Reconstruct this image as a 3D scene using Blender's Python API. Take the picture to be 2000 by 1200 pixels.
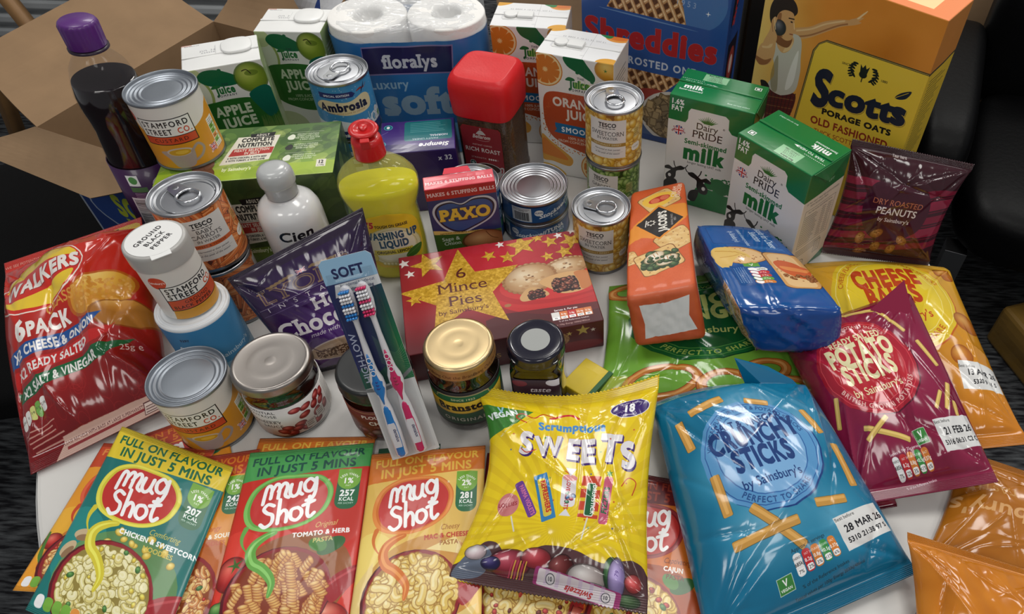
import bpy, math, numpy as np
from mathutils import Vector, Matrix, Euler
D = bpy.data
SC = bpy.context.scene
for o_ in list(D.objects): D.objects.remove(o_)
PI = math.pi

# ------------------------------------------------------------------ camera
cd = D.cameras.new('camera'); cam = D.objects.new('camera', cd); SC.collection.objects.link(cam); SC.camera = cam
cd.sensor_width = 36.0; cd.lens = 1437.0/2000*36.0; cd.shift_x = -221.0/2000; cd.clip_start = .01
_p, _r = .834, .032
_F = Vector((0, math.cos(_p), -math.sin(_p))); _R = Vector((1, 0, 0)); _U = _R.cross(_F)
_R2 = _R*math.cos(_r)+_U*math.sin(_r); _U2 = -_R*math.sin(_r)+_U*math.cos(_r)
cam.matrix_world = Matrix(((_R2.x, _U2.x, -_F.x, 0), (_R2.y, _U2.y, -_F.y, 0), (_R2.z, _U2.z, -_F.z, .683), (0, 0, 0, 1)))
SC.view_settings.view_transform = 'Standard'; SC.view_settings.look = 'None'
SC.view_settings.gamma = 1.0; SC.view_settings.use_curve_mapping = False; SC.view_settings.exposure = -0.13

# ------------------------------------------------------------------ world and lamps
wd = D.worlds.new('room_air'); SC.world = wd; wd.use_nodes = True
wd.node_tree.nodes['Background'].inputs[0].default_value = (.95, .97, 1, 1)
wd.node_tree.nodes['Background'].inputs[1].default_value = .25
def area(x, y, z, sx, sy, pw, tx=0, ty=0, col=(1, .975, .93)):
    l = D.lights.new('ceiling_panel', 'AREA'); l.shape = 'RECTANGLE'; l.size = sx; l.size_y = sy; l.energy = pw; l.color = col
    o = D.objects.new('ceiling_panel', l); SC.collection.objects.link(o); o.location = (x, y, z)
    d = Vector((tx-x, ty-y, -z)) if (tx or ty) else Vector((0, 0, -1))
    o.rotation_euler = d.to_track_quat('-Z', 'Y').to_euler()
for lx, ly, lp in ((-1.0, 1.0, 8), (.35, 1.0, 12), (1.7, 1.0, 8), (-1.0, 2.6, 14), (.35, 2.6, 20), (1.7, 2.6, 14), (-1.0, -.9, 10), (.35, -.9, 8), (1.7, -.9, 10)):
    area(lx, ly, 1.85, .58, .58, lp)

# ------------------------------------------------------------------ print artwork painter (all artwork is drawn here by code)
_tc = D.curves.new('lettering', 'FONT'); _to = D.objects.new('lettering', _tc); _tc.fill_mode = 'NONE'; _tc.resolution_u = 4
_gc = {}
def glyphs(s, sp=1.0):
    k = (s, sp)
    if k not in _gc:
        _tc.body = s; _tc.space_character = sp
        m = _to.to_mesh(); n = len(m.vertices)
        a = np.empty(n*3); m.vertices.foreach_get('co', a); a = a.reshape(-1, 3)[:, :2]/.682
        e = np.empty(len(m.edges)*2, np.int32); m.edges.foreach_get('vertices', e); e = e.reshape(-1, 2)
        ends = np.nonzero(e[:, 1] < e[:, 0])[0]; L = []; st = 0
        for i in ends: L.append(a[e[st, 0]:e[i, 0]+1].copy()); st = i+1
        _to.to_mesh_clear(); _gc[k] = L
    return _gc[k]
def cover(loops, w, h, SS=3):
    P = np.concatenate(loops); Q = np.concatenate([np.roll(l, -1, 0) for l in loops])
    ya, yb = P[:, 1]*SS-.5, Q[:, 1]*SS-.5
    lo = np.ceil(np.minimum(ya, yb)); hi = np.ceil(np.maximum(ya, yb))
    lo = np.clip(lo, 0, h*SS).astype(int); hi = np.clip(hi, 0, h*SS).astype(int)
    n = hi-lo; k = n > 0
    if not k.any(): return None
    n = n[k]; lo = lo[k]; ya = ya[k]; yb = yb[k]; xa = P[k, 0]; dx = Q[k, 0]-xa
    ix = np.repeat(np.arange(len(n)), n); row = np.arange(n.sum())-np.repeat(np.cumsum(n)-n, n)+lo[ix]
    x = np.clip(xa[ix]+(row-ya[ix])/(yb-ya)[ix]*dx[ix], 0, w); s = np.where(yb > ya, 1., -1.)[ix]
    xi = np.floor(x).astype(int); f = x-xi; W2 = w+2; b = row*W2+xi
    acc = np.bincount(b, s*(1-f), h*SS*W2)+np.bincount(b+1, s*f, h*SS*W2+1)[:h*SS*W2]
    c = np.clip(np.abs(np.cumsum(acc.reshape(h*SS, W2), 1)[:, :w]), 0, 1)
    return c.reshape(h, SS, w).mean(1)
def grow(l, d):
    e = np.roll(l, -1, 0)-l; e = e/np.maximum(np.hypot(e[:, 0], e[:, 1]), 1e-9)[:, None]
    n1 = np.stack([e[:, 1], -e[:, 0]], 1); n0 = np.roll(n1, 1, 0); m = n0+n1
    q = np.maximum((m*m).sum(1)/4, .45)
    return l+m/2/q[:, None]*d
def rotp(p, a):
    c, s = math.cos(a), math.sin(a); p = np.asarray(p, float)
    return np.stack([p[:, 0]*c-p[:, 1]*s, p[:, 0]*s+p[:, 1]*c], 1)
def ellp(cx, cy, rx, ry, rot=0, n=28):
    t = np.arange(n)*2*PI/n
    return rotp(np.stack([rx*np.cos(t), ry*np.sin(t)], 1), math.radians(rot))+[cx, cy]
def rrp(x, y, w, h, r=0, rot=0):
    if r <= 0: p = np.array([(0, 0), (w, 0), (w, h), (0, h)], float)
    else:
        r = min(r, w/2, h/2); t = np.linspace(0, PI/2, 6); q = []
        for cx, cy, a in ((w-r, h-r, 0), (r, h-r, PI/2), (r, r, PI), (w-r, r, 1.5*PI)): q += [(cx+r*math.cos(a+b), cy+r*math.sin(a+b)) for b in t]
        p = np.array(q)
    return rotp(p-[w/2, h/2], math.radians(rot))+[x+w/2, y+h/2]
def starp(cx, cy, R, r=.45, n=5, rot=0):
    t = PI/2+math.radians(rot)+np.arange(2*n)*PI/n; k = np.where(np.arange(2*n) % 2, R*r, R)
    return np.stack([cx+k*np.cos(t), cy+k*np.sin(t)], 1)
def smooth(p, closed=True, m=6):
    p = np.asarray(p, float); n = len(p); out = []
    for i in range(n if closed else n-1):
        a, b, c, d = (p[(i-1) % n], p[i], p[(i+1) % n], p[(i+2) % n]) if closed else (p[max(i-1, 0)], p[i], p[i+1], p[min(i+2, n-1)])
        for k in range(m):
            t = k/m; out.append(.5*((2*b)+(c-a)*t+(2*a-5*b+4*c-d)*t*t+(3*b-a-3*c+d)*t**3))
    if not closed: out.append(p[-1])
    return np.array(out)
def vnoise(h, w, cell, rng, oct=2):
    out = np.zeros((h, w)); A = 1; tot = 0
    for _ in range(oct):
        gh, gw = int(h/cell)+3, int(w/cell)+3; g = rng.random((gh, gw)); y = np.arange(h)/cell; x = np.arange(w)/cell
        yi = y.astype(int); xi = x.astype(int); fy = (y-yi)[:, None]; fx = (x-xi)[None]; fy = fy*fy*(3-2*fy); fx = fx*fx*(3-2*fx)
        a = g[yi][:, xi]; b = g[yi][:, xi+1]; c = g[yi+1][:, xi]; d = g[yi+1][:, xi+1]
        out += A*((a*(1-fx)+b*fx)*(1-fy)+(c*(1-fx)+d*fx)*fy); tot += A; A *= .5; cell = max(cell/2, 1.01)
    return out/tot
class Art:
    def __init__(s, w, h, bg=(255, 255, 255), S=4, seed=1):
        s.w, s.h, s.S = w, h, S; s.W, s.H = int(round(w*S)), int(round(h*S))
        s.a = np.empty((s.H, s.W, 3), np.float32); s.a[:] = bg; s.rng = np.random.default_rng(seed); s.M = None
    def fill(s, loops, col, al=1.0):
        if isinstance(loops, np.ndarray) and loops.ndim == 2 or (isinstance(loops, list) and len(loops) and np.ndim(loops[0]) == 1): loops = [loops]
        L = [np.asarray(l, float) for l in loops if len(l) > 2]
        if not L: return s
        if s.M: L = [s.M(l) for l in L]
        L = [l*s.S for l in L]
        mn = np.min([l.min(0) for l in L], 0); mx = np.max([l.max(0) for l in L], 0)
        x0, y0 = max(int(mn[0])-1, 0), max(int(mn[1])-1, 0); x1, y1 = min(int(mx[0])+2, s.W), min(int(mx[1])+2, s.H)
        if x1 <= x0 or y1 <= y0: return s
        c = cover([l-[x0, y0] for l in L], x1-x0, y1-y0)
        if c is None: return s
        v = s.a[y0:y1, x0:x1]; c = (c*al)[..., None]
        if callable(col):
            yy, xx = np.mgrid[y0:y1, x0:x1]; col = col(xx/s.S, yy/s.S)
        elif isinstance(col, np.ndarray) and col.ndim == 3: col = col[y0:y1, x0:x1]
        v += (np.asarray(col, np.float32)-v)*c
        return s
    def ell(s, cx, cy, rx, ry, col, rot=0, al=1.0): return s.fill(ellp(cx, cy, rx, ry, rot), col, al)
    def rect(s, x, y, w, h, col, r=0, rot=0, al=1.0): return s.fill(rrp(x, y, w, h, r, rot), col, al)
    def star(s, cx, cy, R, col, r=.45, n=5, rot=0): return s.fill(starp(cx, cy, R, r, n, rot), col)
    def stroke(s, p, wd, col, closed=False, al=1.0):
        p = np.asarray(p, float); n = len(p); L = []; ws = np.broadcast_to(np.asarray(wd, float), (n,))/2
        for i in range(n if closed else n-1):
            a, b = p[i], p[(i+1) % n]; d = b-a; l = math.hypot(*d)
            if l < 1e-6: continue
            m = np.array([-d[1], d[0]])/l; wa, wb = ws[i], ws[(i+1) % n]
            L.append(np.array([a-m*wa, b-m*wb, b+m*wb, a+m*wa]))
        if ws.max()*s.S > .8: L += [ellp(q[0], q[1], r, r, 0, 10) for q, r in zip(p, ws) if r > 0]
        return s.fill(L, col, al)
    def text(s, t, x, y, size, col=(255, 255, 255), an='c', rot=0, sx=1.0, b=0.0, sh=0.0, sp=1.0, serif=0, arc=0, out=None, al=1.0, wave=None):
        b = min(b, .082)
        if b > .02: sp += 1.5*b; sx /= 1+1.0*b
        L = [l.copy() for l in glyphs(t, round(sp, 3))]
        if not L: return s
        if serif:
            add = []
            for l in L:
                q = np.roll(l, -1, 0)
                for i in range(len(l)):
                    if abs(l[i, 1]-q[i, 1]) < .004:
                        yy = l[i, 1]; x0, x1 = sorted((l[i, 0], q[i, 0]))
                        if .05 < x1-x0 < .26:
                            for ref, dn in ((0, 1), (1, -1), (.76, -1), (1.03, -1), (1.07, -1), (-.3, 1)):
                                if abs(yy-ref) < .035: add.append(rrp(x0-.09, yy if dn > 0 else yy-.055, x1-x0+.18, .055)); break
            L += add
        if b: L = [grow(l, b) for l in L]
        xs = np.concatenate([l[:, 0] for l in L]); x0, x1 = xs.min(), xs.max()
        off = {'c': -(x0+x1)/2, 'l': -x0, 'r': -x1}[an]
        for l in L: l[:, 0] = (l[:, 0]+off+sh*l[:, 1])*size*sx; l[:, 1] *= size
        if wave: L = [wave(l) for l in L]
        if arc:
            for l in L:
                a = l[:, 0]/arc; rr = abs(arc)+(l[:, 1] if arc > 0 else -l[:, 1])
                if arc > 0: l[:, 0], l[:, 1] = rr*np.sin(a), rr*np.cos(a)-arc
                else: l[:, 0], l[:, 1] = rr*np.sin(-a), -rr*np.cos(a)-arc
        L = [rotp(l, math.radians(rot))+[x, y] for l in L]
        if out:
            for oc, ow, dx, dy in ([out] if not isinstance(out, list) else out): s.fill([grow(l, ow)+[dx, dy] for l in L], oc)
        return s.fill(L, col, al)
    def lines(s, x, y, w, n, dy, th, col, al=.8, rot=0):
        for i in range(n):
            ww = w*(.75+.25*s.rng.random())
            q = rotp([(0, -i*dy)], math.radians(rot))[0]; a = math.radians(rot)
            s.fill(rotp(rrp(0, 0, ww, th), a)+[x+q[0], y+q[1]], col, al)
        return s
    def noise(s, cell, amp, oct=2, seed=0):
        s.a += ((vnoise(s.H, s.W, cell*s.S, np.random.default_rng(seed), oct)-.5)*2*amp)[..., None]; return s
    def vgrad(s, c0, c1, p=1.0):
        t = (np.linspace(0, 1, s.H)**p)[:, None, None]; s.a = (np.array(c0)*(1-t)+np.array(c1)*t+np.zeros((s.H, s.W, 1))).astype(np.float32); return s
    def blob(s, cx, cy, rx, ry, c, dark, light, rot=0, sp=(.3, .35)):
        s.ell(cx, cy, rx*1.1, ry*1.1, dark, rot, .75)
        ca, sa = math.cos(math.radians(rot)), math.sin(math.radians(rot)); c, dark, light = map(np.array, (c, dark, light))
        def f(X, Y):
            u = (X-cx); v = (Y-cy); a = (u*ca+v*sa)/rx; b = (-u*sa+v*ca)/ry; r = np.sqrt(a*a+b*b)
            g = np.clip(1-np.hypot(u/rx+sp[0], v/ry-sp[1])*1.1, 0, 1)[..., None]; r = np.clip(r, 0, 1)[..., None]**2.5
            return c*(1-r*.55)+dark*r*.55+(light-c)*g*.9
        return s.fill(ellp(cx, cy, rx, ry, rot), f)
    def blobs(s, n, box, r, cols, dark, light, asp=(1, 1.5), clip=None):
        x0, y0, x1, y1 = box
        for _ in range(n):
            x, y = x0+(x1-x0)*s.rng.random(), y0+(y1-y0)*s.rng.random()
            if clip and not clip(x, y): continue
            rr = r*(.75+.5*s.rng.random()); c = cols[s.rng.integers(len(cols))]; a = asp[0]+(asp[1]-asp[0])*s.rng.random()
            s.blob(x, y, rr*a, rr, c, dark, light, s.rng.random()*180)
        return s
    def noodles(s, n, box, wd, cols, dark, light, clip=None, L=12, curl=1.0):
        x0, y0, x1, y1 = box
        for _ in range(n):
            x, y = x0+(x1-x0)*s.rng.random(), y0+(y1-y0)*s.rng.random()
            if clip and not clip(x, y): continue
            a = s.rng.random()*2*PI; p = [(x, y)]; da = (s.rng.random()-.5)*curl; st = L/9
            for k in range(9):
                a += da+(s.rng.random()-.5)*.5*curl; x += st*math.cos(a); y += st*math.sin(a); p.append((x, y))
            if clip: p = [q for q in p if clip(*q)]
            if len(p) < 3: continue
            p = np.array(p); c = cols[s.rng.integers(len(cols))]
            s.stroke(p, wd*1.35, dark, al=.7); s.stroke(p, wd, c); s.stroke(p+[-wd*.12, wd*.15], wd*.35, light, al=.75)
        return s
    def img(s, name):
        a = np.ones((s.H, s.W, 4), np.float32); g = np.clip(s.a, 0, 255)/255; a[..., :3] = (g*.93+g.mean(2, keepdims=True)*.07)*.965
        im = D.images.new(name, s.W, s.H); im.pixels.foreach_set(a.ravel()); im.update(); im.pack(); return im

# ------------------------------------------------------------------ materials
def lin(c): return tuple(((v/255)/12.92 if v/255 <= .04045 else ((v/255+.055)/1.055)**2.4) for v in c)+(1,)
_mc = {}
def mat(name, col=(128, 128, 128), rough=.5, metal=0.0, coat=0.0, trans=0.0, ior=1.45, noise=0.0, nscale=80, bump=0.0, bscale=200, art=None, crimp=None, spec=.5, alpha=1.0, aniso=0, film=None):
    m = D.materials.new(name); m.use_nodes = True; nt = m.node_tree; B = nt.nodes['Principled BSDF']; I = B.inputs
    I['Base Color'].default_value = lin(col); I['Roughness'].default_value = rough; I['Metallic'].default_value = metal
    I['Coat Weight'].default_value = coat; I['Coat Roughness'].default_value = .08; I['Transmission Weight'].default_value = trans; I['IOR'].default_value = ior
    I['Specular IOR Level'].default_value = spec; I['Alpha'].default_value = alpha
    if aniso: I['Anisotropic'].default_value = aniso
    def N(t, **k):
        n = nt.nodes.new(t)
        for a, b in k.items(): setattr(n, a, b)
        return n
    lk = nt.links.new; colsock = None
    if art is not None:
        t = N('ShaderNodeTexImage'); t.image = art.img(name+'_print'); t.extension = 'EXTEND'; uv = N('ShaderNodeUVMap'); uv.uv_map = 'UVMap'; lk(uv.outputs[0], t.inputs[0]); colsock = t.outputs[0]
    if noise:
        tc = N('ShaderNodeTexCoord'); nz = N('ShaderNodeTexNoise'); nz.inputs['Scale'].default_value = nscale; nz.inputs['Detail'].default_value = 4; lk(tc.outputs['Object'], nz.inputs['Vector'])
        mx = N('ShaderNodeMix', data_type='RGBA', blend_type='MULTIPLY'); mx.inputs[0].default_value = 1
        mr = N('ShaderNodeMapRange'); mr.inputs['From Min'].default_value = .25; mr.inputs['From Max'].default_value = .75; mr.inputs['To Min'].default_value = 1-noise; mr.inputs['To Max'].default_value = 1+noise*.3; lk(nz.outputs['Fac'], mr.inputs['Value'])
        if colsock: lk(colsock, mx.inputs[6])
        else: mx.inputs[6].default_value = lin(col)
        cc = N('ShaderNodeCombineColor')
        for k in range(3): lk(mr.outputs[0], cc.inputs[k])
        lk(cc.outputs[0], mx.inputs[7]); colsock = mx.outputs[2]
    if colsock: lk(colsock, I['Base Color'])
    last = None
    if bump:
        tc = N('ShaderNodeTexCoord'); nz = N('ShaderNodeTexNoise'); nz.inputs['Scale'].default_value = bscale; nz.inputs['Detail'].default_value = 3; lk(tc.outputs['Object'], nz.inputs['Vector'])
        b = N('ShaderNodeBump'); b.inputs['Strength'].default_value = bump; b.inputs['Distance'].default_value = .002; lk(nz.outputs['Fac'], b.inputs['Height']); last = b
    if crimp:   # crimp = (band width in v, ridge count over the whole length, axis)
        w_, n_, ax = crimp; uv = N('ShaderNodeUVMap'); uv.uv_map = 'UVMap'; sp = N('ShaderNodeSeparateXYZ'); lk(uv.outputs[0], sp.inputs[0])
        def M(op, a, b=None):
            q = N('ShaderNodeMath', operation=op)
            for i, v in enumerate((a, b)):
                if v is None: continue
                if isinstance(v, (int, float)): q.inputs[i].default_value = v
                else: lk(v, q.inputs[i])
            return q.outputs[0]
        acc = None
        for k, ch in enumerate('XY'):
            if ch not in ax: continue
            v = sp.outputs[k]; d = M('ABSOLUTE', M('SUBTRACT', v, .5)); msk = M('GREATER_THAN', d, .5-w_)
            r = M('MULTIPLY', M('SINE', M('MULTIPLY', v, 2*PI*n_)), msk); acc = r if acc is None else M('ADD', acc, r)
        b = N('ShaderNodeBump'); b.inputs['Strength'].default_value = .8; b.inputs['Distance'].default_value = .0005; lk(acc, b.inputs['Height'])
        if last: lk(last.outputs[0], b.inputs['Normal'])
        last = b
    if last: lk(last.outputs[0], I['Normal'])
    return m

# ------------------------------------------------------------------ mesh helpers
def link(o, parent=None):
    SC.collection.objects.link(o)
    if parent: o.parent = parent
    return o
def mesh(name, V, Fc, mats, parent=None, uv=None, mi=None, smooth_=True, loc=None, rot=None, bevel=0):
    me = D.meshes.new(name); me.from_pydata([tuple(v) for v in np.asarray(V).tolist()], [], Fc)
    for m in (mats if isinstance(mats, (list, tuple)) else [mats]): me.materials.append(m)
    if uv is not None:
        l = me.uv_layers.new(name='UVMap'); l.data.foreach_set('uv', np.asarray(uv, np.float32).ravel())
    if mi is not None: me.polygons.foreach_set('material_index', mi)
    me.polygons.foreach_set('use_smooth', [bool(smooth_)]*len(me.polygons)); me.update()
    o = link(D.objects.new(name, me), parent)
    if loc is not None: o.location = loc
    if rot is not None: o.rotation_euler = rot
    if bevel:
        b = o.modifiers.new('edge', 'BEVEL'); b.width = bevel; b.segments = 2; b.limit_method = 'ANGLE'
    return o
def empty(name, loc, rz=0, rx=0, ry=0):
    o = link(D.objects.new(name, None)); o.location = loc; o.rotation_euler = (rx, ry, rz); o.empty_display_size = .02; return o
def tag(o, label, cat, group=None, kind=None):
    o['label'] = label; o['category'] = cat
    if group: o['group'] = group
    if kind: o['kind'] = kind
    return o
def lathe(prof, seg=64, uvv=None, sq=None):
    """prof list of (r,z,mat); returns V,F,UV,MI. UV u runs so that print reads left to right seen from outside, u=.5 faces -Y. sq = superellipse exponent"""
    V, Fc, UV, MI = [], [], [], []
    z0 = min(p[1] for p in prof); z1 = max(p[1] for p in prof); n = len(prof)
    for r, z, *_ in prof:
        for k in range(seg):
            a = -PI/2-PI+2*PI*k/seg; c, s_ = math.cos(a), math.sin(a); rr = r
            if sq: rr = r/((abs(c)**sq+abs(s_)**sq)**(1/sq))
            V.append((rr*c, rr*s_, z))
    vv = uvv or (z0, z1)
    for i in range(n-1):
        for k in range(seg):
            k2 = (k+1) % seg; Fc.append((i*seg+k, i*seg+k2, (i+1)*seg+k2, (i+1)*seg+k))
            va, vb = [(prof[j][1]-vv[0])/(vv[1]-vv[0]) for j in (i, i+1)]
            UV += [(k/seg, va), ((k+1)/seg, va), ((k+1)/seg, vb), (k/seg, vb)]; MI.append(prof[i][2] if len(prof[i]) > 2 else 0)
    return V, Fc, UV, MI
def cap(V, Fc, UV, MI, seg, ring, m, flip=False):
    b = ring*seg; f = [b+k for k in range(seg)]
    if flip: f = f[::-1]
    Fc.append(tuple(f)); UV += [(.5+.5*math.cos(2*PI*k/seg), .5+.5*math.sin(2*PI*k/seg)) for k in range(seg)]; MI.append(m)
def turned(name, prof, mats, parent, seg=64, top=True, bot=True, uvv=None, sq=None, loc=None, rz=0):
    V, Fc, UV, MI = lathe(prof, seg, uvv, sq)
    if top: cap(V, Fc, UV, MI, seg, len(prof)-1, prof[-1][2] if len(prof[-1]) > 2 else 0)
    if bot: cap(V, Fc, UV, MI, seg, 0, prof[0][2] if len(prof[0]) > 2 else 0, True)
    o = mesh(name, V, Fc, mats, parent, UV, MI, True, loc, (0, 0, rz)); w = o.modifiers.new('shade', 'WEIGHTED_NORMAL'); w.weight = 60; return o
def box(name, w, d, h, mats, parent=None, loc=None, rot=None, bevel=.0006, warp=0.0, seed=0, n=6, faces='fbrltd'):
    """box with its front-left-bottom corner at the origin; mats: dict face->material (f b r l t d, '*' default); each face carries 0..1 UVs reading upright"""
    keys = list(dict.fromkeys(mats.values())); rng = np.random.default_rng(seed); V = []; Fc = []; UV = []; MI = []; idx = {}
    def vid(p):
        k = tuple(round(c, 6) for c in p)
        if k not in idx: idx[k] = len(V); V.append(list(p))
        return idx[k]
    fr = {'f': ((0, 0, 0), (w, 0, 0), (0, 0, h)), 'b': ((w, d, 0), (-w, 0, 0), (0, 0, h)), 'r': ((w, 0, 0), (0, d, 0), (0, 0, h)),
          'l': ((0, d, 0), (0, -d, 0), (0, 0, h)), 't': ((0, 0, h), (w, 0, 0), (0, d, 0)), 'd': ((0, d, 0), (w, 0, 0), (0, -d, 0))}
    for f in faces:
        o, a, b = map(np.array, fr[f])
        for i in range(n):
            for j in range(n):
                q = [(i/n, j/n), ((i+1)/n, j/n), ((i+1)/n, (j+1)/n), (i/n, (j+1)/n)]
                Fc.append(tuple(vid(o+a*u+b*v) for u, v in q)); UV += q; MI.append(keys.index(mats.get(f, mats.get('*'))))
    V = np.array(V, float)
    if warp:
        c = V/[w, d, h]-.5; ph = rng.random(6)*6
        for ax, dim in enumerate((w, d, h)):
            o1, o2 = [k for k in range(3) if k != ax]; e = (1-(2*c[:, o1])**2)*(1-(2*c[:, o2])**2)
            V[:, ax] += np.sign(c[:, ax])*(np.abs(c[:, ax]) > .49)*e*warp*(.6+.4*np.sin(9*c[:, o1]+ph[ax])+.3*np.sin(7*c[:, o2]+ph[ax+3]))
    return mesh(name, V, Fc, keys, parent, UV, MI, False, loc, rot, bevel)
def tube(name, pts, r, mat_, parent=None, closed=False, seg=8, sq=(1, 1)):
    P = [Vector(p) for p in pts]; n = len(P); V = []; Fc = []; rs = r if isinstance(r, (list, tuple)) else [r]*n
    up = Vector((0, 0, 1))
    for i, p in enumerate(P):
        t = (P[(i+1) % n]-P[i-1]) if closed else (P[min(i+1, n-1)]-P[max(i-1, 0)]); t.normalize()
        u = t.cross(up)
        if u.length < 1e-4: u = t.cross(Vector((1, 0, 0)))
        u.normalize(); v = u.cross(t)
        for k in range(seg):
            a = 2*PI*k/seg; V.append(p+u*rs[i]*math.cos(a)*sq[0]+v*rs[i]*math.sin(a)*sq[1])
    for i in range(n if closed else n-1):
        j = (i+1) % n
        for k in range(seg): k2 = (k+1) % seg; Fc.append((i*seg+k, i*seg+k2, j*seg+k2, j*seg+k))
    if not closed: Fc += [tuple(range(seg))[::-1], tuple((n-1)*seg+k for k in range(seg))]
    return mesh(name, [tuple(v) for v in V], Fc, mat_, parent)
def creases(U, Vv, seed, n, amp, w=.012, L=.25, dirs=None):
    rng = np.random.default_rng(seed); h = np.zeros_like(U)
    for _ in range(n):
        cu, cv, a = rng.random(), rng.random(), (rng.random()*PI if dirs is None else dirs[rng.integers(len(dirs))]+(rng.random()-.5)*.6)
        x = (U-cu)*math.cos(a)+(Vv-cv)*math.sin(a); y = -(U-cu)*math.sin(a)+(Vv-cv)*math.cos(a)+.25*x*x*(rng.random()-.5)
        l = L*(.4+rng.random()); ww = w*(.6+rng.random()); h += (rng.choice((-1, 1)))*amp*(.4+rng.random())*np.exp(-np.abs(y)/ww)*np.exp(-(x/l)**2)
    return h
def bag(name, TL, TR, BR, BL, T, mats, parent=None, seal=.06, pinch=.03, seed=0, ncr=26, amp=.0012, Tb=.35, nu=100, nv=130, pw=.55, zig=0.0, pleat=.0012, lump=.0015, zmin=.001, arch=0.0, vpk=.5, cw=.012, shape=None, pL=0.0, pR=0.0, dip=0.0, droop=0.0):
    """filled film bag between four world corners; T = bulge of the printed face"""
    TL, TR, BR, BL = [np.array(p, float) for p in (TL, TR, BR, BL)]; rng = np.random.default_rng(seed+77)
    u = np.linspace(0, 1, nu+1); v = np.linspace(0, 1, nv+1); U, Vv = np.meshgrid(u, v)
    vv = np.clip((Vv-seal)/(1-2*seal), 0, 1); side = 1-np.abs(2*U-1)**2.6; end = 1-np.abs(2*vv**(math.log(.5)/math.log(vpk))-1)**2.4
    prof = (np.clip(side, 0, 1)**.6)*(np.clip(end, 0, 1)**pw)
    Up = .5+(U-.5)*(1-2*pinch*np.sin(PI*vv)**.7)
    Up = Up+pL*np.sin(PI*np.clip(Vv*.86, 0, 1))**1.3*(1-U)-pR*np.sin(PI*vv)**1.3*U; Uo = U; Vo = Vv; Vv = Vv-dip*np.sin(PI*U)*Vv**3
    P = (BL*(1-Up[..., None])+BR*Up[..., None])*(1-Vv[..., None])+(TL*(1-Up[..., None])+TR*Up[..., None])*Vv[..., None]
    Vv = Vo; P[..., 2] -= droop*np.clip((Vv-1+seal*1.3)/(seal*1.3), 0, 1)**1.5
    n = np.cross((TR-TL)+(BR-BL), (TL-BL)+(TR-BR)); n /= np.linalg.norm(n)
    ph = rng.random(8)*6.28; edge = np.exp(-vv/.10)+np.exp(-(1-vv)/.10); ins = ((vv > 0) & (vv < 1))*1.0
    pl = pleat*edge*(np.sin(2*PI*(3+3*rng.random())*U+ph[0]+3*vv)+.5*np.sin(2*PI*(9+2*rng.random())*U+ph[1]-2*vv)+.2*np.sin(2*PI*19*U+ph[4]))*np.minimum(vv*12, 1)*np.minimum((1-vv)*12, 1)
    lm = lump*(np.sin(5*U+4*Vv+ph[2])+np.sin(9*Vv-4*U+ph[3])+.6*np.sin(15*U+7*Vv+ph[5]))*prof
    cr = creases(U, Vv, seed, ncr, amp, cw)*np.minimum(prof*2.2, 1)
    for cu in (0, 1):
        for cv in (seal, 1-seal):
            for _ in range(3):
                a = math.atan2(.5-cv, .5-cu)+(rng.random()-.5)*1.1; x = (U-cu)*math.cos(a)+(Vv-cv)*math.sin(a); y = -(U-cu)*math.sin(a)+(Vv-cv)*math.cos(a)+.15*x*x*(rng.random()-.5)
                cr += rng.choice((-1, 1))*amp*1.6*np.exp(-np.abs(y)/(.008+.03*np.abs(x)))*np.exp(-(x/(.25+.3*rng.random()))**2)*np.minimum(prof*3, 1)*(x > 0)
    top = T*prof+pl+lm+cr; bot = -T*Tb*prof-pl*.4-.3*cr
    P = P+n*(arch*np.sin(PI*Vv)*np.ones_like(U))[..., None]
    if zig: P[-1, ::2] += (TL-BL)/np.linalg.norm(TL-BL)*zig; P[0, ::2] -= (TL-BL)/np.linalg.norm(TL-BL)*zig
    A = P+n*(top+.0002)[..., None]; Bm = P+n*(bot-.0002)[..., None]
    if zmin is not None: A[..., 2] = np.maximum(A[..., 2], zmin+.0006); Bm[..., 2] = np.maximum(np.minimum(Bm[..., 2], A[..., 2]-.0004), zmin)
    N1 = (nu+1)*(nv+1); V = np.concatenate([A.reshape(-1, 3), Bm.reshape(-1, 3)]); idx = np.arange(N1).reshape(nv+1, nu+1)
    a, b, c, d = idx[:-1, :-1].ravel(), idx[:-1, 1:].ravel(), idx[1:, 1:].ravel(), idx[1:, :-1].ravel()
    F1 = np.stack([a, b, c, d], 1); F2 = np.stack([d, c, b, a], 1)+N1
    rim = np.concatenate([idx[0, :], idx[1:, -1], idx[-1, -2::-1], idx[-2:0:-1, 0]]); r2 = np.roll(rim, -1); F3 = np.stack([r2, rim, rim+N1, r2+N1], 1)
    Fa = np.concatenate([F1, F2, F3]); uvp = np.stack([U.ravel(), Vv.ravel()], 1); uvp = np.concatenate([uvp, uvp])
    UV = uvp[Fa.ravel()]; MI = np.concatenate([np.zeros(len(F1), int), np.full(len(F2)+len(F3), 1 if len(mats) > 1 else 0)])
    return mesh(name, V, Fa.tolist(), mats, parent, UV, MI.tolist(), True)
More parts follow.
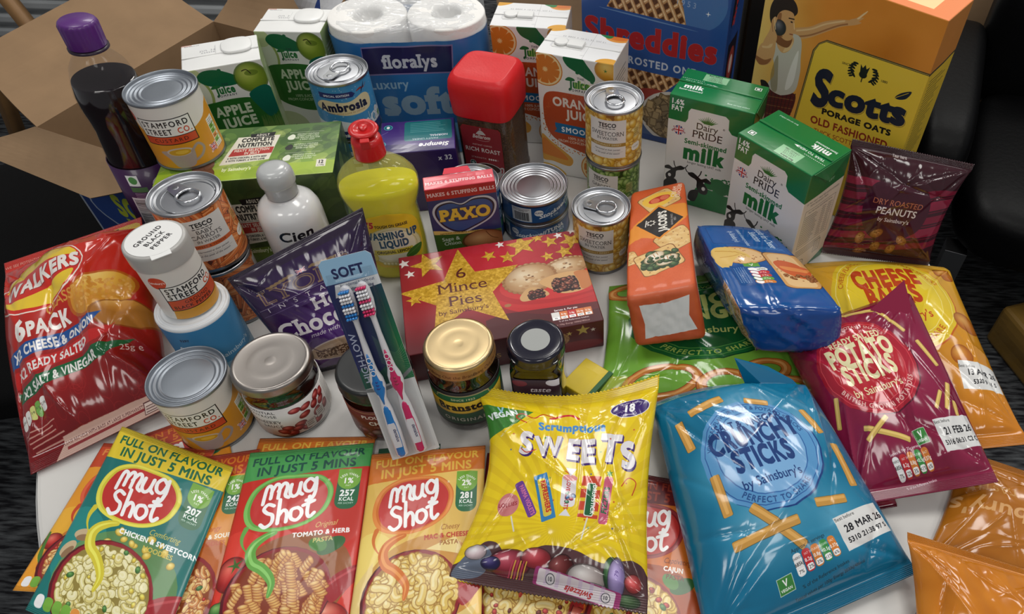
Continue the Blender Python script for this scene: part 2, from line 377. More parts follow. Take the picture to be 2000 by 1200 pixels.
# ------------------------------------------------------------------ artwork of each pack (millimetres, origin bottom left)
W_ = (255, 255, 255); BK = (22, 20, 22)
def traffic(A, x, y, w, h, cols, rot=0, txt=True, tc=W_):
    n = len(cols); cw = w/n; ra = math.radians(rot)
    for i, c in enumerate(cols):
        p = rotp(rrp(i*cw+cw*.06, 0, cw*.88, h, cw*.35), ra)+[x, y]; A.fill(p, c)
        A.fill(rotp(rrp(i*cw+cw*.14, h*.06, cw*.72, h*.28, cw*.2), ra)+[x, y], W_)
        if txt:
            o = rotp([((i+.5)*cw, h*.74), ((i+.5)*cw, h*.46), ((i+.5)*cw, h*.12)], ra)+[x, y]; k = (60, 60, 60) if sum(c) > 640 else W_
            A.text(('ENERGY', 'FAT', 'SATURATES', 'SUGARS', 'SALT')[i % 5], o[0, 0], o[0, 1], h*.10, k, rot=rot, sx=.8); A.text(('685kJ', '8.2g', '0.8g', '<0.5g', '0.37g')[i % 5], o[1, 0], o[1, 1], h*.15, k, rot=rot, b=.03, sx=.9); A.text(('7%', '12%', '3%', '<1%', '6%')[i % 5], o[2, 0], o[2, 1], h*.15, (40, 40, 40), rot=rot)
TR5 = [(240, 240, 240), (205, 40, 45), (224, 130, 50), (60, 150, 70), (224, 130, 50)]
def jack(A, x, y, w, h):
    A.rect(x, y, w, h, (35, 50, 120)); r = (205, 40, 50)
    for a, b in (((x, y), (x+w, y+h)), ((x, y+h), (x+w, y))): A.stroke([a, b], h*.22, W_); A.stroke([a, b], h*.09, r)
    A.rect(x, y+h*.36, w, h*.28, W_); A.rect(x+w*.40, y, w*.2, h, W_); A.rect(x, y+h*.42, w, h*.16, r); A.rect(x+w*.44, y, w*.12, h, r)
def box_text(A, x, y, w, h, n=3, rot=0, bg=(240, 238, 230)):
    A.rect(x, y, w, h, bg, rot=rot, al=.85)
    ca = rotp([(-w*.4, 0)], math.radians(rot))[0]
    for i in range(n):
        q = rotp([(-w*.38, h*.28-i*h*.25)], math.radians(rot))[0]; A.lines(x+w/2+q[0], y+h/2+q[1], w*.75, 1, 1, h*.1, (70, 65, 60), rot=rot)
MUG = [[(4, 56), (9, 84), (14, 91), (19, 84), (17, 64)], [(18, 76), (26, 91), (32, 86), (30, 62)], [(30, 76), (39, 91), (45, 85), (42, 66), (48, 60)], [(52, 86), (50, 68), (56, 60), (64, 66), (68, 86), (66, 68), (71, 61)], [(92, 84), (84, 91), (75, 82), (77, 68), (86, 65), (92, 76), (95, 90), (94, 66), (88, 50), (78, 47)]]
SHOT = [[(24, 48), (14, 53), (7, 45), (13, 36), (22, 30), (21, 16), (10, 10), (2, 17)], [(34, 58), (31, 12)], [(32, 26), (40, 36), (46, 30), (45, 12)], [(64, 36), (54, 33), (53, 18), (62, 12), (70, 20), (70, 30), (64, 36)], [(84, 54), (80, 24), (84, 14), (92, 20)], [(73, 38), (92, 44)]]
def mugshot(A, cx, cy, s, col=W_, rot=8):
    for st in MUG+SHOT:
        p = smooth(np.array(st, float), False, 5); A.stroke(rotp((p-[48, 50])*s/100, math.radians(rot))+[cx, cy], s*.066, col)
def sachet(name, bg, hb, hc, sw, pre, ttl, kind, kcal, pct, pc, tc, food, hdr2=None, seed=3):
    A = Art(120, 185, bg, 4, seed); R = A.rng
    A.noise(40, 8)
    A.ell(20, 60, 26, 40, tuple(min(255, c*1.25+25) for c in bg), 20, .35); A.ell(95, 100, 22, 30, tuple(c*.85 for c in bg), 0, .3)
    A.fill(np.array([(0, 150), (60, 153.5), (120, 158), (120, 185), (0, 185)]), hb)
    A.text('FULL ON FLAVOUR', 60, 169.5, 8.6, hc, rot=2, b=.045, sx=.97); A.text('IN JUST 5 MINS', 60, 156.8, 9.2, hc, rot=2, b=.05, sx=1.02)
    cx, cy = 50, 122
    lg = (np.array([(50, 153), (75, 150), (88, 134), (84, 112), (66, 98), (42, 94), (20, 100), (11, 118), (16, 140), (32, 151)])-[50, 123])*[1.04, 1.0]+[50, 123]
    A.fill(smooth(lg), sw); A.fill(smooth((lg-[cx, cy])*[.985, .985]+[cx-.3, cy-.3]), tuple(min(255, c+50) for c in sw), .55)
    A.fill(smooth((lg-[cx, cy])*.91+[cx, cy]), sw); A.fill(smooth((lg-[cx, cy])*.86+[cx+.5, cy]), (206, 44, 38))
    A.text('®', 84, 143, 2.2, W_)
    mugshot(A, 50, 123, 53)
    mx, my, rx, ry = 56, 36, 45, 42; ring = (150, 28, 36)
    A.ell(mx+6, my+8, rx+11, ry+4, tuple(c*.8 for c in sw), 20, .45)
    food[1](A, mx, my) if len(food) > 1 else None
    A.ell(mx-1, my-1, rx+1.5, ry+1.5, (90, 14, 22)); A.ell(mx, my, rx, ry, ring); A.fill(smooth([(mx+rx-4, my+6), (mx+rx+20, my+22), (mx+rx+24, my+14), (mx+rx+3, my-12)]), (168, 34, 42)); A.stroke([(mx+rx-2, my+4), (mx+rx+20, my+19)], 2, (205, 80, 84), al=.7)
    A.ell(mx, my, rx-3.2, ry-3.2, food[0][3]); ins = lambda x, y: ((x-mx)/(rx-5))**2+((y-my)/(ry-5))**2 < 1
    f = food[0]
    if f[0] == 'n': A.noodles(330, (mx-rx, my-ry, mx+rx, my+ry), f[1], f[2], f[3], f[4], ins, 11, 1.5)
    elif f[0] == 'm': A.noodles(330, (mx-rx, my-ry, mx+rx, my+ry), f[1], f[2], f[3], f[4], ins, 13, .95)
    else:
        for _ in range(95):
            x, y = mx+(R.random()*2-1)*rx, my+(R.random()*2-1)*ry
            if not ins(x, y): continue
            a = math.radians(R.integers(50, 130)); n = 6
            for k in range(n):
                px, py = x+math.cos(a)*(k-2.5)*2.6, y+math.sin(a)*(k-2.5)*2.6
                if ins(px, py): A.blob(px, py, 4.6, 2.0, f[2][R.integers(len(f[2]))], f[3], f[4], math.degrees(a)+65)
    for c, n in f[5]: A.blobs(n, (mx-rx, my-ry, mx+rx, my+ry), 1.9, [c], tuple(v*.5 for v in c), tuple(min(255, v+60) for v in c), clip=ins)
    spl = smooth([(44, 93), (36, 90), (28, 84), (25, 76), (29, 66), (38, 60), (46, 52), (50, 44), (49, 34)], False, 6); t = np.linspace(0, 1, len(spl))
    A.stroke(spl, 1.2+8.5*np.sin(PI*np.clip(t*.93+.05, 0, 1))**.6, sw); A.stroke(spl+[-.6, .4], .4+2.6*np.sin(PI*t), tuple(min(255, c+60) for c in sw), al=.7)
    s2 = smooth([(16, 100), (14, 92), (16, 84), (22, 76)], False, 5); A.stroke(s2, np.linspace(5, .5, len(s2)), sw)
    tb = [rrp(92, 112, 21, 38.5, 9)]; A.fill(tb, (25, 105, 62)); A.rect(92, 136, 21, 18, (25, 105, 62)); A.ell(102.5, 143.5, 10.5, 10.5, (120, 180, 50)); A.rect(92, 145, 21, 10.2, (120, 180, 50))
    A.text('LESS THAN', 102.5, 148.2, 2.3, W_, arc=9.5, b=.03); A.text(pct+'%', 102.5, 139.5, 5.6, W_, b=.05); A.text('FAT', 102.5, 136, 1.9)
    A.text(kcal, 102.5, 126, 6, W_, b=.07); A.text('KCAL', 102.5, 120.8, 3.6, W_, b=.05); A.text('PER SACHET', 102.5, 117.3, 1.7, W_)
    A.text(pre, 88, 95.5, 5.2, pc, sh=.35, sx=.8, rot=4); A.text(ttl, 85, 87.5, 4.3, tc, b=.07, rot=2, sx=1.0); A.text(kind, 88, 80.5, 4.2, pc, b=.03, rot=2)
    for k in range(5): A.rect(4+k*8.5, 5, 8, 11, (TR5[0], (120, 180, 60), (120, 180, 60), (120, 180, 60), (235, 150, 60))[k], 3.4)
    A.rect(0, 181, 120, 4, tuple(c*.85 for c in hb), al=.5)
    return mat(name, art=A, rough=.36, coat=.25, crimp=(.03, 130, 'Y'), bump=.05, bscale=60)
def mushrooms(A, mx, my):
    for x, y, r in ((mx-38, my+38, 20), (mx-46, my+22, 60)): A.ell(x, y, 9, 5, (205, 180, 140), r); A.ell(x+1, y-3, 7, 3, (150, 115, 80), r)
    A.blobs(16, (mx-20, my+34, mx+50, my+56), 2.6, [(235, 200, 70)], (150, 120, 20), (255, 240, 150))
def tomatoes(A, mx, my):
    A.blob(mx-44, my+22, 13, 15, (190, 30, 28), (90, 8, 8), (255, 120, 100)); A.star(mx-42, my+30, 8, (60, 110, 40), .25, 5, 20); A.blob(mx-48, my-8, 8, 6, (70, 130, 50), (30, 60, 20), (150, 200, 110))
    A.blob(mx+46, my-22, 16, 10, (200, 50, 40), (110, 15, 10), (250, 170, 140), -20); A.ell(mx+40, my+40, 13, 7, (50, 105, 50), 30); A.ell(mx+28, my+42, 9, 6, (80, 140, 60), -30)
def cheeses(A, mx, my):
    A.fill(np.array([(mx-58, my+10), (mx-40, my+34), (mx-34, my-36), (mx-50, my-40)]), (235, 205, 125)); A.fill(np.array([(mx+10, my+42), (mx+38, my+52), (mx+48, my+34)]), (240, 215, 140)); A.fill(np.array([(mx+38, my-20), (mx+60, my-10), (mx+50, my-34)]), (235, 205, 125))
def carrots_(A, mx, my):
    for x, y in ((mx+52, my-6), (mx+46, my-22)): A.stroke([(x-10, y-22), (x, y)], [3, 7], (225, 110, 40)); A.stroke([(x, y), (x+7, y+16)], [3, 1.5], (110, 140, 50))
    A.blob(mx-46, my+20, 9, 9, (190, 35, 30), (90, 10, 8), (250, 130, 110)); A.stroke(smooth([(mx-54, my+30), (mx-50, my+4), (mx-42, my-8)], False), [3+.2*i for i in range(13)], (80, 130, 50))

# tins -------------------------------------------------------------
CW, CH = 236, 80
def custard():
    A = Art(CW, CH, (232, 180, 62), 5); A.a[:] = (226, 152, 30); c = CW/2
    A.fill(smooth(np.array([(0, 62), (c-60, 60), (c-30, 50), (c+10, 44), (c+38, 52), (c+58, 64), (CW, 58), (CW, 90), (0, 90)]), True, 4), (232, 228, 220))
    A.fill(np.array([(0, 60), (c-48, 58), (c-34, 48), (c-34, 80), (0, 80)]), (232, 228, 220))
    A.ell(c-47, 64, 8, 7, (214, 60, 36)); A.text("Sainsbury's", c-47, 63, 2.2, W_)
    A.rect(c-35, 32, 58, 33, BK); A.rect(c-34, 33, 56, 31, (240, 238, 232)); A.rect(c-34, 33, 56, 9.6, (218, 74, 34)); A.rect(c-34, 42.4, 56, .8, BK)
    A.text('STAMFORD', c-6, 54.8, 6.6, BK, b=.03, sx=.88, sp=1.22); A.text('STREET', c-31, 45.4, 6.6, BK, 'l', b=.03, sx=.82, sp=1.22); A.text('CO.', c+20, 45.4, 6.6, (214, 70, 40), 'r', b=.03, sx=.82, sp=1.2)
    A.text('CUSTARD', c-6, 35.6, 4.3, (40, 20, 20), sp=1.35, sx=1.05)
    A.fill(smooth([(c-24, 22), (c-14, 24), (c+6, 24), (c+12, 21), (c+8, 4), (c-2, 0), (c-12, 2), (c-18, 14)]), (176, 158, 150)); A.ell(c-3, 22, 14, 5.4, (205, 190, 180), 0); A.ell(c-3, 21.4, 12, 4.2, (214, 160, 30)); A.ell(c-1, 21.4, 7, 2.4, (236, 190, 60))
    A.stroke(smooth([(c+9, 20), (c+18, 27), (c+23, 20), (c+18, 12), (c+10, 8)], False), 3, (170, 152, 145))
    x = c+40; A.rect(x, 8, 13, 38, (240, 236, 225), 1)
    for i, k in enumerate(((120, 180, 50), (120, 180, 50), (230, 140, 50), (120, 180, 50))): A.rect(x+.8, 32-i*6, 11.4, 5.4, k); A.text('%d.%dg' % (i+1, 3*i % 7), x+4, 33.4-i*6, 2.2, BK); A.ell(x+10, 34.6-i*6, 1.7, 1.9, (230, 235, 215))
    A.lines(x+1, 43, 10, 4, 2.3, .7, (80, 80, 80)); A.lines(x+1, 12, 10, 3, 2, .6, (80, 80, 80)); jack(A, x-10, 8, 8.5, 9)
    for k in range(3): box_text(A, 8+k*20, 10, 17, 40, 6)
    for k in range(2): box_text(A, c+62+k*24, 8, 20, 50, 7)
    return A
def veg(kind, seed):
    A = Art(CW, CH, (150, 90, 20), 5, seed); c = CW/2
    if kind == 'corn':
        A.blobs(1000, (0, 0, CW, CH), 5.4, [(238, 194, 62), (232, 180, 50), (244, 208, 92)], (176, 116, 26), (255, 240, 180), (1, 1.35))
        T = ['SWEETCORN', 'IN WATER', 'NATURALLY SWEET']; bc = (168, 130, 50)
    elif kind == 'peas':
        A.a[:] = (40, 66, 24); A.blobs(800, (0, 0, CW, CH), 5.2, [(112, 152, 54), (126, 166, 66)], (40, 70, 18), (200, 220, 140), (1, 1.05))
        for k in range(3): A.stroke(smooth([(c-6+k*70, 12), (c+12+k*70, 26), (c+34+k*70, 44), (c+44+k*70, 60)], False), [3, 5, 8, 10, 11, 12, 13, 13, 13, 13, 12, 11, 10, 9, 8, 7, 5, 3, 2], (90, 130, 40)); A.stroke(smooth([(c-4+k*70, 15), (c+12+k*70, 30), (c+34+k*70, 48)], False), 1.6, (150, 180, 90))
        T = ['GARDEN', 'PEAS', 'TENDER & SWEET']; bc = (70, 120, 50)
    elif kind == 'carrot':
        A.a[:] = (96, 44, 16)
        for _ in range(260):
            x, y, a = A.rng.random()*CW, A.rng.random()*CH, A.rng.random()*3.1; d = np.array([math.cos(a), math.sin(a)])*24; p = np.array([(x, y)-d, (x, y)+d]); A.stroke(p, [4.6, 12], (110, 44, 12), al=.8); A.stroke(p, [3.6, 10.6], ((222, 112, 44), (212, 100, 40), (228, 128, 60))[A.rng.integers(3)]); A.stroke(p+[-.9, 1], [.8, 2.8], (244, 170, 110), al=.75)
        T = ['BABY', 'CARROTS', 'SWEET & TENDER']; bc = (216, 96, 40)
    A.rect(c-32, 14, 50, 58, (226, 222, 216))
    A.text('TESCO', c-7, 62, 5.4, BK, b=.05, serif=1, sx=.95)
    for k in range(5): A.fill(np.array([(c-18+k*4.6, 59.2), (c-14.6+k*4.6, 59.2), (c-15.6+k*4.6, 60.2), (c-19+k*4.6, 60.2)])+[0, .0], BK)
    dk = (50, 46, 50)
    if kind == 'carrot': A.text('BABY', c-7, 52.5, 5, dk, serif=1); A.text('CARROTS', c-7, 45.6, 5.4, dk, serif=1, sx=.95); A.text('IN WATER', c-7, 40, 3.6, dk, serif=1)
    elif kind == 'peas': A.text('GARDEN', c-7, 50, 5, dk, serif=1); A.text('PEAS', c-7, 41, 5.6, dk, serif=1)
    else: A.text(T[0], c-7, 48.5, 6.2, dk, serif=1, sx=.82); A.text(T[1], c-7, 42.5, 4, dk, serif=1)
    A.rect(c-32, 32, 50, 5.4, bc); A.text(T[2], c-7, 33.4, 2.6, (245, 235, 200) if kind != 'carrot' else (90, 30, 10), sp=1.15)
    A.text('Harvested at their juiciest', c-7, 26, 2.5, dk, sh=.25, sx=.9); A.text('at the peak of the season', c-7, 20.4, 2.5, dk, sh=.25, sx=.9); A.rect(c-28, 23.6, 42, .25, (150, 140, 130))
    A.rect(c+30, 40, 12, 16, (200, 180, 110), al=.5); A.lines(c+31, 52, 10, 4, 3, .8, (110, 80, 30))
    A.rect(c+27, 20, 16, 11, (238, 232, 220), 5); A.text('5 A DAY', c+35, 24.5, 1.9, (60, 60, 60)); A.lines(c+24, 15, 22, 4, 2.3, .6, (110, 80, 30))
    for k in range(2): A.rect(c+60+k*24, 6, 22, 68, (70, 100, 60) if kind != 'corn' else (214, 190, 130), al=.9); A.lines(c+62+k*24, 70, 18, 22, 3, .8, (235, 232, 220) if kind != 'corn' else (90, 70, 30)); A.rect(c+64+k*24, 34, 12, 9, (240, 238, 230))
    if kind == 'carrot': A.text('fibre', c+46, 20, 6, (150, 200, 90), rot=75, b=.1, out=((30, 70, 30), .1, 0, 0)); box_text(A, c+40, 50, 10, 16, 4)
    return A
def ambrosia():
    A = Art(CW, CH, (58, 140, 196), 5, 4); c = CW/2+6
    for _ in range(160): A.ell(A.rng.random()*CW, 30+A.rng.random()*50, .5, .5, (235, 240, 245), al=.8)
    A.fill(smooth([(0, 26), (c-40, 24), (c-20, 30), (c+10, 22), (c+40, 28), (CW, 22), (CW, -5), (0, -5)], True, 5), (218, 226, 230))
    A.rect(0, 0, CW, 12, (34, 50, 110)); A.text('creamed rice', c, 3, 6, W_, b=.06)
    A.fill(np.array([(c-34, 64), (c+8, 62), (c+12, 66), (c+8, 70), (c-34, 72)]), (36, 48, 110)); A.text('SPECIAL EDITION', c-12, 65.2, 2.8, W_, rot=-1.5, b=.03)
    A.fill(smooth([(c-44, 48), (c-30, 60), (c, 56), (c+22, 62), (c+32, 54), (c+28, 38), (c, 36), (c-30, 42)]), (222, 206, 160))
    A.text('Ambrosia', c-6, 43.5, 11.4, (24, 26, 60), b=.11, sx=.92); A.text('MADE WITH LOVE IN DEVON', c-4, 38.6, 2.3, (170, 120, 50), sp=1.1)
    A.stroke(smooth([(c+14, 68), (c+20, 70), (c+26, 69), (c+32, 73)], False), [.5, 1, 1.5, 2, 2.4, 2.6, 2.8, 3, 2.8, 2.4, 2, 1.6, 1.4, 1, .8, .7, .6, .5, .5], (150, 50, 44)); A.stroke([(c+25, 70), (c+28, 76)], [2.4, .4], (40, 46, 80)); A.stroke([(c+23, 69), (c+20, 63)], [2.4, .4], (40, 46, 80))
    for x, y in ((c+24, 26), (c+24, 14), (c+32, 20), (c+14, 20)): A.fill(smooth([(x, y+6), (x+3.2, y), (x, y-6), (x-3.2, y)]), (70, 140, 180)); A.stroke([(x, y-6), (x, y+6)], .4, W_)
    for x, y, k in ((c+40, 28, 0), (c+46, 18, 1), (c+38, 17, 0)): A.ell(x, y, 4.6, 4.6, (90, 90, 90)); A.ell(x, y, 4.2, 4.2, (110, 170, 70) if k else (226, 230, 232)); A.lines(x-3, y+1, 6, 2, 2, .5, (70, 70, 70))
    A.rect(c+54, 8, 40, 62, (226, 222, 196)); A.lines(c+56, 66, 34, 20, 2.9, .7, (70, 70, 80)); A.rect(c+56, 24, 16, 4, (34, 50, 110)); A.rect(c+58, 6, 5, 66, (225, 230, 235)); box_text(A, 8, 10, 40, 56, 3)
    return A
def tuna():
    A = Art(2*PI*45, 34, (26, 78, 136), 5, 4); c = 2*PI*45/2
    A.rect(0, 31, 2*c, 3, (16, 44, 84)); A.rect(c-46, 2, 28, 28, (196, 204, 206)); A.lines(c-44, 27, 24, 2, 2.5, .8, (40, 40, 50))
    for k in range(22): A.rect(c-42+k*.95, 4, .3+.5*A.rng.random(), 17, (30, 30, 34))
    A.text('7074', c-32, 22, 2.6, BK); A.ell(c-8, 20, 6, 6, (220, 226, 226)); A.text('TUNA', c-8, 19, 2.6, (40, 60, 120), b=.05)
    A.ell(c+14, 16, 14, 14, (60, 110, 165)); A.ell(c+14, 16, 13, 13, (30, 82, 140)); A.text('& CO', c+14, 6.5, 3.6, (190, 210, 225), b=.06)
    A.text('Stockwell', c+14, 13, 7.4, (226, 232, 236), rot=12, sh=.4, b=.05, sx=1.05); A.stroke(smooth([(c-8, 9), (c+10, 12), (c+32, 19)], False), .7, W_)
    A.text('TUNA', c+52, 20, 7, (226, 232, 236), b=.08, serif=1); A.text('CHUNKS', c+52, 12.5, 5.2, (190, 215, 235), b=.05, serif=1); A.text('IN BRINE', c+52, 6, 4.4, (90, 180, 90), b=.06)
    A.rect(c+76, 8, 16, 18, (60, 70, 130)); A.lines(c+78, 23, 12, 5, 3, .7, (200, 205, 220)); A.rect(c+96, 12, 20, 10, (225, 230, 230), 5); A.lines(c+99, 18, 14, 2, 3, 1, (90, 90, 90))
    return A
def pepper_l():
    A = Art(190, 66, (226, 222, 214), 5); c = 95
    A.fill(np.array([(c-22, 0), (190, 0), (190, 24), (c-18, 24)]), (222, 152, 32)); A.rect(0, 0, 40, 24, (222, 152, 32)); A.ell(c-20, 52, 9, 8, (216, 68, 36)); A.text("Sainsbury's", c-20, 51, 2.5, W_, b=.03)
    A.rect(c-21, 12, 66, 34, BK); A.rect(c-20, 13, 64, 32, (236, 232, 224)); A.rect(c-20, 13, 64, 13.5, (214, 76, 36)); A.rect(c-20, 26.5, 64, .8, BK)
    A.text('STAMFORD', c-17, 36.6, 6.4, BK, 'l', b=.04, sp=1.12, sx=.96); A.text('STREET', c-17, 28.6, 6.4, BK, 'l', b=.04, sp=1.12, sx=.96); A.text('CO.', c+24, 28.6, 6.4, (214, 76, 36), 'l', b=.04)
    A.text('GROUND', c-4, 20.4, 4, (50, 24, 20), 'l', sp=1.15); A.text('BLACK PEPPER', c-17, 14.6, 4, (50, 24, 20), 'l', sp=1.15, b=.03)
    return A
def pepper_t():
    A = Art(60, 60, (234, 234, 232), 5)
    for i, t in enumerate(('GROUND', 'BLACK', 'PEPPER')): A.text(t, 30, 36-i*10, 5.6, BK, b=.04, sp=1.15)
    return A
def salt_l():
    A = Art(220, 92, (52, 132, 186), 4); c = 110
    A.text('fine', c-34, 62, 6.6, (210, 222, 232), 'l', b=.04); A.text('sea salt', c-34, 53, 6.6, (210, 222, 232), 'l', b=.04); A.text("by Sainsbury's", c-12, 42, 5.8, (190, 210, 226), 'l', b=.02)
    A.text('5297', c-24, 78, 3, (20, 30, 60), b=.05); A.rect(0, 0, 220, 34, (214, 218, 220), al=.4); A.lines(c+40, 60, 40, 12, 4, 1, (170, 200, 225)); return A
def cranb():
    A = Art(240, 52, (224, 220, 216), 5, 9); c = 120
    for x, y, r in ((2, 42, 0), (14, 40, 20), (24, 34, 70), (34, 30, 60), (10, 28, 20), (24, 20, 60), (37, 18, 70), (2, 16, 10), (-12, 14, -10), (-2, 10, 10), (-10, 4, -15), (-18, 8, -20), (8, 6, 0), (20, 6, 0), (30, 44, 60), (38, 40, 70)): A.blob(c+8+x, y, 6.4, 4.4, (158, 34, 32), (80, 10, 14), (236, 140, 130), r)
    for i, t in enumerate(('ESSENTIAL', 'WAITROSE', '& PARTNERS', 'CRANBERRY', 'SAUCE')): A.text(t, c-6-(2 if i > 2 else 4), 44-i*7.4+(2.5 if i > 2 else 0), 4.6 if i != 2 else 1.8, (40, 36, 36), 'r', sp=1.15, b=.02)
    for x, y in ((c+14, 2), (c+29, 8)): A.rect(x, y, 12, 13, (60, 30, 30), rot=-3); box_text(A, x+.4, y+.4, 11.2, 12.2, 3, rot=-3)
    A.rect(c+50, 0, 30, 52, (230, 228, 222)); A.lines(c+52, 48, 24, 18, 2.5, .7, (60, 60, 60)); A.rect(20, 4, 40, 44, (235, 233, 228)); A.lines(22, 44, 34, 14, 3, .8, (80, 80, 80))
    return A
def plum():
    A = Art(230, 56, (112, 40, 26), 5, 9); c = 115
    A.rect(0, 52, 230, .8, (190, 150, 90)); A.text('PLOUGHMANS', c, 40, 6, (224, 214, 200), b=.03); A.text('CHUTNEY', c, 27, 6.6, (235, 228, 215), b=.06); A.text('SWEET & TANGY', c, 20, 2.8, (210, 160, 120), sp=1.2)
    A.blobs(50, (c-40, 0, c+60, 14), 4.5, [(150, 60, 80), (120, 140, 60), (180, 150, 130)], (60, 20, 20), (220, 180, 190)); return A
def branston():
    A = Art(126, 66, (22, 84, 46), 6, 9); c = 63
    A.rect(0, 58, 226, 8, (26, 18, 14)); A.rect(0, 0, 226, 4, (26, 18, 14))
    A.fill(smooth([(c-44, 46), (c-30, 52), (c-24, 60), (c+24, 60), (c+30, 52), (c+44, 46), (c+44, 20), (c-44, 20)], True, 3), (150, 140, 90)); A.fill(smooth([(c-42, 46), (c-29, 51), (c-23, 58), (c+23, 58), (c+29, 51), (c+42, 46), (c+42, 20), (c-42, 20)], True, 3), (26, 96, 52))
    A.text('SINCE 1922', c, 51, 3.4, (196, 190, 140), b=.04); A.fill(np.array([(c-50, 22), (c+50, 28), (c+52, 52), (c-48, 46)]), (80, 70, 20)); A.fill(np.array([(c-49, 23), (c+49, 29), (c+51, 51), (c-47, 45)]), (226, 190, 50))
    A.text('Branston', c, 31.5, 12, BK, b=.07, serif=1, sx=.86, rot=3); A.text('ORIGINAL', c-2, 10, 6, (226, 226, 214), b=.04, sp=1.2); return A
def bran_lid():
    A = Art(240, 14, (176, 128, 74), 5)
    for k in range(5): A.text('Bring Out the Branston  -', 24+k*48, 4, 4.4, (88, 40, 22), sh=.2, sx=.95)
    return A
def squash():
    A = Art(240, 110, (58, 22, 74), 4, 5); c = 120
    A.rect(0, 0, 240, 110, (64, 24, 78)); A.fill(smooth([(c+14, 90), (c+50, 100), (c+90, 84), (c+60, 60), (c+20, 66)]), (200, 196, 204)); A.text('Squash', c+50, 74, 12, (190, 30, 40), b=.1, rot=14); A.blobs(20, (c+20, 0, c+100, 40), 10, [(60, 20, 90), (40, 12, 60)], (20, 5, 30), (150, 110, 180))
    A.rect(c-16, 84, 14, 17, (224, 228, 224)); A.ell(c-9, 93, 5, 6, (70, 140, 60)); A.rect(c-16, 74, 20, 8, (70, 110, 60)); A.lines(c-14, 71, 16, 3, 3, .8, (220, 215, 225)); A.text('V', c+4, 68, 5, W_)
    A.rect(c-22, 2, 18, 62, (226, 224, 228))
    for k in range(28): A.rect(c-20, 6+k*2, 14, .5+A.rng.random(), (40, 40, 48))
    return A
def wash():
    A = Art(84, 96, (236, 214, 40), 5, 7)
    A.a[:] = (226, 206, 20); A.fill(smooth([(0, 76), (20, 92), (50, 96), (80, 82), (84, 40), (84, 0), (0, 0)], True, 4), (236, 196, 30)); A.noise(12, 8)
    A.ell(42, 40, 39, 34, (206, 190, 90)); A.ell(42, 40, 37.5, 32.5, (226, 220, 170)); A.ell(42, 42, 31, 27, (240, 236, 210), al=.8)
    A.stroke(ellp(42, 40, 33, 29), .8, (196, 184, 120), True)
    for k in range(9): A.blob(24+k*5, 8+abs(k-4)*.7, 3, 3, (232, 220, 140), (180, 160, 60), (250, 248, 210))
    A.text('W5', 12, 74, 9, (196, 36, 30), b=.12, sh=.15, out=(W_, .09, 0, 0)); A.text('TOUGH ON GREASE', 46, 73.5, 4.2, BK, b=.06, sx=.78)
    A.text('WASHING UP', 42, 54, 11, (20, 78, 110), b=.13, sx=.72, out=(W_, .08, 0, 0), rot=-.0); A.text('LIQUID', 44, 39.6, 11, (20, 78, 110), b=.13, sx=.76, out=(W_, .08, 0, 0)); A.rect(14, 26.6, 54, 9, (226, 206, 60), 1); A.text('ORIGINAL LEMON', 41, 28.8, 4.6, BK, b=.05, sx=.85)
    A.fill(smooth([(56, 20), (66, 32), (80, 34), (76, 22), (66, 17)]), (70, 120, 40)); A.stroke([(56, 20), (78, 32)], .5, (130, 170, 80))
    A.ell(12, 22, 5.5, 7.5, (206, 186, 60)); A.ell(12, 22, 4.6, 6.4, (232, 214, 90)); A.lines(60, 12, 18, 4, 2, .5, (120, 110, 40)); return A
def cien():
    A = Art(190, 100, (226, 226, 226), 5); A.text('Cien', 99, 84, 12, (24, 22, 30), b=.045, sh=.1); A.text('CREAM', 99, 74, 3, (120, 120, 130)); return A
def coffee():
    A = Art(66, 100, (146, 34, 42), 5, 2); A.rect(0, 0, 66, 26, (180, 30, 38)); W2 = (222, 212, 206)
    A.text('Bellarom', 33, 80, 6.4, W2, sh=.35, b=.04, sx=.85); A.fill(smooth([(25, 88), (33, 95), (41, 88), (38, 87), (28, 87)]), (200, 190, 186)); A.star(33, 97, 2, (200, 190, 186)); A.stroke(smooth([(24, 77), (36, 76), (46, 77.5)], False), .4, W2)
    A.text('INSTANT COFFEE', 33, 66.4, 2.6, W2, sp=1.1); A.text('RICH ROAST', 33, 55, 7, W2, b=.04, sx=.96, sp=1.05); A.text('STRENGTH', 24, 42, 2.8, W2, sp=1.3)
    for k in range(5): A.ell(42+k*3.6, 43.3, 1.4, 1.8, W2 if k < 4 else (160, 90, 90))
    A.ell(13, 32, 5.4, 5.6, (196, 204, 200)); A.ell(13, 32, 4.6, 4.8, (40, 80, 74)); A.star(13, 32, 4, (190, 210, 200), .4)
    A.ell(38, 24, 23, 11, (206, 200, 196)); A.ell(38, 25, 20, 9, (60, 30, 20)); A.ell(36, 26, 14, 5, (110, 64, 40)); A.stroke(smooth([(58, 28), (64, 30), (63, 20), (56, 14)], False), 2.4, (206, 200, 196)); A.fill(smooth([(17, 22), (59, 22), (52, 4), (38, 0), (24, 4)]), (206, 200, 196)); A.ell(38, 25, 20.4, 8.6, (60, 30, 20)); A.ell(35, 26, 12, 4.4, (112, 66, 42)); return A

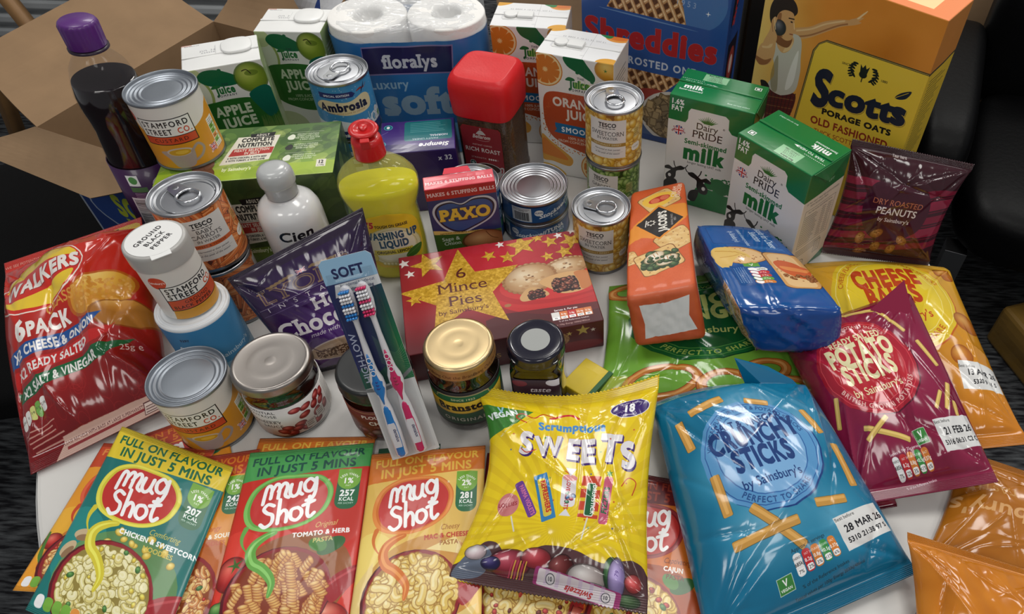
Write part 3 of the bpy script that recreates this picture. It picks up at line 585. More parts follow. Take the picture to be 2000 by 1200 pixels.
# cartons ---------------------------------------------------------
def milk_f(side=False):
    w, h = 112, 170; A = Art(w, h, (232, 230, 226), 5, 3); g = (14, 122, 60); g2 = (70, 130, 90)
    gp = np.array([(0, 175), (0, 134), (24, 134), (27, 140), (27, 151), (30, 156), (76, 156), (81, 152), (82, 138), (87, 132), (112, 128), (112, 175)])
    A.fill(grow(gp[::-1], 1.3), (150, 180, 160)); A.fill(gp, g)
    A.text('1.6%', 4, 158, 7, W_, 'l', b=.05, sx=.9); A.text('FAT', 4, 148.5, 7, W_, 'l', b=.05, sx=.9)
    for k in range(11): a = (k-5)*.2; A.stroke([(54+k*.9-4.5, 139), (54+(k-5)*2.6, 150-abs(k-5)*1.3)], [2, .3], (40, 120, 50))
    A.text('Dairy', 54, 128, 9.6, BK, serif=1, sx=.95); A.text('PRIDE', 55, 115, 10.6, BK, serif=1, sx=1.02); A.text('®', 76, 135, 2.6, BK)
    A.text('BRITISH MILK', 16, 121, 2.3, (150, 50, 60), arc=9, b=.03); A.text('BRITISH MILK', 16, 119, 2.3, (150, 50, 60), arc=-9, b=.03); A.ell(16, 120, 7, 7, (35, 50, 120))
    for a in (35, 145): d = 6.6*np.array([math.cos(math.radians(a)), math.sin(math.radians(a))]); A.stroke([(16, 120)-d, (16, 120)+d], 2.4, W_); A.stroke([(16, 120)-d, (16, 120)+d], 1, (200, 40, 50))
    A.rect(14.2, 113.4, 3.6, 13.2, W_); A.rect(9.4, 118.2, 13.2, 3.6, W_); A.rect(15.1, 113.2, 1.8, 13.6, (200, 40, 50)); A.rect(9.2, 119.1, 13.6, 1.8, (200, 40, 50))
    A.text('Semi-skimmed', 54, 103, 7, (30, 120, 60), b=.045, sx=.95); A.text('milk', 54, 79, 22, (22, 118, 56), b=.09, sx=1.0); A.text('longer lasting UHT milk', 56, 72, 3.6, (50, 60, 50), sx=.95)
    A.fill(smooth([(46, 0), (48, 34), (70, 36), (90, 32), (112, 30), (112, 0)], True, 3), (24, 124, 60)); A.rect(48, 0, 64, 26, (24, 124, 60)); A.rect(72, 20, 10, 22, (24, 124, 60))
    for x, y, r in ((68, 44, 9), (78, 50, 10), (90, 46, 10), (84, 40, 10), (98, 40, 8)): A.ell(x, y, r, r*.8, (24, 116, 54))
    for k in range(60): A.ell(60+A.rng.random()*44, 36+A.rng.random()*24, 1.6, 1.4, (24, 116, 54))
    A.text('1L', 102, 14, 9, (130, 190, 150), b=.05)
    def cow(x, y, s, m):
        P = lambda q: np.array(q, float)*[s*m, s]+[x, y]
        A.fill(smooth(P([(-14, 6), (-8, 9), (-2, 6), (3, 9), (10, 13), (16, 10), (12, 6), (4, 2), (3, -8), (-2, -16), (-10, -16), (-12, -8), (-8, -2), (-5, 2), (-14, 2)])), BK); A.stroke(P([(2, 9), (0, 13), (-1, 18)]), s*1.4, BK); A.stroke(smooth(P([(12, 11), (17, 12), (20, 17)]), False), s*1.2, BK); A.ell(x-6*s*m, y-8*s, 2.4*s, 3*s, (232, 230, 226))
    cow(14, 52, .95, 1); cow(52, 44, 1.1, -1); A.fill(smooth([(0, 30), (10, 40), (20, 36), (16, 14), (0, 8)]), BK); A.fill(smooth([(40, 26), (52, 30), (48, 10), (38, 12)]), BK)
    A.rect(0, 0, 46, 8, (24, 124, 60)); return A
def milk_t(w=112, d=77):
    A = Art(w, d, (12, 128, 62), 5, 3); A.rect(0, 38, w, .5, (10, 90, 46)); A.rect(0, 37, w, .4, (120, 200, 150))
    A.text('milk', 24, 25, 10, W_, b=.07); A.text('Semi-skimmed', 26, 35, 4, W_, b=.02) if 0 else None
    A.text('TEAR TO HERE', 27, 42, 4, W_, b=.02); A.fill(np.array([(46, 41.8), (52, 44), (46, 46.2)]), W_)
    for k in range(12): A.rect(2+k*2.6, 50, 1.4, .8, W_)
    A.rect(28, 54, 32, 19, (150, 210, 160)); A.text('Best before', 42, 69.6, 2.6, BK, b=.04); A.text('12/11/25', 44, 64.6, 3, (60, 80, 60)); A.text('13:42 L22', 44, 60.4, 3, (60, 80, 60)); A.text('134332 286', 44, 56.2, 3, (60, 80, 60))
    A.rect(96, 60, 9, 8, W_); A.rect(97, 61, 7, 6, (20, 100, 56)); A.rect(98.6, 62.2, 3.8, 3.6, W_); A.text('Semi-skimmed', 22, 18.5, 3.6, W_, b=.03); A.text('Best served chilled', 88, 8, 2.6, W_)
    return A
def milk_s():
    A = Art(77, 170, (222, 208, 190), 5, 3); A.fill(np.array([(0, 128), (77, 133), (77, 170), (0, 170)]), (14, 110, 56)); A.text('LIFT', 48, 140, 4, (150, 200, 160), b=.02); A.stroke([(8, 168), (36, 142), (68, 168)], .5, (10, 80, 40)); A.stroke([(36, 142), (36, 132)], .5, (10, 80, 40))
    A.text('ULTRA HEAT TREATED HOMOGENISED', 38, 122, 2.7, (60, 60, 60), sx=.9); A.text('SEMI SKIMMED MILK', 32, 117, 2.7, (60, 60, 60)); A.rect(8, 50, 60, 62, (70, 75, 70)); A.rect(8.6, 50.6, 58.8, 60.8, (222, 208, 190)); A.text('NUTRITION INFORMATION', 38, 106, 2.6, (60, 60, 60))
    for k in range(14): A.lines(10, 101-k*3.6, 28, 1, 1, 1, (80, 80, 80)); A.lines(44, 101-k*3.6, 10, 1, 1, 1, (80, 80, 80)); A.lines(56, 101-k*3.6, 9, 1, 1, 1, (80, 80, 80)); A.rect(8, 99.6-k*3.6, 60, .25, (120, 120, 120))
    A.lines(8, 44, 56, 4, 3.4, 1, (80, 80, 80)); A.ell(24, 16, 8, 8, (60, 60, 60)); A.ell(24, 16, 7.2, 7.2, (222, 208, 190)); A.lines(19, 18, 10, 3, 3, 1, (70, 70, 70)); A.rect(50, 20, 12, 20, (60, 60, 60)); A.rect(50.6, 20.6, 10.8, 18.8, (222, 208, 190)); A.lines(52, 36, 8, 5, 3.4, .8, (70, 70, 70))
    A.fill(np.array([(40, 0), (77, 0), (77, 16)]), (24, 110, 56)); return A
def orange_slice(A, x, y, r, rot=0):
    A.ell(x, y, r, r, (214, 130, 30)); A.ell(x, y, r*.94, r*.94, (238, 214, 160)); A.ell(x, y, r*.85, r*.85, (240, 200, 130))
    for k in range(9):
        a = math.radians(rot+k*40); b = math.radians(rot+k*40+35); A.fill(smooth([(x+.1*r*math.cos((a+b)/2), y+.1*r*math.sin((a+b)/2)), (x+.78*r*math.cos(a), y+.78*r*math.sin(a)), (x+.82*r*math.cos((a+b)/2), y+.82*r*math.sin((a+b)/2)), (x+.78*r*math.cos(b), y+.78*r*math.sin(b))], True, 4), (216, 122, 34))
def jlogo(A, x, y, s, c2=(60, 140, 50)):
    A.text('THE', x+2*s, y+10.5*s, 2.6*s, (40, 50, 60), b=.03, sp=1.25); A.text('Juice', x, y, 9.4*s, (34, 112, 56), b=.12, sx=.82); A.fill(smooth([(x-16*s, y+8*s), (x-12*s, y+12*s), (x-6*s, y+11*s), (x-5*s, y+8.4*s), (x-10*s, y+7.6*s)]), (34, 112, 56)); A.text('COMPANY', x, y-4.6*s, 2.8*s, (40, 50, 60), b=.03, sp=1.4)
def leaf(A, P, c=(8, 104, 56)):
    A.fill(smooth(P), c)
    for q in np.array(P)[[2, 3]]: A.ell(q[0], q[1], 2.5, 2, c)
def orange_f(): 
    w, h = 105, 188; A = Art(w, h, (232, 230, 226), 5, 6)
    orange_slice(A, 12, 166, 24, 8); leaf(A, [(38, 188), (42, 176), (56, 168), (76, 158), (80, 166), (70, 180), (60, 190)]); A.blob(98, 178, 17, 14, (226, 160, 40), (180, 110, 20), (246, 210, 110)); A.star(94, 177, 3, (60, 120, 40), .3, 5)
    jlogo(A, 58, 146, 1.18); A.text('uice', 62.6, 146, 11.1, (120, 180, 30), b=.12, sx=.82, al=.55)
    P = smooth([(12, 132), (50, 136), (96, 132), (102, 110), (101, 70), (94, 50), (70, 44), (60, 46), (30, 56), (12, 72), (6, 100)]); A.fill(P, (196, 78, 26)); 
    for _ in range(220): t = A.rng.random()*6.28; A.ell(54+50*math.cos(t)*(.9+.14*A.rng.random()), 88+46*math.sin(t)*(.9+.14*A.rng.random()), .9, .9, (214, 120, 50))
    A.fill(P, (190, 70, 24), .6); A.text('ORANGE', 55, 115, 12.5, (236, 226, 214), b=.06, sx=.93); A.text('JUICE', 60, 98, 12.5, (236, 226, 214), b=.06, sx=.95)
    A.fill(np.array([(22, 82), (24, 78), (20, 73), (26, 72), (92, 70), (96, 76), (92, 80), (96, 86), (22, 88)]), (24, 112, 170)); A.text('SMOOTH', 56, 75, 7.6, W_, b=.05, sp=1.15); A.text('100% JUICE', 54, 64, 4, (236, 220, 200), b=.02); A.text('FROM CONCENTRATE', 54, 58, 4, (236, 220, 200), b=.02, sx=.95)
    A.fill(smooth([(0, 52), (2, 66), (14, 56), (34, 42), (46, 30), (40, 18), (16, 22), (0, 24)]), (226, 160, 56)); A.fill(smooth([(0, 48), (4, 60), (16, 50), (32, 38), (38, 28), (16, 30), (0, 34)]), (226, 126, 34)); orange_slice(A, 84, 22, 26, 0); A.fill(smooth([(0, 0), (0, 16), (20, 14), (34, 4), (30, 0)]), (226, 180, 70))
    A.rect(66, 0, .35, 188, (90, 90, 90), al=.6); return A
def orange_t():
    A = Art(105, 71, (236, 236, 236), 5, 6); A.fill(smooth([(0, 60), (12, 62), (22, 71), (24, 80), (0, 80)]), (226, 160, 40)); A.ell(92, 68, 18, 13, (232, 150, 60)); A.ell(92, 70, 15, 10, (222, 116, 40)); A.fill(smooth([(66, 71), (80, 62), (84, 71)]), (40, 130, 70)); A.ell(98, 0, 18, 12, (226, 160, 40))
    A.text('13 JUL 26 13:41 4 3088 35', 50, 52, 2.8, (120, 120, 120), rot=180, sp=1.3); A.rect(0, 48, 105, .4, (190, 190, 190)); A.rect(62, 0, .4, 71, (180, 180, 180)); A.rect(12, 20, 40, 22, (218, 218, 220), 2); A.text('LIFT', 60, 8, 2, (170, 170, 170)); return A
def plain_s(w, h, c, ln=(90, 90, 90), seed=1, n=24):
    A = Art(w, h, c, 3, seed); A.lines(w*.12, h*.86, w*.7, n, h*.03, h*.008+.3, ln, .7); return A
def apple(A, x, y, r, rot=0):
    A.blob(x, y, r, r*.98, (134, 160, 40), (70, 96, 20), (206, 214, 110)); A.ell(x+r*.1, y+r*.3, r*.45, r*.2, (90, 116, 26), 0, .7); A.stroke(smooth([(x+r*.05, y+r*.25), (x-r*.15, y+r*.55), (x-r*.45, y+r*.5)], False), 1.3, (50, 40, 24))
def apple_f():
    w, h = 100, 188; A = Art(w, h, (226, 226, 222), 5, 6)
    A.ell(2, 152, 24, 30, (150, 170, 90)); A.ell(1, 152, 21.5, 27.5, (214, 220, 200)); A.ell(6, 178, 15, 13, (190, 204, 150)); leaf(A, [(14, 176), (24, 184), (44, 182), (66, 168), (60, 160), (36, 160), (20, 166)], (6, 100, 62)); apple(A, 80, 166, 20)
    jlogo(A, 42, 150, 1.05)
    A.M = lambda l: l+[0, 26]; P = [(0, 106), (30, 114), (60, 114), (78, 110), (100, 104), (100, 60), (88, 48), (60, 40), (30, 44), (0, 62)]; A.fill(smooth(P), (38, 106, 36)); A.fill(smooth([(70, 118), (96, 126), (104, 100), (98, 86), (86, 80), (76, 96)]), (10, 100, 80))
    for _ in range(40): x = 72+26*A.rng.random(); A.stroke([(x, 62), (x+4*A.rng.random()-2, 76+8*A.rng.random())], [2, .4], (96, 130, 60), al=.8)
    A.text('APPLE', 42, 92, 13, (206, 220, 190), b=.07, sx=.92); A.text('JUICE', 44, 74, 13, (206, 220, 190), b=.07, sx=.95); A.text('100% JUICE', 45, 62, 4, (206, 220, 190)); A.text('FROM CONCENTRATE', 47, 56, 4, (206, 220, 190)); A.M = None
    A.ell(8, 40, 30, 24, (190, 200, 160)); A.ell(80, 14, 34, 26, (90, 120, 50)); A.ell(16, 38, 2.6, 3.6, (60, 40, 30)); return A
def apple_t():
    A = Art(100, 70, (236, 236, 234), 5); A.text('JUL 26', 34, 44, 4, (110, 110, 120), sp=1.3); A.text('0442503', 36, 38, 3.4, (110, 110, 120), sp=1.2); A.text('Best before end', 14, 64, 2, (60, 60, 60)); A.rect(0, 31, 100, .6, (180, 180, 180)); A.rect(0, 66, 14, 4, (200, 120, 100), al=.5); return A
def scott_f():
    w, h = 226, 310; A = Art(w, h, (216, 140, 44), 3.6, 8); yy = np.linspace(0, 1, A.H)[:, None, None]; xx = np.linspace(0, 1, A.W)[None, :, None]
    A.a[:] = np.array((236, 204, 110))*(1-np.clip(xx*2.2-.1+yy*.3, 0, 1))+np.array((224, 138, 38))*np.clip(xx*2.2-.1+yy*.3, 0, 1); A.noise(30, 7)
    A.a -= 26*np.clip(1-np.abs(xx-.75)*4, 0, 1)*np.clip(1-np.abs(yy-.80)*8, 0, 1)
    A.M = lambda l: np.stack([-11+l[:, 0]*.825, 88+l[:, 1]*.55+.33*np.maximum(0, l[:, 0]-70)], 1)
    sk, sd, sl = (212, 160, 100), (132, 76, 40), (240, 206, 150); PP = lambda *q: smooth(np.array(q, float))
    A.fill(PP((36, 100), (52, 112), (86, 112), (98, 96), (92, 40), (70, 20), (50, 22), (36, 50)), (96, 26, 26))   # kilt
    for k in range(9): A.stroke([(40+k*7, 108), (44+k*6, 24)], 1.6, (50, 20, 26), al=.8); A.stroke([(36, 36+k*8), (96, 42+k*8)], 1.3, ((50, 20, 26), (180, 150, 70))[k % 3 == 0], al=.7)
    A.fill(PP((58, 262), (78, 250), (100, 252), (140, 272), (160, 276), (162, 284), (140, 290), (116, 288), (96, 278), (70, 276)), sk)    # arm
    A.stroke(smooth([(74, 256), (100, 258), (138, 276), (158, 279)], False), 4, sd, al=.6); A.stroke(smooth([(70, 270), (98, 272), (120, 282), (146, 286)], False), 4, sl, al=.7)
    A.fill(PP((154, 276), (166, 276), (172, 280), (168, 283), (174, 290), (170, 292), (176, 300), (172, 302), (164, 292), (154, 288)), sk); A.stroke([(166, 290), (176, 304)], [4, 2], sl)
    A.fill(PP((32, 200), (44, 222), (48, 250), (62, 264), (80, 258), (88, 240), (92, 200), (96, 160), (92, 112), (60, 104), (44, 118), (52, 150), (44, 190)), (196, 192, 176))     # vest
    A.fill(PP((48, 222), (46, 250), (62, 262), (74, 250), (72, 226), (60, 210)), sk); A.fill(PP((60, 212), (72, 226), (73, 244), (66, 236)), sl, .6); A.fill(PP((52, 110), (46, 150), (52, 200), (58, 160), (62, 112)), (120, 110, 70), .55); A.fill(PP((76, 120), (88, 140), (86, 220), (78, 180)), (232, 230, 218), .8)
    A.fill(PP((16, 196), (12, 176), (20, 162), (34, 164), (44, 182), (46, 212), (42, 246), (34, 250), (30, 226), (20, 212)), sk); A.fill(PP((12, 178), (22, 160), (36, 168), (42, 186), (30, 176)), sd, .75); A.stroke(smooth([(24, 206), (36, 214), (39, 240)], False), 5, sl, al=.6)
    A.fill(PP((32, 110), (30, 122), (40, 124), (48, 112), (44, 96), (34, 96)), BK)
    A.M = None
    A.fill(PP((26, 214), (24, 228), (30, 238), (44, 234), (48, 222), (42, 212)), sd)
    A.fill(PP((12, 240), (10, 256), (16, 270), (30, 276), (42, 272), (48, 262), (44, 254), (30, 244), (20, 232)), (36, 24, 22))
    A.fill(PP((22, 250), (30, 258), (42, 258), (46, 250), (47, 243), (51, 238), (48, 235), (48, 230), (46, 224), (38, 221), (28, 226), (22, 238)), sk); A.fill(PP((22, 248), (27, 252), (28, 232), (34, 224), (26, 226)), sd, .7)
    A.stroke([(38, 250), (45, 251)], 1.5, (44, 26, 20)); A.ell(42.5, 246.5, 1.7, 1, (40, 24, 20)); A.stroke([(43, 231), (47, 231.5)], 1.2, (140, 60, 44)); A.stroke([(46, 246), (48, 239)], 1, sl)
    A.blob(27, 234, 9, 9.5, (54, 54, 62), (16, 16, 22), (130, 130, 140)); A.fill(PP((8, 206), (14, 226), (15, 240), (19, 246), (22, 242), (20, 232), (26, 222), (24, 212)), sk); A.stroke([(18, 244), (22, 230)], 1.4, sl, al=.8); A.stroke([(15, 238), (19, 226)], 1, sd, al=.7)
    def pan(e, c): A.fill(np.array([(70-e, -2), (82-e, 222+e*.2), (86-e*.5, 232+e*.5), (94, 238+e), (w+2, 243+e), (w+2, -2)]), c)
    pan(3.4, (50, 48, 40)); pan(2.2, (190, 160, 60)); pan(1.4, (50, 48, 40)); pan(.6, (238, 200, 52))
    return A
def scott_txt(A):
    nv = (22, 30, 52); o = [((150, 120, 40), .04, 1.3, -1.3), ((228, 190, 60), .03, .7, -.7)]
    A.text('S', 103, 155, 46, nv, b=.15, sx=.80, sh=.10, rot=5, out=o); A.text('cott', 158, 166, 29, nv, b=.15, sx=1.22, sh=.05, rot=6, out=o, sp=.96); A.text('s', 208, 172, 30, nv, b=.16, sx=1.15, rot=6, out=o); A.fill(smooth([(196, 204), (202, 212), (213, 218), (210, 208), (202, 203)]), nv); A.stroke([(197, 204), (210, 215)], .8, (222, 182, 40))
    A.text('PORAGE OATS', 158, 149, 7.4, BK, b=.11, rot=5, sx=1.3); A.text('OLD FASHIONED', 152, 130, 10, (150, 44, 24), b=.05, rot=4, sx=.95); A.text('THICK SCOTTISH OATS', 152, 117, 6.6, (150, 44, 24), rot=4, sx=.9)
    for s in (-1, 1):
        for k in range(6):
            a = math.radians(-70+k*26); x, y = 150+s*(10+5*math.cos(a)), 219+8*math.sin(a)+k*.2; A.ell(x, y, 3.6, 1.4, BK, s*(40-k*8)); A.ell(x+s*3, y-2, 3, 1.2, BK, -s*30)
    A.ell(150, 216, 5.2, 4.6, BK); A.fill(np.array([(145.5, 218), (144, 228), (147.5, 224), (150, 229), (152.5, 224), (156, 228), (154.5, 218)]), BK); A.rect(149.4, 206, 1.3, 10, BK); A.text('SINCE', 126, 220, 2.8, BK, rot=4); A.text('1880', 178, 216, 3.0, BK, rot=4); return A
def scott_s():
    A = Art(70, 310, (206, 130, 50), 3.6); A.fill(np.array([(0, 0), (70, 0), (70, 247), (0, 243)]), (226, 188, 48)); A.stroke([(0, 244), (70, 248)], 3, (60, 56, 44))
    for k in range(52): A.stroke([(10, 232-k*4.2), (30+26*A.rng.random(), 233-k*4.2)], 1.3, (96, 88, 40), al=.9)
    return A
def scott_t():
    A = Art(226, 70, (244, 132, 62), 3.6); A.rect(110, 14, 92, 44, (250, 214, 150)); A.text('FOR BEST BEFORE', 180, 50, 5, (130, 40, 20)); A.text('07 11 26 318', 150, 38, 6, (140, 120, 80)); A.text('02:35 T881', 150, 26, 6, (140, 120, 80)); return A
def waffle(A, P, k=7, ang=38, dx=0, dy=0):
    base = (168, 110, 62); A.fill(P, (92, 52, 26)); mn, mx = np.min(P, 0), np.max(P, 0)
    c = (mn+mx)/2; R = max(mx-mn)
    msk = Art(A.w, A.h, (0, 0, 0), A.S); msk.fill(P, (1, 1, 1)); sub = Art(A.w, A.h, (96, 56, 28), A.S); sub.a[:] = A.a; n = int(R/k)+2
    for a0 in (ang, ang+80):
        d = np.array([math.cos(math.radians(a0)), math.sin(math.radians(a0))]); q = np.array([-d[1], d[0]])
        for i in range(-n, n+1):
            p0 = c+q*i*k-d*R; p1 = c+q*i*k+d*R; sub.stroke([p0, p1], k*.5, (130, 80, 42)); sub.stroke([p0+q*.3, p1+q*.3], k*.40, (204, 152, 98)); sub.stroke([p0+q*.7, p1+q*.7], k*.14, (238, 204, 156))
    sub.noise(2.2, 16); A.a = A.a*(1-msk.a)+sub.a*msk.a
def shred_f():
    w, h = 218, 290; A = Art(w, h, (40, 84, 160), 3.6, 8)
    A.fill(np.array([(0, 290), (0, 250), (30, 290)]), (60, 92, 160)); A.ell(172, 226, 42, 40, (70, 118, 182)); A.fill(np.array([(52, 290), (140, 290), (134, 250), (70, 240)]), (196, 180, 160))
    waffle(A, smooth([(36, 190), (60, 230), (84, 262), (130, 268), (156, 200), (150, 188), (90, 190), (46, 188)], True, 3), 13); A.text('1953', 156, 217, 7.4, (160, 180, 214), sp=1.5, rot=-4); A.fill(np.array([(176, 290), (198, 268), (218, 286), (218, 290)]), (90, 130, 190)); A.text('SINCE', 26, 284, 6, (170, 190, 220), rot=-3); A.star(188, 212, 4, W_, .25, 4)
    waffle(A, smooth([(30, 120), (60, 124), (110, 122), (150, 120), (158, 112), (128, 82), (104, 60), (84, 66), (50, 100)], True, 3), 13)
    A.fill(np.array([(6, 198), (218, 190), (218, 112), (6, 114)]), (40, 84, 160)); A.fill(smooth([(26, 194), (90, 192), (178, 186), (90, 190)]), (110, 150, 200)); A.fill(np.array([(0, 290), (218, 290), (218, 262), (0, 262)]), (60, 100, 170), .5)
    rd = (190, 34, 40)
    A.text('Shreddies', 106, 146, 31, rd, b=.082, sx=1.08, rot=0, out=[((232, 226, 220), .13, 0, 0)]); A.text('FROSTED ONE', 122, 121, 10.5, (206, 216, 232), b=.05, rot=0, sp=1.15)
    A.fill(smooth([(70, 0), (80, 60), (120, 76), (160, 96), (218, 104), (218, 0)]), (66, 96, 150)); A.fill(smooth([(90, 78), (110, 88), (134, 86), (118, 74), (96, 50), (86, 34)]), (170, 60, 50)); A.ell(152, 46, 56, 44, (226, 222, 214)); A.ell(152, 46, 50, 39, (120, 100, 70))
    for _ in range(260):
        t, r = A.rng.random()*6.3, A.rng.random()**.5; x, y = 152+46*r*math.cos(t), 46+35*r*math.sin(t); g = .7+.5*A.rng.random(); A.rect(x-7, y-6, 14, 12, (120*g, 98*g, 64*g), 1, A.rng.random()*90); A.rect(x-5.6, y-4.6, 11, 9, (176*g, 152*g, 108*g), 1, A.rng.random()*90)
    A.rect(0, 0, 218, 10, (34, 70, 140)); return A
def shred_s():
    A = Art(93, 290, (34, 76, 156), 3); A.fill(smooth([(20, 190), (60, 230), (76, 280), (60, 300), (30, 260)]), (24, 30, 50)); A.text('Shreddies', 48, 226, 13, (190, 40, 46), rot=76, b=.12, out=(W_, .1, 0, 0)); A.rect(18, 90, 56, 76, (30, 26, 40)); A.ell(46, 128, 18, 26, (160, 60, 50)); A.ell(46, 128, 9, 14, (220, 200, 190)); A.lines(20, 70, 56, 12, 5, 1.2, (170, 190, 220)); return A
def bokeh(A, n, cols, r):
    for _ in range(n): A.ell(A.rng.random()*A.w, A.rng.random()*A.h, r*(.4+A.rng.random()), r*(.25+.5*A.rng.random()), cols[A.rng.integers(len(cols))], 40, .35)
    return A
def cat_top():
    w, h = 250, 110; A = Art(w, h, (60, 96, 36), 4, 5); yy = np.linspace(0, 1, A.H)[:, None, None]; A.a[:] = np.array((150, 186, 40))*(1-np.clip(yy*1.7-.15, 0, 1))+np.array((72, 110, 40))*np.clip(yy*1.7-.15, 0, 1)
    bokeh(A, 130, [(40, 76, 28), (190, 204, 110), (120, 160, 60), (30, 60, 24)], 16)
    A.fill(np.array([(0, 0), (250, 0), (250, 26), (0, 20)]), (164, 192, 40), .8)
    A.M = lambda l: np.stack([91+l[:, 0]*.62, 3+l[:, 1]*.92], 1); cat_print(A, 0, 0, 1); A.M = None; return A
def cat_print(A, ox, oy, s, front=False):
    T = lambda q: np.array(q, float)*s+[ox, oy]; cr = (228, 222, 204)
    A.blobs(26, (ox+0*s, oy+4*s, ox+30*s, oy+80*s), 8*s, [(150, 96, 66), (176, 120, 84)], (80, 44, 30), (220, 170, 130))
    A.fill(T([(62, 92), (142, 92), (132, 36), (42, 30)]), cr); A.fill(T([(60, 64), (136, 64), (134, 50), (54, 48)]), (184, 44, 36)); A.fill(T([(86, 90), (130, 90), (132, 100), (84, 98)]), BK)
    f = lambda t, x, y, z, c, **k: A.text(t, ox+x*s, oy+y*s, z*s, c, **k)
    f('ADULT', 108, 92.5, 4.4, cr, b=.08, sp=1.3); f('COMPLETE', 101, 80, 8.6, (34, 32, 28), b=.11, sx=.98); f('NUTRITION', 98, 68.4, 8.2, (34, 32, 28), b=.10, sx=.98); f('NO ADDED ARTIFICIAL COLOURS OR FLAVOURINGS', 98, 65, 1.9, (60, 56, 50)); f('MEATY SELECTION', 95, 57.6, 4.8, cr, b=.07, sp=1.1); f('IN JELLY', 97, 51, 4.8, cr, b=.08, sp=1.1)
    f('6 WITH CHICKEN, 6 WITH BEEF', 90, 42, 3.4, (40, 40, 36), b=.06); f('6 WITH TURKEY, 6 WITH LAMB', 88, 36.4, 3.4, (40, 40, 36), b=.06); f("by Sainsbury's", 76, 17, 6.2, (232, 236, 200), b=.05, sh=.1)
    for k in range(3):
        y = 88-k*24
        for j, t in enumerate((('SPECIALLY CONTAINS', 'OMEGA 3 AND 6 OILS', 'FOR HEALTHY SKIN AND', 'A SHINY COAT'), ('NATURALLY CONTAINS', 'CALCIUM FOR HEALTHY', 'BONES AND TEETH'), ('CONTAINS VITAMIN E', 'TO SUPPORT A HEALTHY', 'IMMUNE SYSTEM'))[k]): f(t, 196, y-j*4.4, 2.8, (226, 230, 210), b=.04)
        A.rect(ox+160*s, oy+(y+6)*s, 66*s, .5*s, (220, 226, 200)); A.fill(smooth(T([(158, y-4), (166, y+2), (172, y-2), (170, y-10), (160, y-10)])), (30, 34, 24) if k % 2 else (226, 230, 210))
    A.rect(ox+222*s, oy+12*s, 18*s, 16*s, cr); f('12', 231, 19, 6.6, (30, 30, 28), b=.08); f('x 100g', 231, 14, 3, (30, 30, 28)); return A
def cat_front():
    A = Art(250, 130, (60, 80, 36), 4, 9); bokeh(A, 140, [(34, 56, 24), (96, 120, 50), (44, 70, 28), (70, 96, 40)], 18); A.fill(np.array([(0, 0), (250, 0), (250, 34), (0, 30)]), (110, 140, 30), .8); A.M = lambda l: np.stack([84+l[:, 0]*.60, 8+l[:, 1]*.97], 1); cat_print(A, 0, 0, 1); A.M = None; return A
def cat_side():
    A = Art(110, 130, (40, 66, 26), 3, 9); return bokeh(A, 90, [(24, 44, 20), (150, 170, 90), (50, 80, 34)], 12)
def siem_t():
    A = Art(150, 73, (66, 40, 122), 5, 2); A.fill(smooth([(0, 0), (60, 20), (150, 0), (150, -10), (0, -10)]), (46, 26, 96)); t = (24, 116, 122)
    A.rect(82, 24, 64, 46, t, 4); A.M = lambda l: np.array([(x, y) for x, y in l])
    tx = lambda s_, x, y, z, c=(220, 222, 235), **k: A.text(s_, x, y, z, c, rot=180, **k)
    A.M = None; tx('NORMAL', 128, 36, 4, b=.06); tx('PANTY LINERS', 110, 29.5, 3.6); 
    for k in range(6): A.lines(90, 64-k*4, 50, 1, 1, .8, (120, 190, 190))
    tx('Siempre', 122, 17, 8, W_, b=.06, sh=.25); 
    for x, y in ((60, 60), (52, 22), (30, 8)): A.ell(x, y, 6, 6, (90, 180, 190)); A.ell(x, y, 5, 5, (30, 110, 130)); A.ell(x, y, 2.2, 3, W_)
    for k in range(4): A.lines(14, 62-k*13, 34, 2, 2.6, .7, (170, 160, 205))
    A.ell(14, 42, 14, 3, (190, 196, 215)); A.stroke(smooth([(20, 60), (40, 40), (60, 50)], False), .4, (150, 140, 200)); return A
def siem_f():
    A = Art(150, 100, (48, 26, 92), 4, 2); A.text('x 32', 134, 84, 7, (216, 214, 228), b=.05)
    for k in range(16): A.stroke(ellp(88, 50, 8+k*2, 20+k*2), .35, (74, 56, 124), True)
    A.rect(60, 14, 24, 8, (24, 116, 122), 2); A.text('Siempre', 40, 56, 14, (200, 196, 220), b=.07, sh=.25); return A
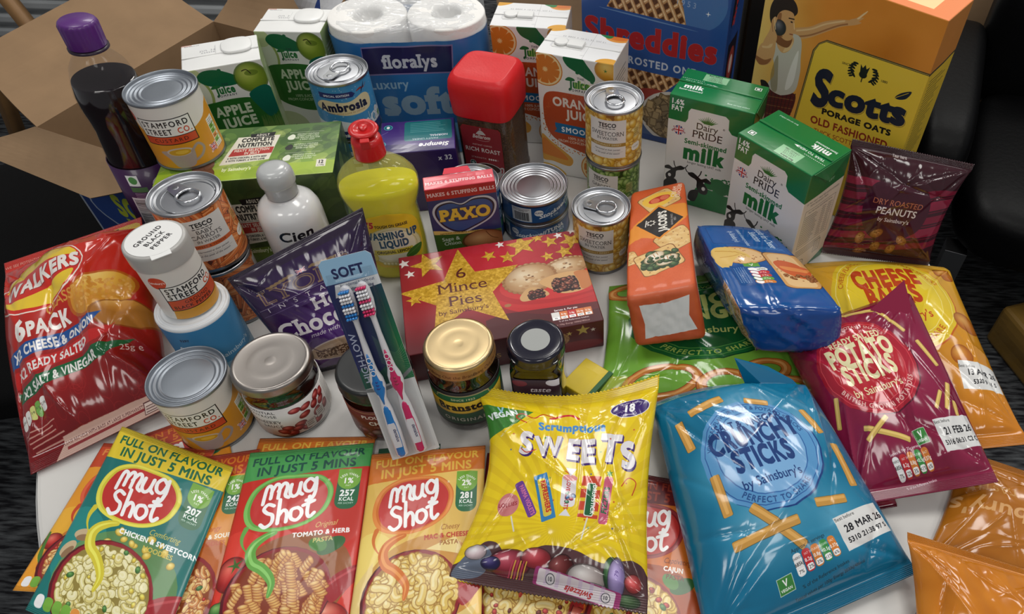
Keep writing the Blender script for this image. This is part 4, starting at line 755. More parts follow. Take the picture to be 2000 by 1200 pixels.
def paxo_f():
    w, h = 84, 130; A = Art(w, h, (30, 48, 104), 5, 4); A.rect(0, 113, w, 17, (178, 30, 38)); A.text('MAKES 6 STUFFING BALLS', 42, 118.6, 5, (236, 208, 206), b=.045, serif=1, sx=.93)
    hs = smooth([(4, 92), (10, 106), (26, 110), (40, 104), (56, 111), (74, 109), (82, 96), (74, 76), (50, 62), (30, 56), (12, 70)]); A.fill(hs, (190, 196, 204)); A.fill((hs-[43, 86])*[.93, .90]+[43, 86], (16, 22, 50)); A.fill((hs-[43, 86])*[.87, .82]+[43, 86], (34, 78, 142)); A.ell(42, 88, 30, 12, (20, 34, 80), 0, .6)
    A.text('PAXO', 42, 80, 16, (226, 190, 60), b=.075, serif=1, sx=.98, rot=0, out=((120, 84, 20), .06, .5, -.5))
    A.fill(np.array([(0, 0), (84, 0), (84, 56), (50, 52), (0, 64)]), (60, 96, 34)); A.fill(smooth([(0, 66), (30, 60), (60, 58), (60, 54), (30, 56), (0, 60)]), (222, 190, 100)); A.text("NATION'S FAVOURITE STUFFING", 32, 57.4, 2.2, (90, 60, 20), rot=-2, b=.03)
    A.text('Sage &', 20, 47, 5.6, (222, 226, 214), serif=1); A.text('Onion', 21, 39.6, 5.6, (222, 226, 214), serif=1)
    A.blob(62, 40, 27, 16, (176, 108, 62), (96, 44, 20), (224, 168, 110), -4); A.stroke(smooth([(64, 54), (70, 44), (78, 40)], False), 1, (110, 54, 26)); A.blobs(180, (36, 2, 84, 26), 3.2, [(110, 74, 44), (140, 96, 60), (90, 60, 36)], (50, 30, 16), (190, 140, 90))
    for a in range(-60, 240, 50): d = np.array([math.cos(math.radians(a)), math.sin(math.radians(a))]); A.stroke([(20, 24), (20, 24)+d*10], [4.5, .6], (120, 150, 84)); A.stroke([(20, 24), (20, 24)+d*9], .4, (60, 90, 40))
    return A
def paxo_t():
    A = Art(84, 26, (222, 62, 78), 5); A.text('MAKES 6 STUFFING BALLS', 42, 9, 5, (246, 220, 220), b=.045, serif=1, sx=.93); return A
def gold(A): 
    n = vnoise(A.H, A.W, 2.2*A.S, np.random.default_rng(5), 3)[..., None]; g = np.array((206, 158, 36))+(n-.5)*90; return g.astype(np.float32)
def pie(A, x, y, rx, ry, rot=0):
    for k in range(26): a = 2*PI*k/26; q = rotp([(rx*math.cos(a), ry*math.sin(a))], math.radians(rot))[0]; A.blob(x+q[0], y+q[1], 4, 3.4, (196, 146, 94), (120, 76, 40), (236, 206, 160))
    A.blob(x, y, rx, ry, (204, 164, 116), (150, 100, 56), (236, 218, 186), rot)
    for _ in range(26): t = A.rng.random()*6.3; r = A.rng.random(); A.ell(x+rx*.8*r*math.cos(t), y+ry*.8*r*math.sin(t), 2.4, 1.6, ((170, 120, 72), (226, 206, 170))[A.rng.integers(2)], 0, .5)
    for dx, dy in ((-4, -2), (4, 2), (0, 5)): A.ell(x+dx, y+dy, 1.6, 1, (110, 66, 34))
def mince_t():
    w, h = 221, 159; A = Art(w, h, (150, 18, 30), 5, 4); xx = np.linspace(0, 1, A.W)[None, :, None]; yy = np.linspace(0, 1, A.H)[:, None, None]
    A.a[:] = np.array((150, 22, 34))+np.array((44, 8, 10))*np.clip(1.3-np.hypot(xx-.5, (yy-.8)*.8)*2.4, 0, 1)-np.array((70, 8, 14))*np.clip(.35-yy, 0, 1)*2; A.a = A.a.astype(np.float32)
    for _ in range(46): A.ell(A.rng.random()*w, 110+A.rng.random()*50, 7, 7, (200, 60, 80), 0, .12)
    A.fill(smooth([(110, 56), (150, 42), (221, 50), (221, 20), (160, 24), (120, 40)], True, 5), (196, 30, 34)); A.ell(180, 70, 76, 34, (186, 26, 32)); A.ell(182, 74, 70, 28, (206, 44, 44)); A.fill(np.array([(110, 36), (221, 30), (221, 0), (90, 0), (90, 30)]), (72, 20, 26), .75)
    A.stroke(smooth([(106, 58), (130, 44), (170, 38), (221, 44)], False), 5, (200, 36, 38))
    pie(A, 198, 96, 26, 13, 8); pie(A, 150, 86, 30, 22, 10)
    A.fill(smooth([(134, 58), (146, 70), (160, 66), (168, 54), (150, 50), (136, 50)]), (206, 160, 104)); A.blobs(60, (144, 52, 162, 64), 2, [(60, 24, 20), (40, 14, 14), (120, 50, 36)], (20, 8, 8), (200, 120, 100))
    A.fill(smooth([(160, 76), (176, 84), (200, 86), (221, 82), (222, 62), (206, 52), (184, 52), (172, 62)]), (212, 164, 106)); A.fill(smooth([(174, 72), (190, 78), (204, 72), (204, 60), (188, 54), (178, 60)]), (44, 18, 16)); A.blobs(120, (176, 56, 203, 76), 2.3, [(70, 28, 22), (40, 14, 14), (130, 56, 40)], (20, 8, 8), (220, 150, 120)); A.fill(smooth([(204, 84), (222, 82), (222, 60), (208, 54), (206, 70)]), (196, 110, 54), .8)
    A.ell(118, 48, 4, 2.6, (170, 110, 60))
    G = gold(A); st = starp(0, 0, 1, .40, 5)
    def gs(x, y, R, rot=0, c=None): p = starp(x, y, R, .42, 5, rot); A.fill(p+[.5, -.5], (110, 16, 20), .7); A.fill(p, G if c is None else c)
    A.M = lambda l: np.stack([l[:, 0]-12, (l[:, 1]-158)*1.12+157], 1); big = np.array([(84, 158), (100, 118), (152, 118), (116, 84), (128, 40), (84, 66), (44, 40), (50, 78), (10, 104), (62, 112)], float); A.fill(big, G); A.M = None
    for x, y, R, r in ((34, 138, 22, 14), (150, 146, 20, 4), (186, 144, 11, 10), (212, 140, 16, 25), (130, 128, 11, -8), (108, 136, 10, 22), (178, 118, 9, 8), (200, 122, 12, 12), (14, 82, 10, 12), (172, 154, 8, 0)): gs(x, y, R, r)
    for x, y, R in ((12, 126, 7), (6, 146, 8), (124, 153, 6.5), (198, 153, 6.5), (216, 158, 7)): gs(x, y, R, 12, (236, 226, 220))
    dk = (90, 20, 16); A.text('6', 71, 106, 16, dk, sx=1.15, serif=1); A.text('Mince', 70, 84, 15.5, dk, serif=1, sx=1.08); A.text('Pies', 71, 62, 15.5, dk, serif=1, sx=1.1); A.text("by Sainsbury's", 68, 50, 7, dk)
    A.text('Serves 6. Per pie:', 182, 25.5, 2.6, W_, b=.04)
    for k, c in enumerate(((230, 228, 224), (226, 120, 60), (206, 46, 44), (226, 120, 60), (226, 130, 70))): A.rect(164+k*9.5, 12, 9.2, 12, c); A.rect(164.8+k*9.5, 12.6, 7.6, 4, W_); A.text(('', '8.4g', '3.8g', '22.4g', '0.2g')[k], 168.6+k*9.5, 18.6, 2.4, W_, b=.03) if k else None; A.text(('9%', '12%', '19%', '25%', '3%')[k], 168.6+k*9.5, 13.6, 2, BK)
    A.text('% of the Reference Intakes', 188, 8.4, 2.2, W_); A.text('Typical values per 100g: Energy 1606kJ/382kcal', 176, 3.6, 2.1, (220, 190, 180)); return A
def mince_f():
    A = Art(221, 47, (96, 22, 32), 4, 5); A.ell(184, 10, 36, 9, (130, 24, 30)); pie(A, 160, 26, 16, 10); A.star(196, 36, 9, (200, 170, 80), .4); A.star(180, 34, 4, (210, 180, 100), .4); A.star(208, 34, 3.6, (220, 210, 200), .4); A.text("6 Mince Pies", 60, 16, 11, (200, 150, 60), serif=1); A.star(120, 24, 7, (190, 160, 90)); A.star(138, 14, 5, (190, 160, 90)); return A
def jacob_t():
    w, h = 66, 200; A = Art(w, h, (214, 88, 34), 6, 4); A.noise(.8, 6); A.noise(20, 6)
    def cracker(x, y, rot, s=1.0, al=1):
        A.rect(x-22*s, y-20*s, 44*s, 40*s, (140, 84, 34), 5, rot); A.rect(x-21*s, y-19*s, 42*s, 38*s, (224, 182, 112), 5, rot)
        for i in range(4):
            for j in range(4): q = rotp([((i-1.5)*10*s, (j-1.5)*9.4*s)], math.radians(rot))[0]; A.ell(x+q[0], y+q[1], .9, .8, (140, 90, 44))
        for _ in range(40): q = rotp([((A.rng.random()-.5)*38*s, (A.rng.random()-.5)*34*s)], math.radians(rot))[0]; A.ell(x+q[0], y+q[1], 3, 2, ((206, 150, 80), (236, 206, 146))[A.rng.integers(2)], 0, .4)
    A.fill(np.array([(0, 88), (66, 128), (66, 150), (33, 152), (0, 116)]), (232, 140, 34)); A.fill(np.array([(0, 118), (66, 150), (66, 126), (33, 92), (0, 100)]), (232, 140, 34))
    cracker(34, 166, 28, .95); A.fill(smooth([(14, 168), (30, 182), (54, 176), (44, 158), (26, 152)]), (240, 188, 60)); A.ell(34, 168, 13, 6.5, (196, 44, 30), 18); A.ell(29, 166, 5.4, 5, (226, 110, 70), 18); A.ell(40, 170, 5.4, 4.6, (226, 110, 70), 18)
    cracker(50, 84, 30, .9); cracker(-2, 62, 20, .6); cracker(32, 52, 20, 1.0)
    A.blobs(70, (16, 38, 52, 66), 3.6, [(44, 70, 34), (56, 84, 44)], (20, 36, 16), (110, 140, 90), clip=lambda x, y: ((x-34)/20)**2+((y-52)/16)**2 < 1)
    for x, y, r in ((27, 58, 40), (40, 50, 30)):
        A.blob(x, y, 11, 7, (236, 224, 200), (170, 140, 100), (250, 246, 236), r)
        for k in range(4): q = rotp([(k*4-7, 0), (k*4-5, 5)], math.radians(r)); A.stroke(q+[x, y], 1, (190, 140, 90))
    A.blobs(12, (20, 42, 50, 58), 2.2, [(44, 70, 34)], (20, 36, 16), (110, 140, 90))
    A.fill(np.array([(33, 156), (64, 122), (33, 88), (4, 122)]), (232, 140, 34)); A.fill(np.array([(33, 152), (60, 122), (33, 92), (8, 122)]), (24, 18, 16))
    A.text("JACOB'S", 41, 122, 8.4, (232, 226, 216), rot=90, b=.08, sx=.84); A.text('BAKING SINCE', 48, 122, 2.2, (200, 195, 190), rot=90); A.text('1851', 51.6, 122, 2.6, (200, 195, 190), rot=90); A.star(24, 122, 6, (220, 214, 204), .6, 8); A.ell(24, 122, 3, 3, (24, 18, 16)); A.stroke([(18, 116), (19, 128)], 1.2, (220, 214, 204))
    A.text('CREAM', 54, 178, 5, (244, 216, 190), rot=80, b=.03); A.text('CRACKERS', 60, 180, 5, (244, 216, 190), rot=80, b=.03, sx=.9); return A
def jacob_s():
    A = Art(200, 66, (196, 78, 34), 4, 4); A.noise(10, 10); A.rect(20, 8, 60, 50, (226, 220, 206)); A.lines(24, 52, 50, 12, 3.6, 1, (70, 60, 60)); A.rect(110, 10, 60, 46, (216, 170, 100)); A.text("JACOB'S", 140, 28, 12, BK, b=.08); return A
def jacob_e():
    A = Art(66, 66, (196, 82, 34), 5, 4); A.noise(12, 12); P = np.array([(11, 12), (13, 30), (11, 54), (34, 52), (58, 57), (54, 34), (59, 16), (36, 14)]); A.fill(P, (214, 212, 208)); return A
def bisc_t():
    w, h = 84, 215; A = Art(w, h, (24, 84, 158), 5, 4); A.noise(30, 6); A.rect(8, 156, 70, 52, (20, 70, 138), 4); A.rect(9, 157, 68, 50, (26, 88, 164), 4)
    A.text('Biscuits for Cheese', 46, 184, 9, W_, rot=0, b=.02, sx=.72) if 0 else None
    for i, (t, z) in enumerate((('Biscuits for Cheese', 7.2), ('Selection', 7.2), ('A selection of savoury crackers', 3.6), ("by Sainsbury's", 5.2))): A.text(t, 66-i*10.5-(2 if i > 1 else 0), 183-(4 if i > 1 else 0), z*1.1, (200, 216, 236), b=.02, sx=.72, rot=-90)
    def cr(x, y, rx, ry, rot=0, sq=False):
        f = (lambda e, c: A.rect(x-rx+e, y-ry+e, 2*rx-2*e, 2*ry-2*e, c, 7, rot)) if sq else (lambda e, c: A.ell(x, y, rx-e, ry-e, c, rot))
        f(-1, (110, 66, 30)); f(0, (216, 160, 96)); f(3, (232, 190, 134))
        for _ in range(26): a, r = A.rng.random()*6.3, A.rng.random()**.5*.8; A.ell(x+rx*r*math.cos(a), y+ry*r*math.sin(a), .8, .9, (150, 90, 44))
    cr(30, 126, 24, 22); A.fill(smooth([(2, 140), (20, 146), (34, 134), (38, 120), (28, 122), (20, 112), (12, 96), (2, 100)]), (230, 190, 104)); A.stroke(smooth([(6, 136), (22, 134), (34, 126)], False), 2, (206, 156, 70)); A.stroke(smooth([(8, 120), (18, 122), (28, 126)], False), 1.4, (206, 156, 70))
    cr(68, 92, 16, 44, 0, True); A.fill(smooth([(56, 108), (66, 116), (80, 106), (84, 84), (74, 70), (60, 84)]), (214, 96, 48)); A.fill(smooth([(60, 100), (80, 96), (84, 88), (64, 90)]), (236, 140, 70)); A.blobs(30, (56, 64, 84, 80), 1.7, [(150, 84, 44)], (90, 44, 20), (200, 140, 90))
    for k in range(7): A.ell(46+k*5, 150-abs(k-3)*.3, 3.4, 1.4, (50, 110, 180), 30); A.ell(46+k*5, 147-abs(k-3)*.3, 3.4, 1.4, (50, 110, 180), -30)
    A.rect(12, 52, 40, 48, (20, 66, 130)); A.rect(12.6, 52.6, 38.8, 46.8, (24, 78, 150)); A.rect(26, 96, 15, 9, (96, 160, 60)); A.text('V', 33.5, 98, 5, W_)
    for k, c in enumerate(((230, 230, 226), (206, 40, 46), (206, 60, 46), (110, 170, 60), (226, 130, 50))): A.rect(28, 87-k*7.4, 18, 6.8, c, 2.6); A.text(('685kJ', '8.2g', '3.9g', '0.5g', '1.3g')[k], 40, 89-k*7.4, 2.4, BK if not k else W_, rot=0); A.rect(28.6, 87.6-k*7.4, 7, 5.6, W_, 2)
    for k in range(5): A.lines(15+k*2.2, 92, 1.0, 11, 3.4, 2.2, (150, 180, 215), .7)
    return A
def bisc_s():
    A = Art(215, 60, (22, 76, 146), 4, 4); A.noise(20, 8); A.text('Biscuits for Cheese', 70, 30, 8, (180, 204, 232), sx=.9); A.rect(150, 0, 65, 60, (214, 196, 180)); A.blobs(300, (150, 0, 215, 60), 2, [(206, 160, 110), (190, 140, 90)], (140, 90, 50), (236, 206, 170)); A.rect(160, 10, 14, 40, (206, 210, 226)); A.text('BEST BEFORE', 167, 30, 3, (60, 60, 80), rot=90); return A
def choc():
    w, h = 160, 205; A = Art(w, h, (52, 28, 84), 4.4, 4); xx = np.linspace(0, 1, A.W)[None, :, None]; yy = np.linspace(0, 1, A.H)[:, None, None]
    A.a = (np.array((42, 24, 62))+np.array((34, 8, 52))*np.clip(1-np.hypot((xx-.5)*1.6, (yy-.35)*1.6), 0, 1)).astype(np.float32); A.rect(0, 186, w, 19, (44, 30, 54)); A.M = lambda l: np.stack([l[:, 0]*1.08-14, l[:, 1]-15*np.clip(l[:, 1]/60, .2, 1)], 1); gd = (140, 112, 84)
    A.text('LYONS', 80, 156, 20, gd, b=.03, serif=1, sx=1.15); A.text('LYONS', 80, 156, 20, (60, 34, 80), b=-.03, serif=1, sx=1.15, al=.8)
    for s in (-1, 1):
        for k in range(6): A.ell(80+s*(12+k*5), 182-k*.6, 4, 1.8, (130, 104, 70), s*20)
    jack(A, 75, 179, 10, 6); A.text('EST', 34, 176, 4, (190, 170, 140)); A.text('1894', 126, 176, 5, (200, 190, 180)); A.text('I N S T A N T', 80, 143, 7, (206, 200, 206), sp=1.7); A.stroke(smooth([(20, 150), (80, 152.5), (140, 150)], False), .5, (170, 160, 180)); A.stroke(smooth([(20, 138), (80, 140), (140, 138)], False), .4, (130, 110, 160))
    A.text('Hot', 96, 120, 18, (216, 210, 214), b=.05, serif=1, sx=.95); A.text('Chocolate', 90, 92, 25, (216, 210, 214), b=.05, serif=1, sx=.86); A.text('made with love', 84, 82, 6.6, (214, 206, 214), sh=.35, sx=.95)
    A.stroke(smooth([(112, 86), (122, 98), (132, 92), (124, 80), (112, 72)], True), 3, (92, 50, 120), True, .7)
    A.fill(smooth([(38, 50), (130, 50), (124, 16), (100, 4), (68, 4), (46, 16)]), (70, 30, 88)); A.ell(84, 50, 48, 20, (176, 160, 150)); A.ell(84, 50, 45.5, 18, (150, 122, 96)); A.ell(84, 48, 43, 15.5, (160, 134, 108)); A.blobs(300, (50, 38, 118, 56), .9, [(96, 64, 44)], (60, 36, 24), (130, 96, 70)); A.stroke([(40, 76), (56, 54)], 1.6, (80, 50, 60)); A.M = None; A.rect(0, 0, w, 10, (30, 20, 34)); return A
def tooth_card():
    w, h = 62, 225; A = Art(w, h, (26, 36, 96), 5, 4); xx = np.linspace(0, 1, A.W)[None, :, None]; yy = np.linspace(0, 1, A.H)[:, None, None]; t = np.clip((xx-.45)*2.2, 0, 1)*np.clip((1-yy)*2.4, 0, 1)
    A.a = (np.array((24, 34, 92))*(1-t)+np.array((20, 110, 60))*t).astype(np.float32); A.fill(smooth([(0, 104), (20, 100), (40, 108), (62, 112), (62, 0), (0, 0)], True, 3), (20, 96, 60), .8)
    for k in range(16): A.stroke(smooth([(30, 110+k*2), (48, 96+k*1.4), (62, 80+k*3)], False), .4, (150, 190, 120), al=.6)
    A.rect(0, 0, w, 86, (206, 208, 208)); A.stroke(smooth([(0, 84), (30, 82), (62, 96)], False), 4, (120, 124, 126)); A.rect(0, 200, w, 25, (140, 184, 214)); A.text('SOFT', 30, 205, 9.4, (26, 34, 84), b=.05, sx=1.15); A.fill(np.array([(6, 186), (62, 190), (62, 200), (10, 199)]), (214, 218, 220)); A.text('Interdental bristle-cut', 36, 195.4, 3.2, (40, 50, 90), sx=.98); A.text('for optimal cleaning', 34, 190, 3.2, (40, 50, 90), b=.04); A.text('HIGH-LOW', 8, 120, 7, (190, 200, 226), rot=-90, sx=.9) if 0 else A.text('HIGH-LOW', 11.5, 120, 7.4, (196, 204, 226), rot=90, b=.02); A.rect(1, 1, w-2, h-2, (0, 0, 0), 3, al=0); return A
# bags ------------------------------------------------------------
def stick(A, x, y, L, wd, rot, c=(206, 150, 66)):
    A.rect(x-L/2, y-wd/2-.6, L, wd+1, tuple(v*.45 for v in c), 1.6, rot, .7); A.rect(x-L/2, y-wd/2, L, wd, c, 1.5, rot); A.rect(x-L/2+1, y, L-2, wd*.35, tuple(min(255, v+34) for v in c), 1, rot, .7)
def vegan(A, x, y, s, rot=0):
    A.rect(x, y, s, s*.95, (220, 232, 220), 0, rot); A.rect(x+.5, y+.5, s-1, s*.95-1, (60, 140, 60), 0, rot); A.text('V', x+s/2, y+s*.42, s*.36, W_, b=.06, rot=rot); A.text('VEGAN', x+s/2, y+s*.16, s*.15, W_, b=.06, rot=rot)
def bbf(A, x, y, w, h, a, b, rot=0):
    A.rect(x, y, w, h, (226, 226, 224), 0, rot); A.text('Best before', x+w*.2, y+h*.80, h*.10, (60, 60, 60), rot=rot); A.text(a, x+w*.55, y+h*.5, h*.2, (30, 30, 34), b=.04, rot=rot); A.text(b, x+w*.55, y+h*.2, h*.14, (30, 30, 34), b=.04, rot=rot)
def badge(A, cx, cy, R, c0, c1, ring, lines, tc, top, bot, sm, rot=0, edge=None):
    e = edge or tuple(v*.6 for v in c0); wob = [1+.012*math.sin(k*2.1) for k in range(40)]
    pol = lambda r: np.array([(cx+r*wob[k]*math.cos(2*PI*k/40), cy+r*wob[k]*math.sin(2*PI*k/40)) for k in range(40)])
    A.fill(pol(R)+[1.5, -1.5], e); A.fill(pol(R), c0); A.stroke(pol(R*.93), R*.014, ring, True); A.stroke(pol(R*.76), R*.014, ring, True); A.fill(pol(R*.745), c1)
    A.text(top, cx, cy+R*.82-R*.0, R*.07, sm, arc=R*.82, b=.03); A.text(bot, cx, cy-R*.90, R*.09, sm, arc=-R*.84, b=.04, sp=1.15)
    for t, dy, z, b in lines: A.text(t, cx, cy+dy*R, z*R, tc, b=b, rot=rot, sx=.66 if z > .3 else .84)
def blue_bag():
    w, h = 200, 270; A = Art(w, h, (8, 112, 152), 4, 5); xx, yy = np.meshgrid(np.arange(A.W)/4, np.arange(A.H)/4); A.M = None
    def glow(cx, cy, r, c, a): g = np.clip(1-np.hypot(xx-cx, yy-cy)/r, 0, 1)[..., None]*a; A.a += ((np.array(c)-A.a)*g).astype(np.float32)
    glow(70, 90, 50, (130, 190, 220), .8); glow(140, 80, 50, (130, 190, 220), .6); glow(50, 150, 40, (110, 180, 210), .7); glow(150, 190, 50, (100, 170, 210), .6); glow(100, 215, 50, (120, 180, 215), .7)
    badge(A, 94, 160, 62, (84, 150, 204), (118, 170, 218), (40, 90, 160), [('SALT & VINEGAR', .50, .13, .06), ('CRUNCHY', .14, .34, .13), ('STICKS', -.26, .34, .13), ("by Sainsbury's", -.56, .15, .02)], (22, 58, 122), 'VINEGAR FLAVOUR MAIZE & POTATO SNACKS', 'PERFECT TO SHARE', (36, 78, 140), 3, (20, 60, 130))
    for x, y, L, wd, r in ((58, 226, 46, 9, 12), (116, 218, 26, 7, -22), (24, 200, 36, 9, -82), (40, 128, 42, 9, -88), (82, 84, 62, 9, -52), (70, 82, 66, 9, 4), (142, 94, 34, 9, -4), (176, 130, 52, 9, -92), (164, 184, 34, 8, -80)): stick(A, x, y, L, wd, r)
    bbf(A, 138, 46, 54, 34, '28 MAR 26', '5310 21:38 97 S', 8); traffic(A, 88, 36, 46, 20, TR5, 8); A.text('Approx. 6 servings', 104, 60, 3.2, (20, 40, 50), rot=8); A.text('% of the Reference Intakes', 114, 30, 3, (20, 40, 50), rot=8); A.text('Typical values per 100g: Energy 2030kJ/486kcal', 118, 24, 2.6, (20, 40, 50), rot=8); vegan(A, 68, 28, 15, 6); return A
def potato_bag():
    w, h = 200, 270; A = Art(w, h, (138, 22, 62), 4, 5); A.noise(40, 8)
    badge(A, 88, 158, 68, (176, 24, 46), (190, 28, 44), (226, 70, 80), [('READY SALTED', .52, .13, .06), ('POTATO', .12, .36, .13), ('STICKS', -.28, .36, .13), ("by Sainsbury's", -.56, .15, .02)], (232, 222, 170), 'CRUNCHY POTATO SNACKS', 'BRITISH GROWN POTATOES', (230, 180, 170), 3, (90, 12, 40)); y_ = (214, 180, 90)
    for x, y, L, wd, r in ((120, 240, 60, 6, -8), (150, 216, 50, 5, -62), (178, 160, 40, 6, -72), (176, 100, 40, 6, 60), (160, 96, 30, 5, 50), (70, 68, 60, 7, -25), (60, 76, 46, 6, 30), (20, 110, 40, 6, 70), (180, 84, 18, 5, 80)): stick(A, x, y, L, wd, r, y_)
    bbf(A, 138, 38, 58, 36, '21 FEB 26', '5316 06:31 C2 C', 6); traffic(A, 62, 16, 56, 24, TR5, 6); A.text('Serves 6. Per 25g serving', 84, 44, 3.2, W_, rot=6); A.text('% of the Reference Intakes', 92, 10, 3, W_, rot=6); vegan(A, 104, 48, 18, 5); return A
def cheese_bag():
    w, h = 200, 270; A = Art(w, h, (216, 136, 24), 4, 5); yy = np.linspace(0, 1, A.H)[:, None, None]; A.a = (np.array((206, 120, 20))*(1-yy)+np.array((232, 176, 40))*yy+np.zeros((1, A.W, 1))).astype(np.float32)
    badge(A, 92, 186, 80, (236, 200, 36), (240, 208, 40), (250, 230, 120), [('CHEESE', .22, .34, .13), ('BALLS', -.16, .34, .13), ("by Sainsbury's", -.48, .14, .02)], (202, 66, 20), 'CHEESE FLAVOUR MAIZE & POTATO SNACKS', 'PERFECT TO SHARE', (206, 110, 20), 3, (206, 96, 20))
    for x, y, r in ((178, 148, 18), (20, 80, 16), (150, 100, 14), (96, 60, 18), (182, 236, 14)): A.blob(x, y, r, r*.8, (206, 120, 34), (150, 70, 10), (240, 180, 80))
    bbf(A, 140, 60, 56, 32, '13 APR 26', '5320 9 11 S', -4); return A
def onion_bag():
    w, h = 200, 270; A = Art(w, h, (110, 168, 50), 4, 5); A.noise(50, 12)
    badge(A, 106, 160, 84, (24, 104, 48), (22, 92, 44), (90, 160, 70), [('ONION', .30, .30, .13), ('RINGS', -.06, .34, .13), ("by Sainsbury's", -.42, .15, .02)], (196, 204, 110), 'ONION FLAVOUR RINGS', 'PERFECT TO SHARE', (170, 200, 90), 3, (12, 70, 34))
    for x, y, rx, ry, rt in ((60, 44, 34, 24, 10), (120, 30, 24, 20, -20), (160, 50, 22, 16, 20), (28, 246, 24, 18, 0), (20, 20, 26, 18, 0), (180, 20, 20, 16, 0)):
        p = ellp(x, y, rx, ry, rt); A.stroke(p, 11, (140, 66, 20), True); A.stroke(p, 9, (200, 118, 44), True); A.stroke(p+[-.6, 1], 3, (226, 160, 86), True)
    A.fill(np.array([(0, 0), (30, 0), (26, 60), (0, 70)]), (206, 190, 60), .5); return A
def peanut_bag():
    w, h = 170, 180; A = Art(w, h, (66, 20, 34), 5, 5)
    for k in range(7): y = 16+k*22; A.fill(np.array([(0, y-8), (w, y+26), (w, y+38+4*(k % 2)), (0, y+3)]), ((134, 22, 52), (150, 30, 62))[k % 2], .9); A.fill(np.array([(0, y+8), (w, y+44), (w, y+46), (0, y+9)]), (134, 22, 52), .7)
    A.fill(smooth([(36, 120), (60, 140), (110, 140), (136, 112), (132, 70), (100, 46), (62, 46), (38, 76)]), (70, 20, 38)); A.rect(0, 136, w, 50, (62, 20, 32)); A.text('DRY ROASTED', 86, 103, 8.6, (206, 116, 80), sp=1.0, sx=.95); A.text('PEANUTS', 88, 88, 11, (232, 222, 220), b=.03, sx=.95); A.text("by Sainsbury's", 88, 76, 6.2, (226, 214, 214), b=.02)
    for x, y, r in ((48, 40, 90), (70, 54, 40), (112, 48, -40), (76, 30, 85), (100, 30, 80), (58, 14, 10)): A.blob(x, y, 10, 6.6, (176, 112, 50), (100, 52, 20), (220, 170, 110), r); A.blobs(16, (x-6, y-6, x+6, y+6), 1, [(140, 80, 34)], (110, 60, 24), (200, 150, 90))
    A.text('Tear here', 70, 168, 3.4, (220, 210, 205), b=.03); return A
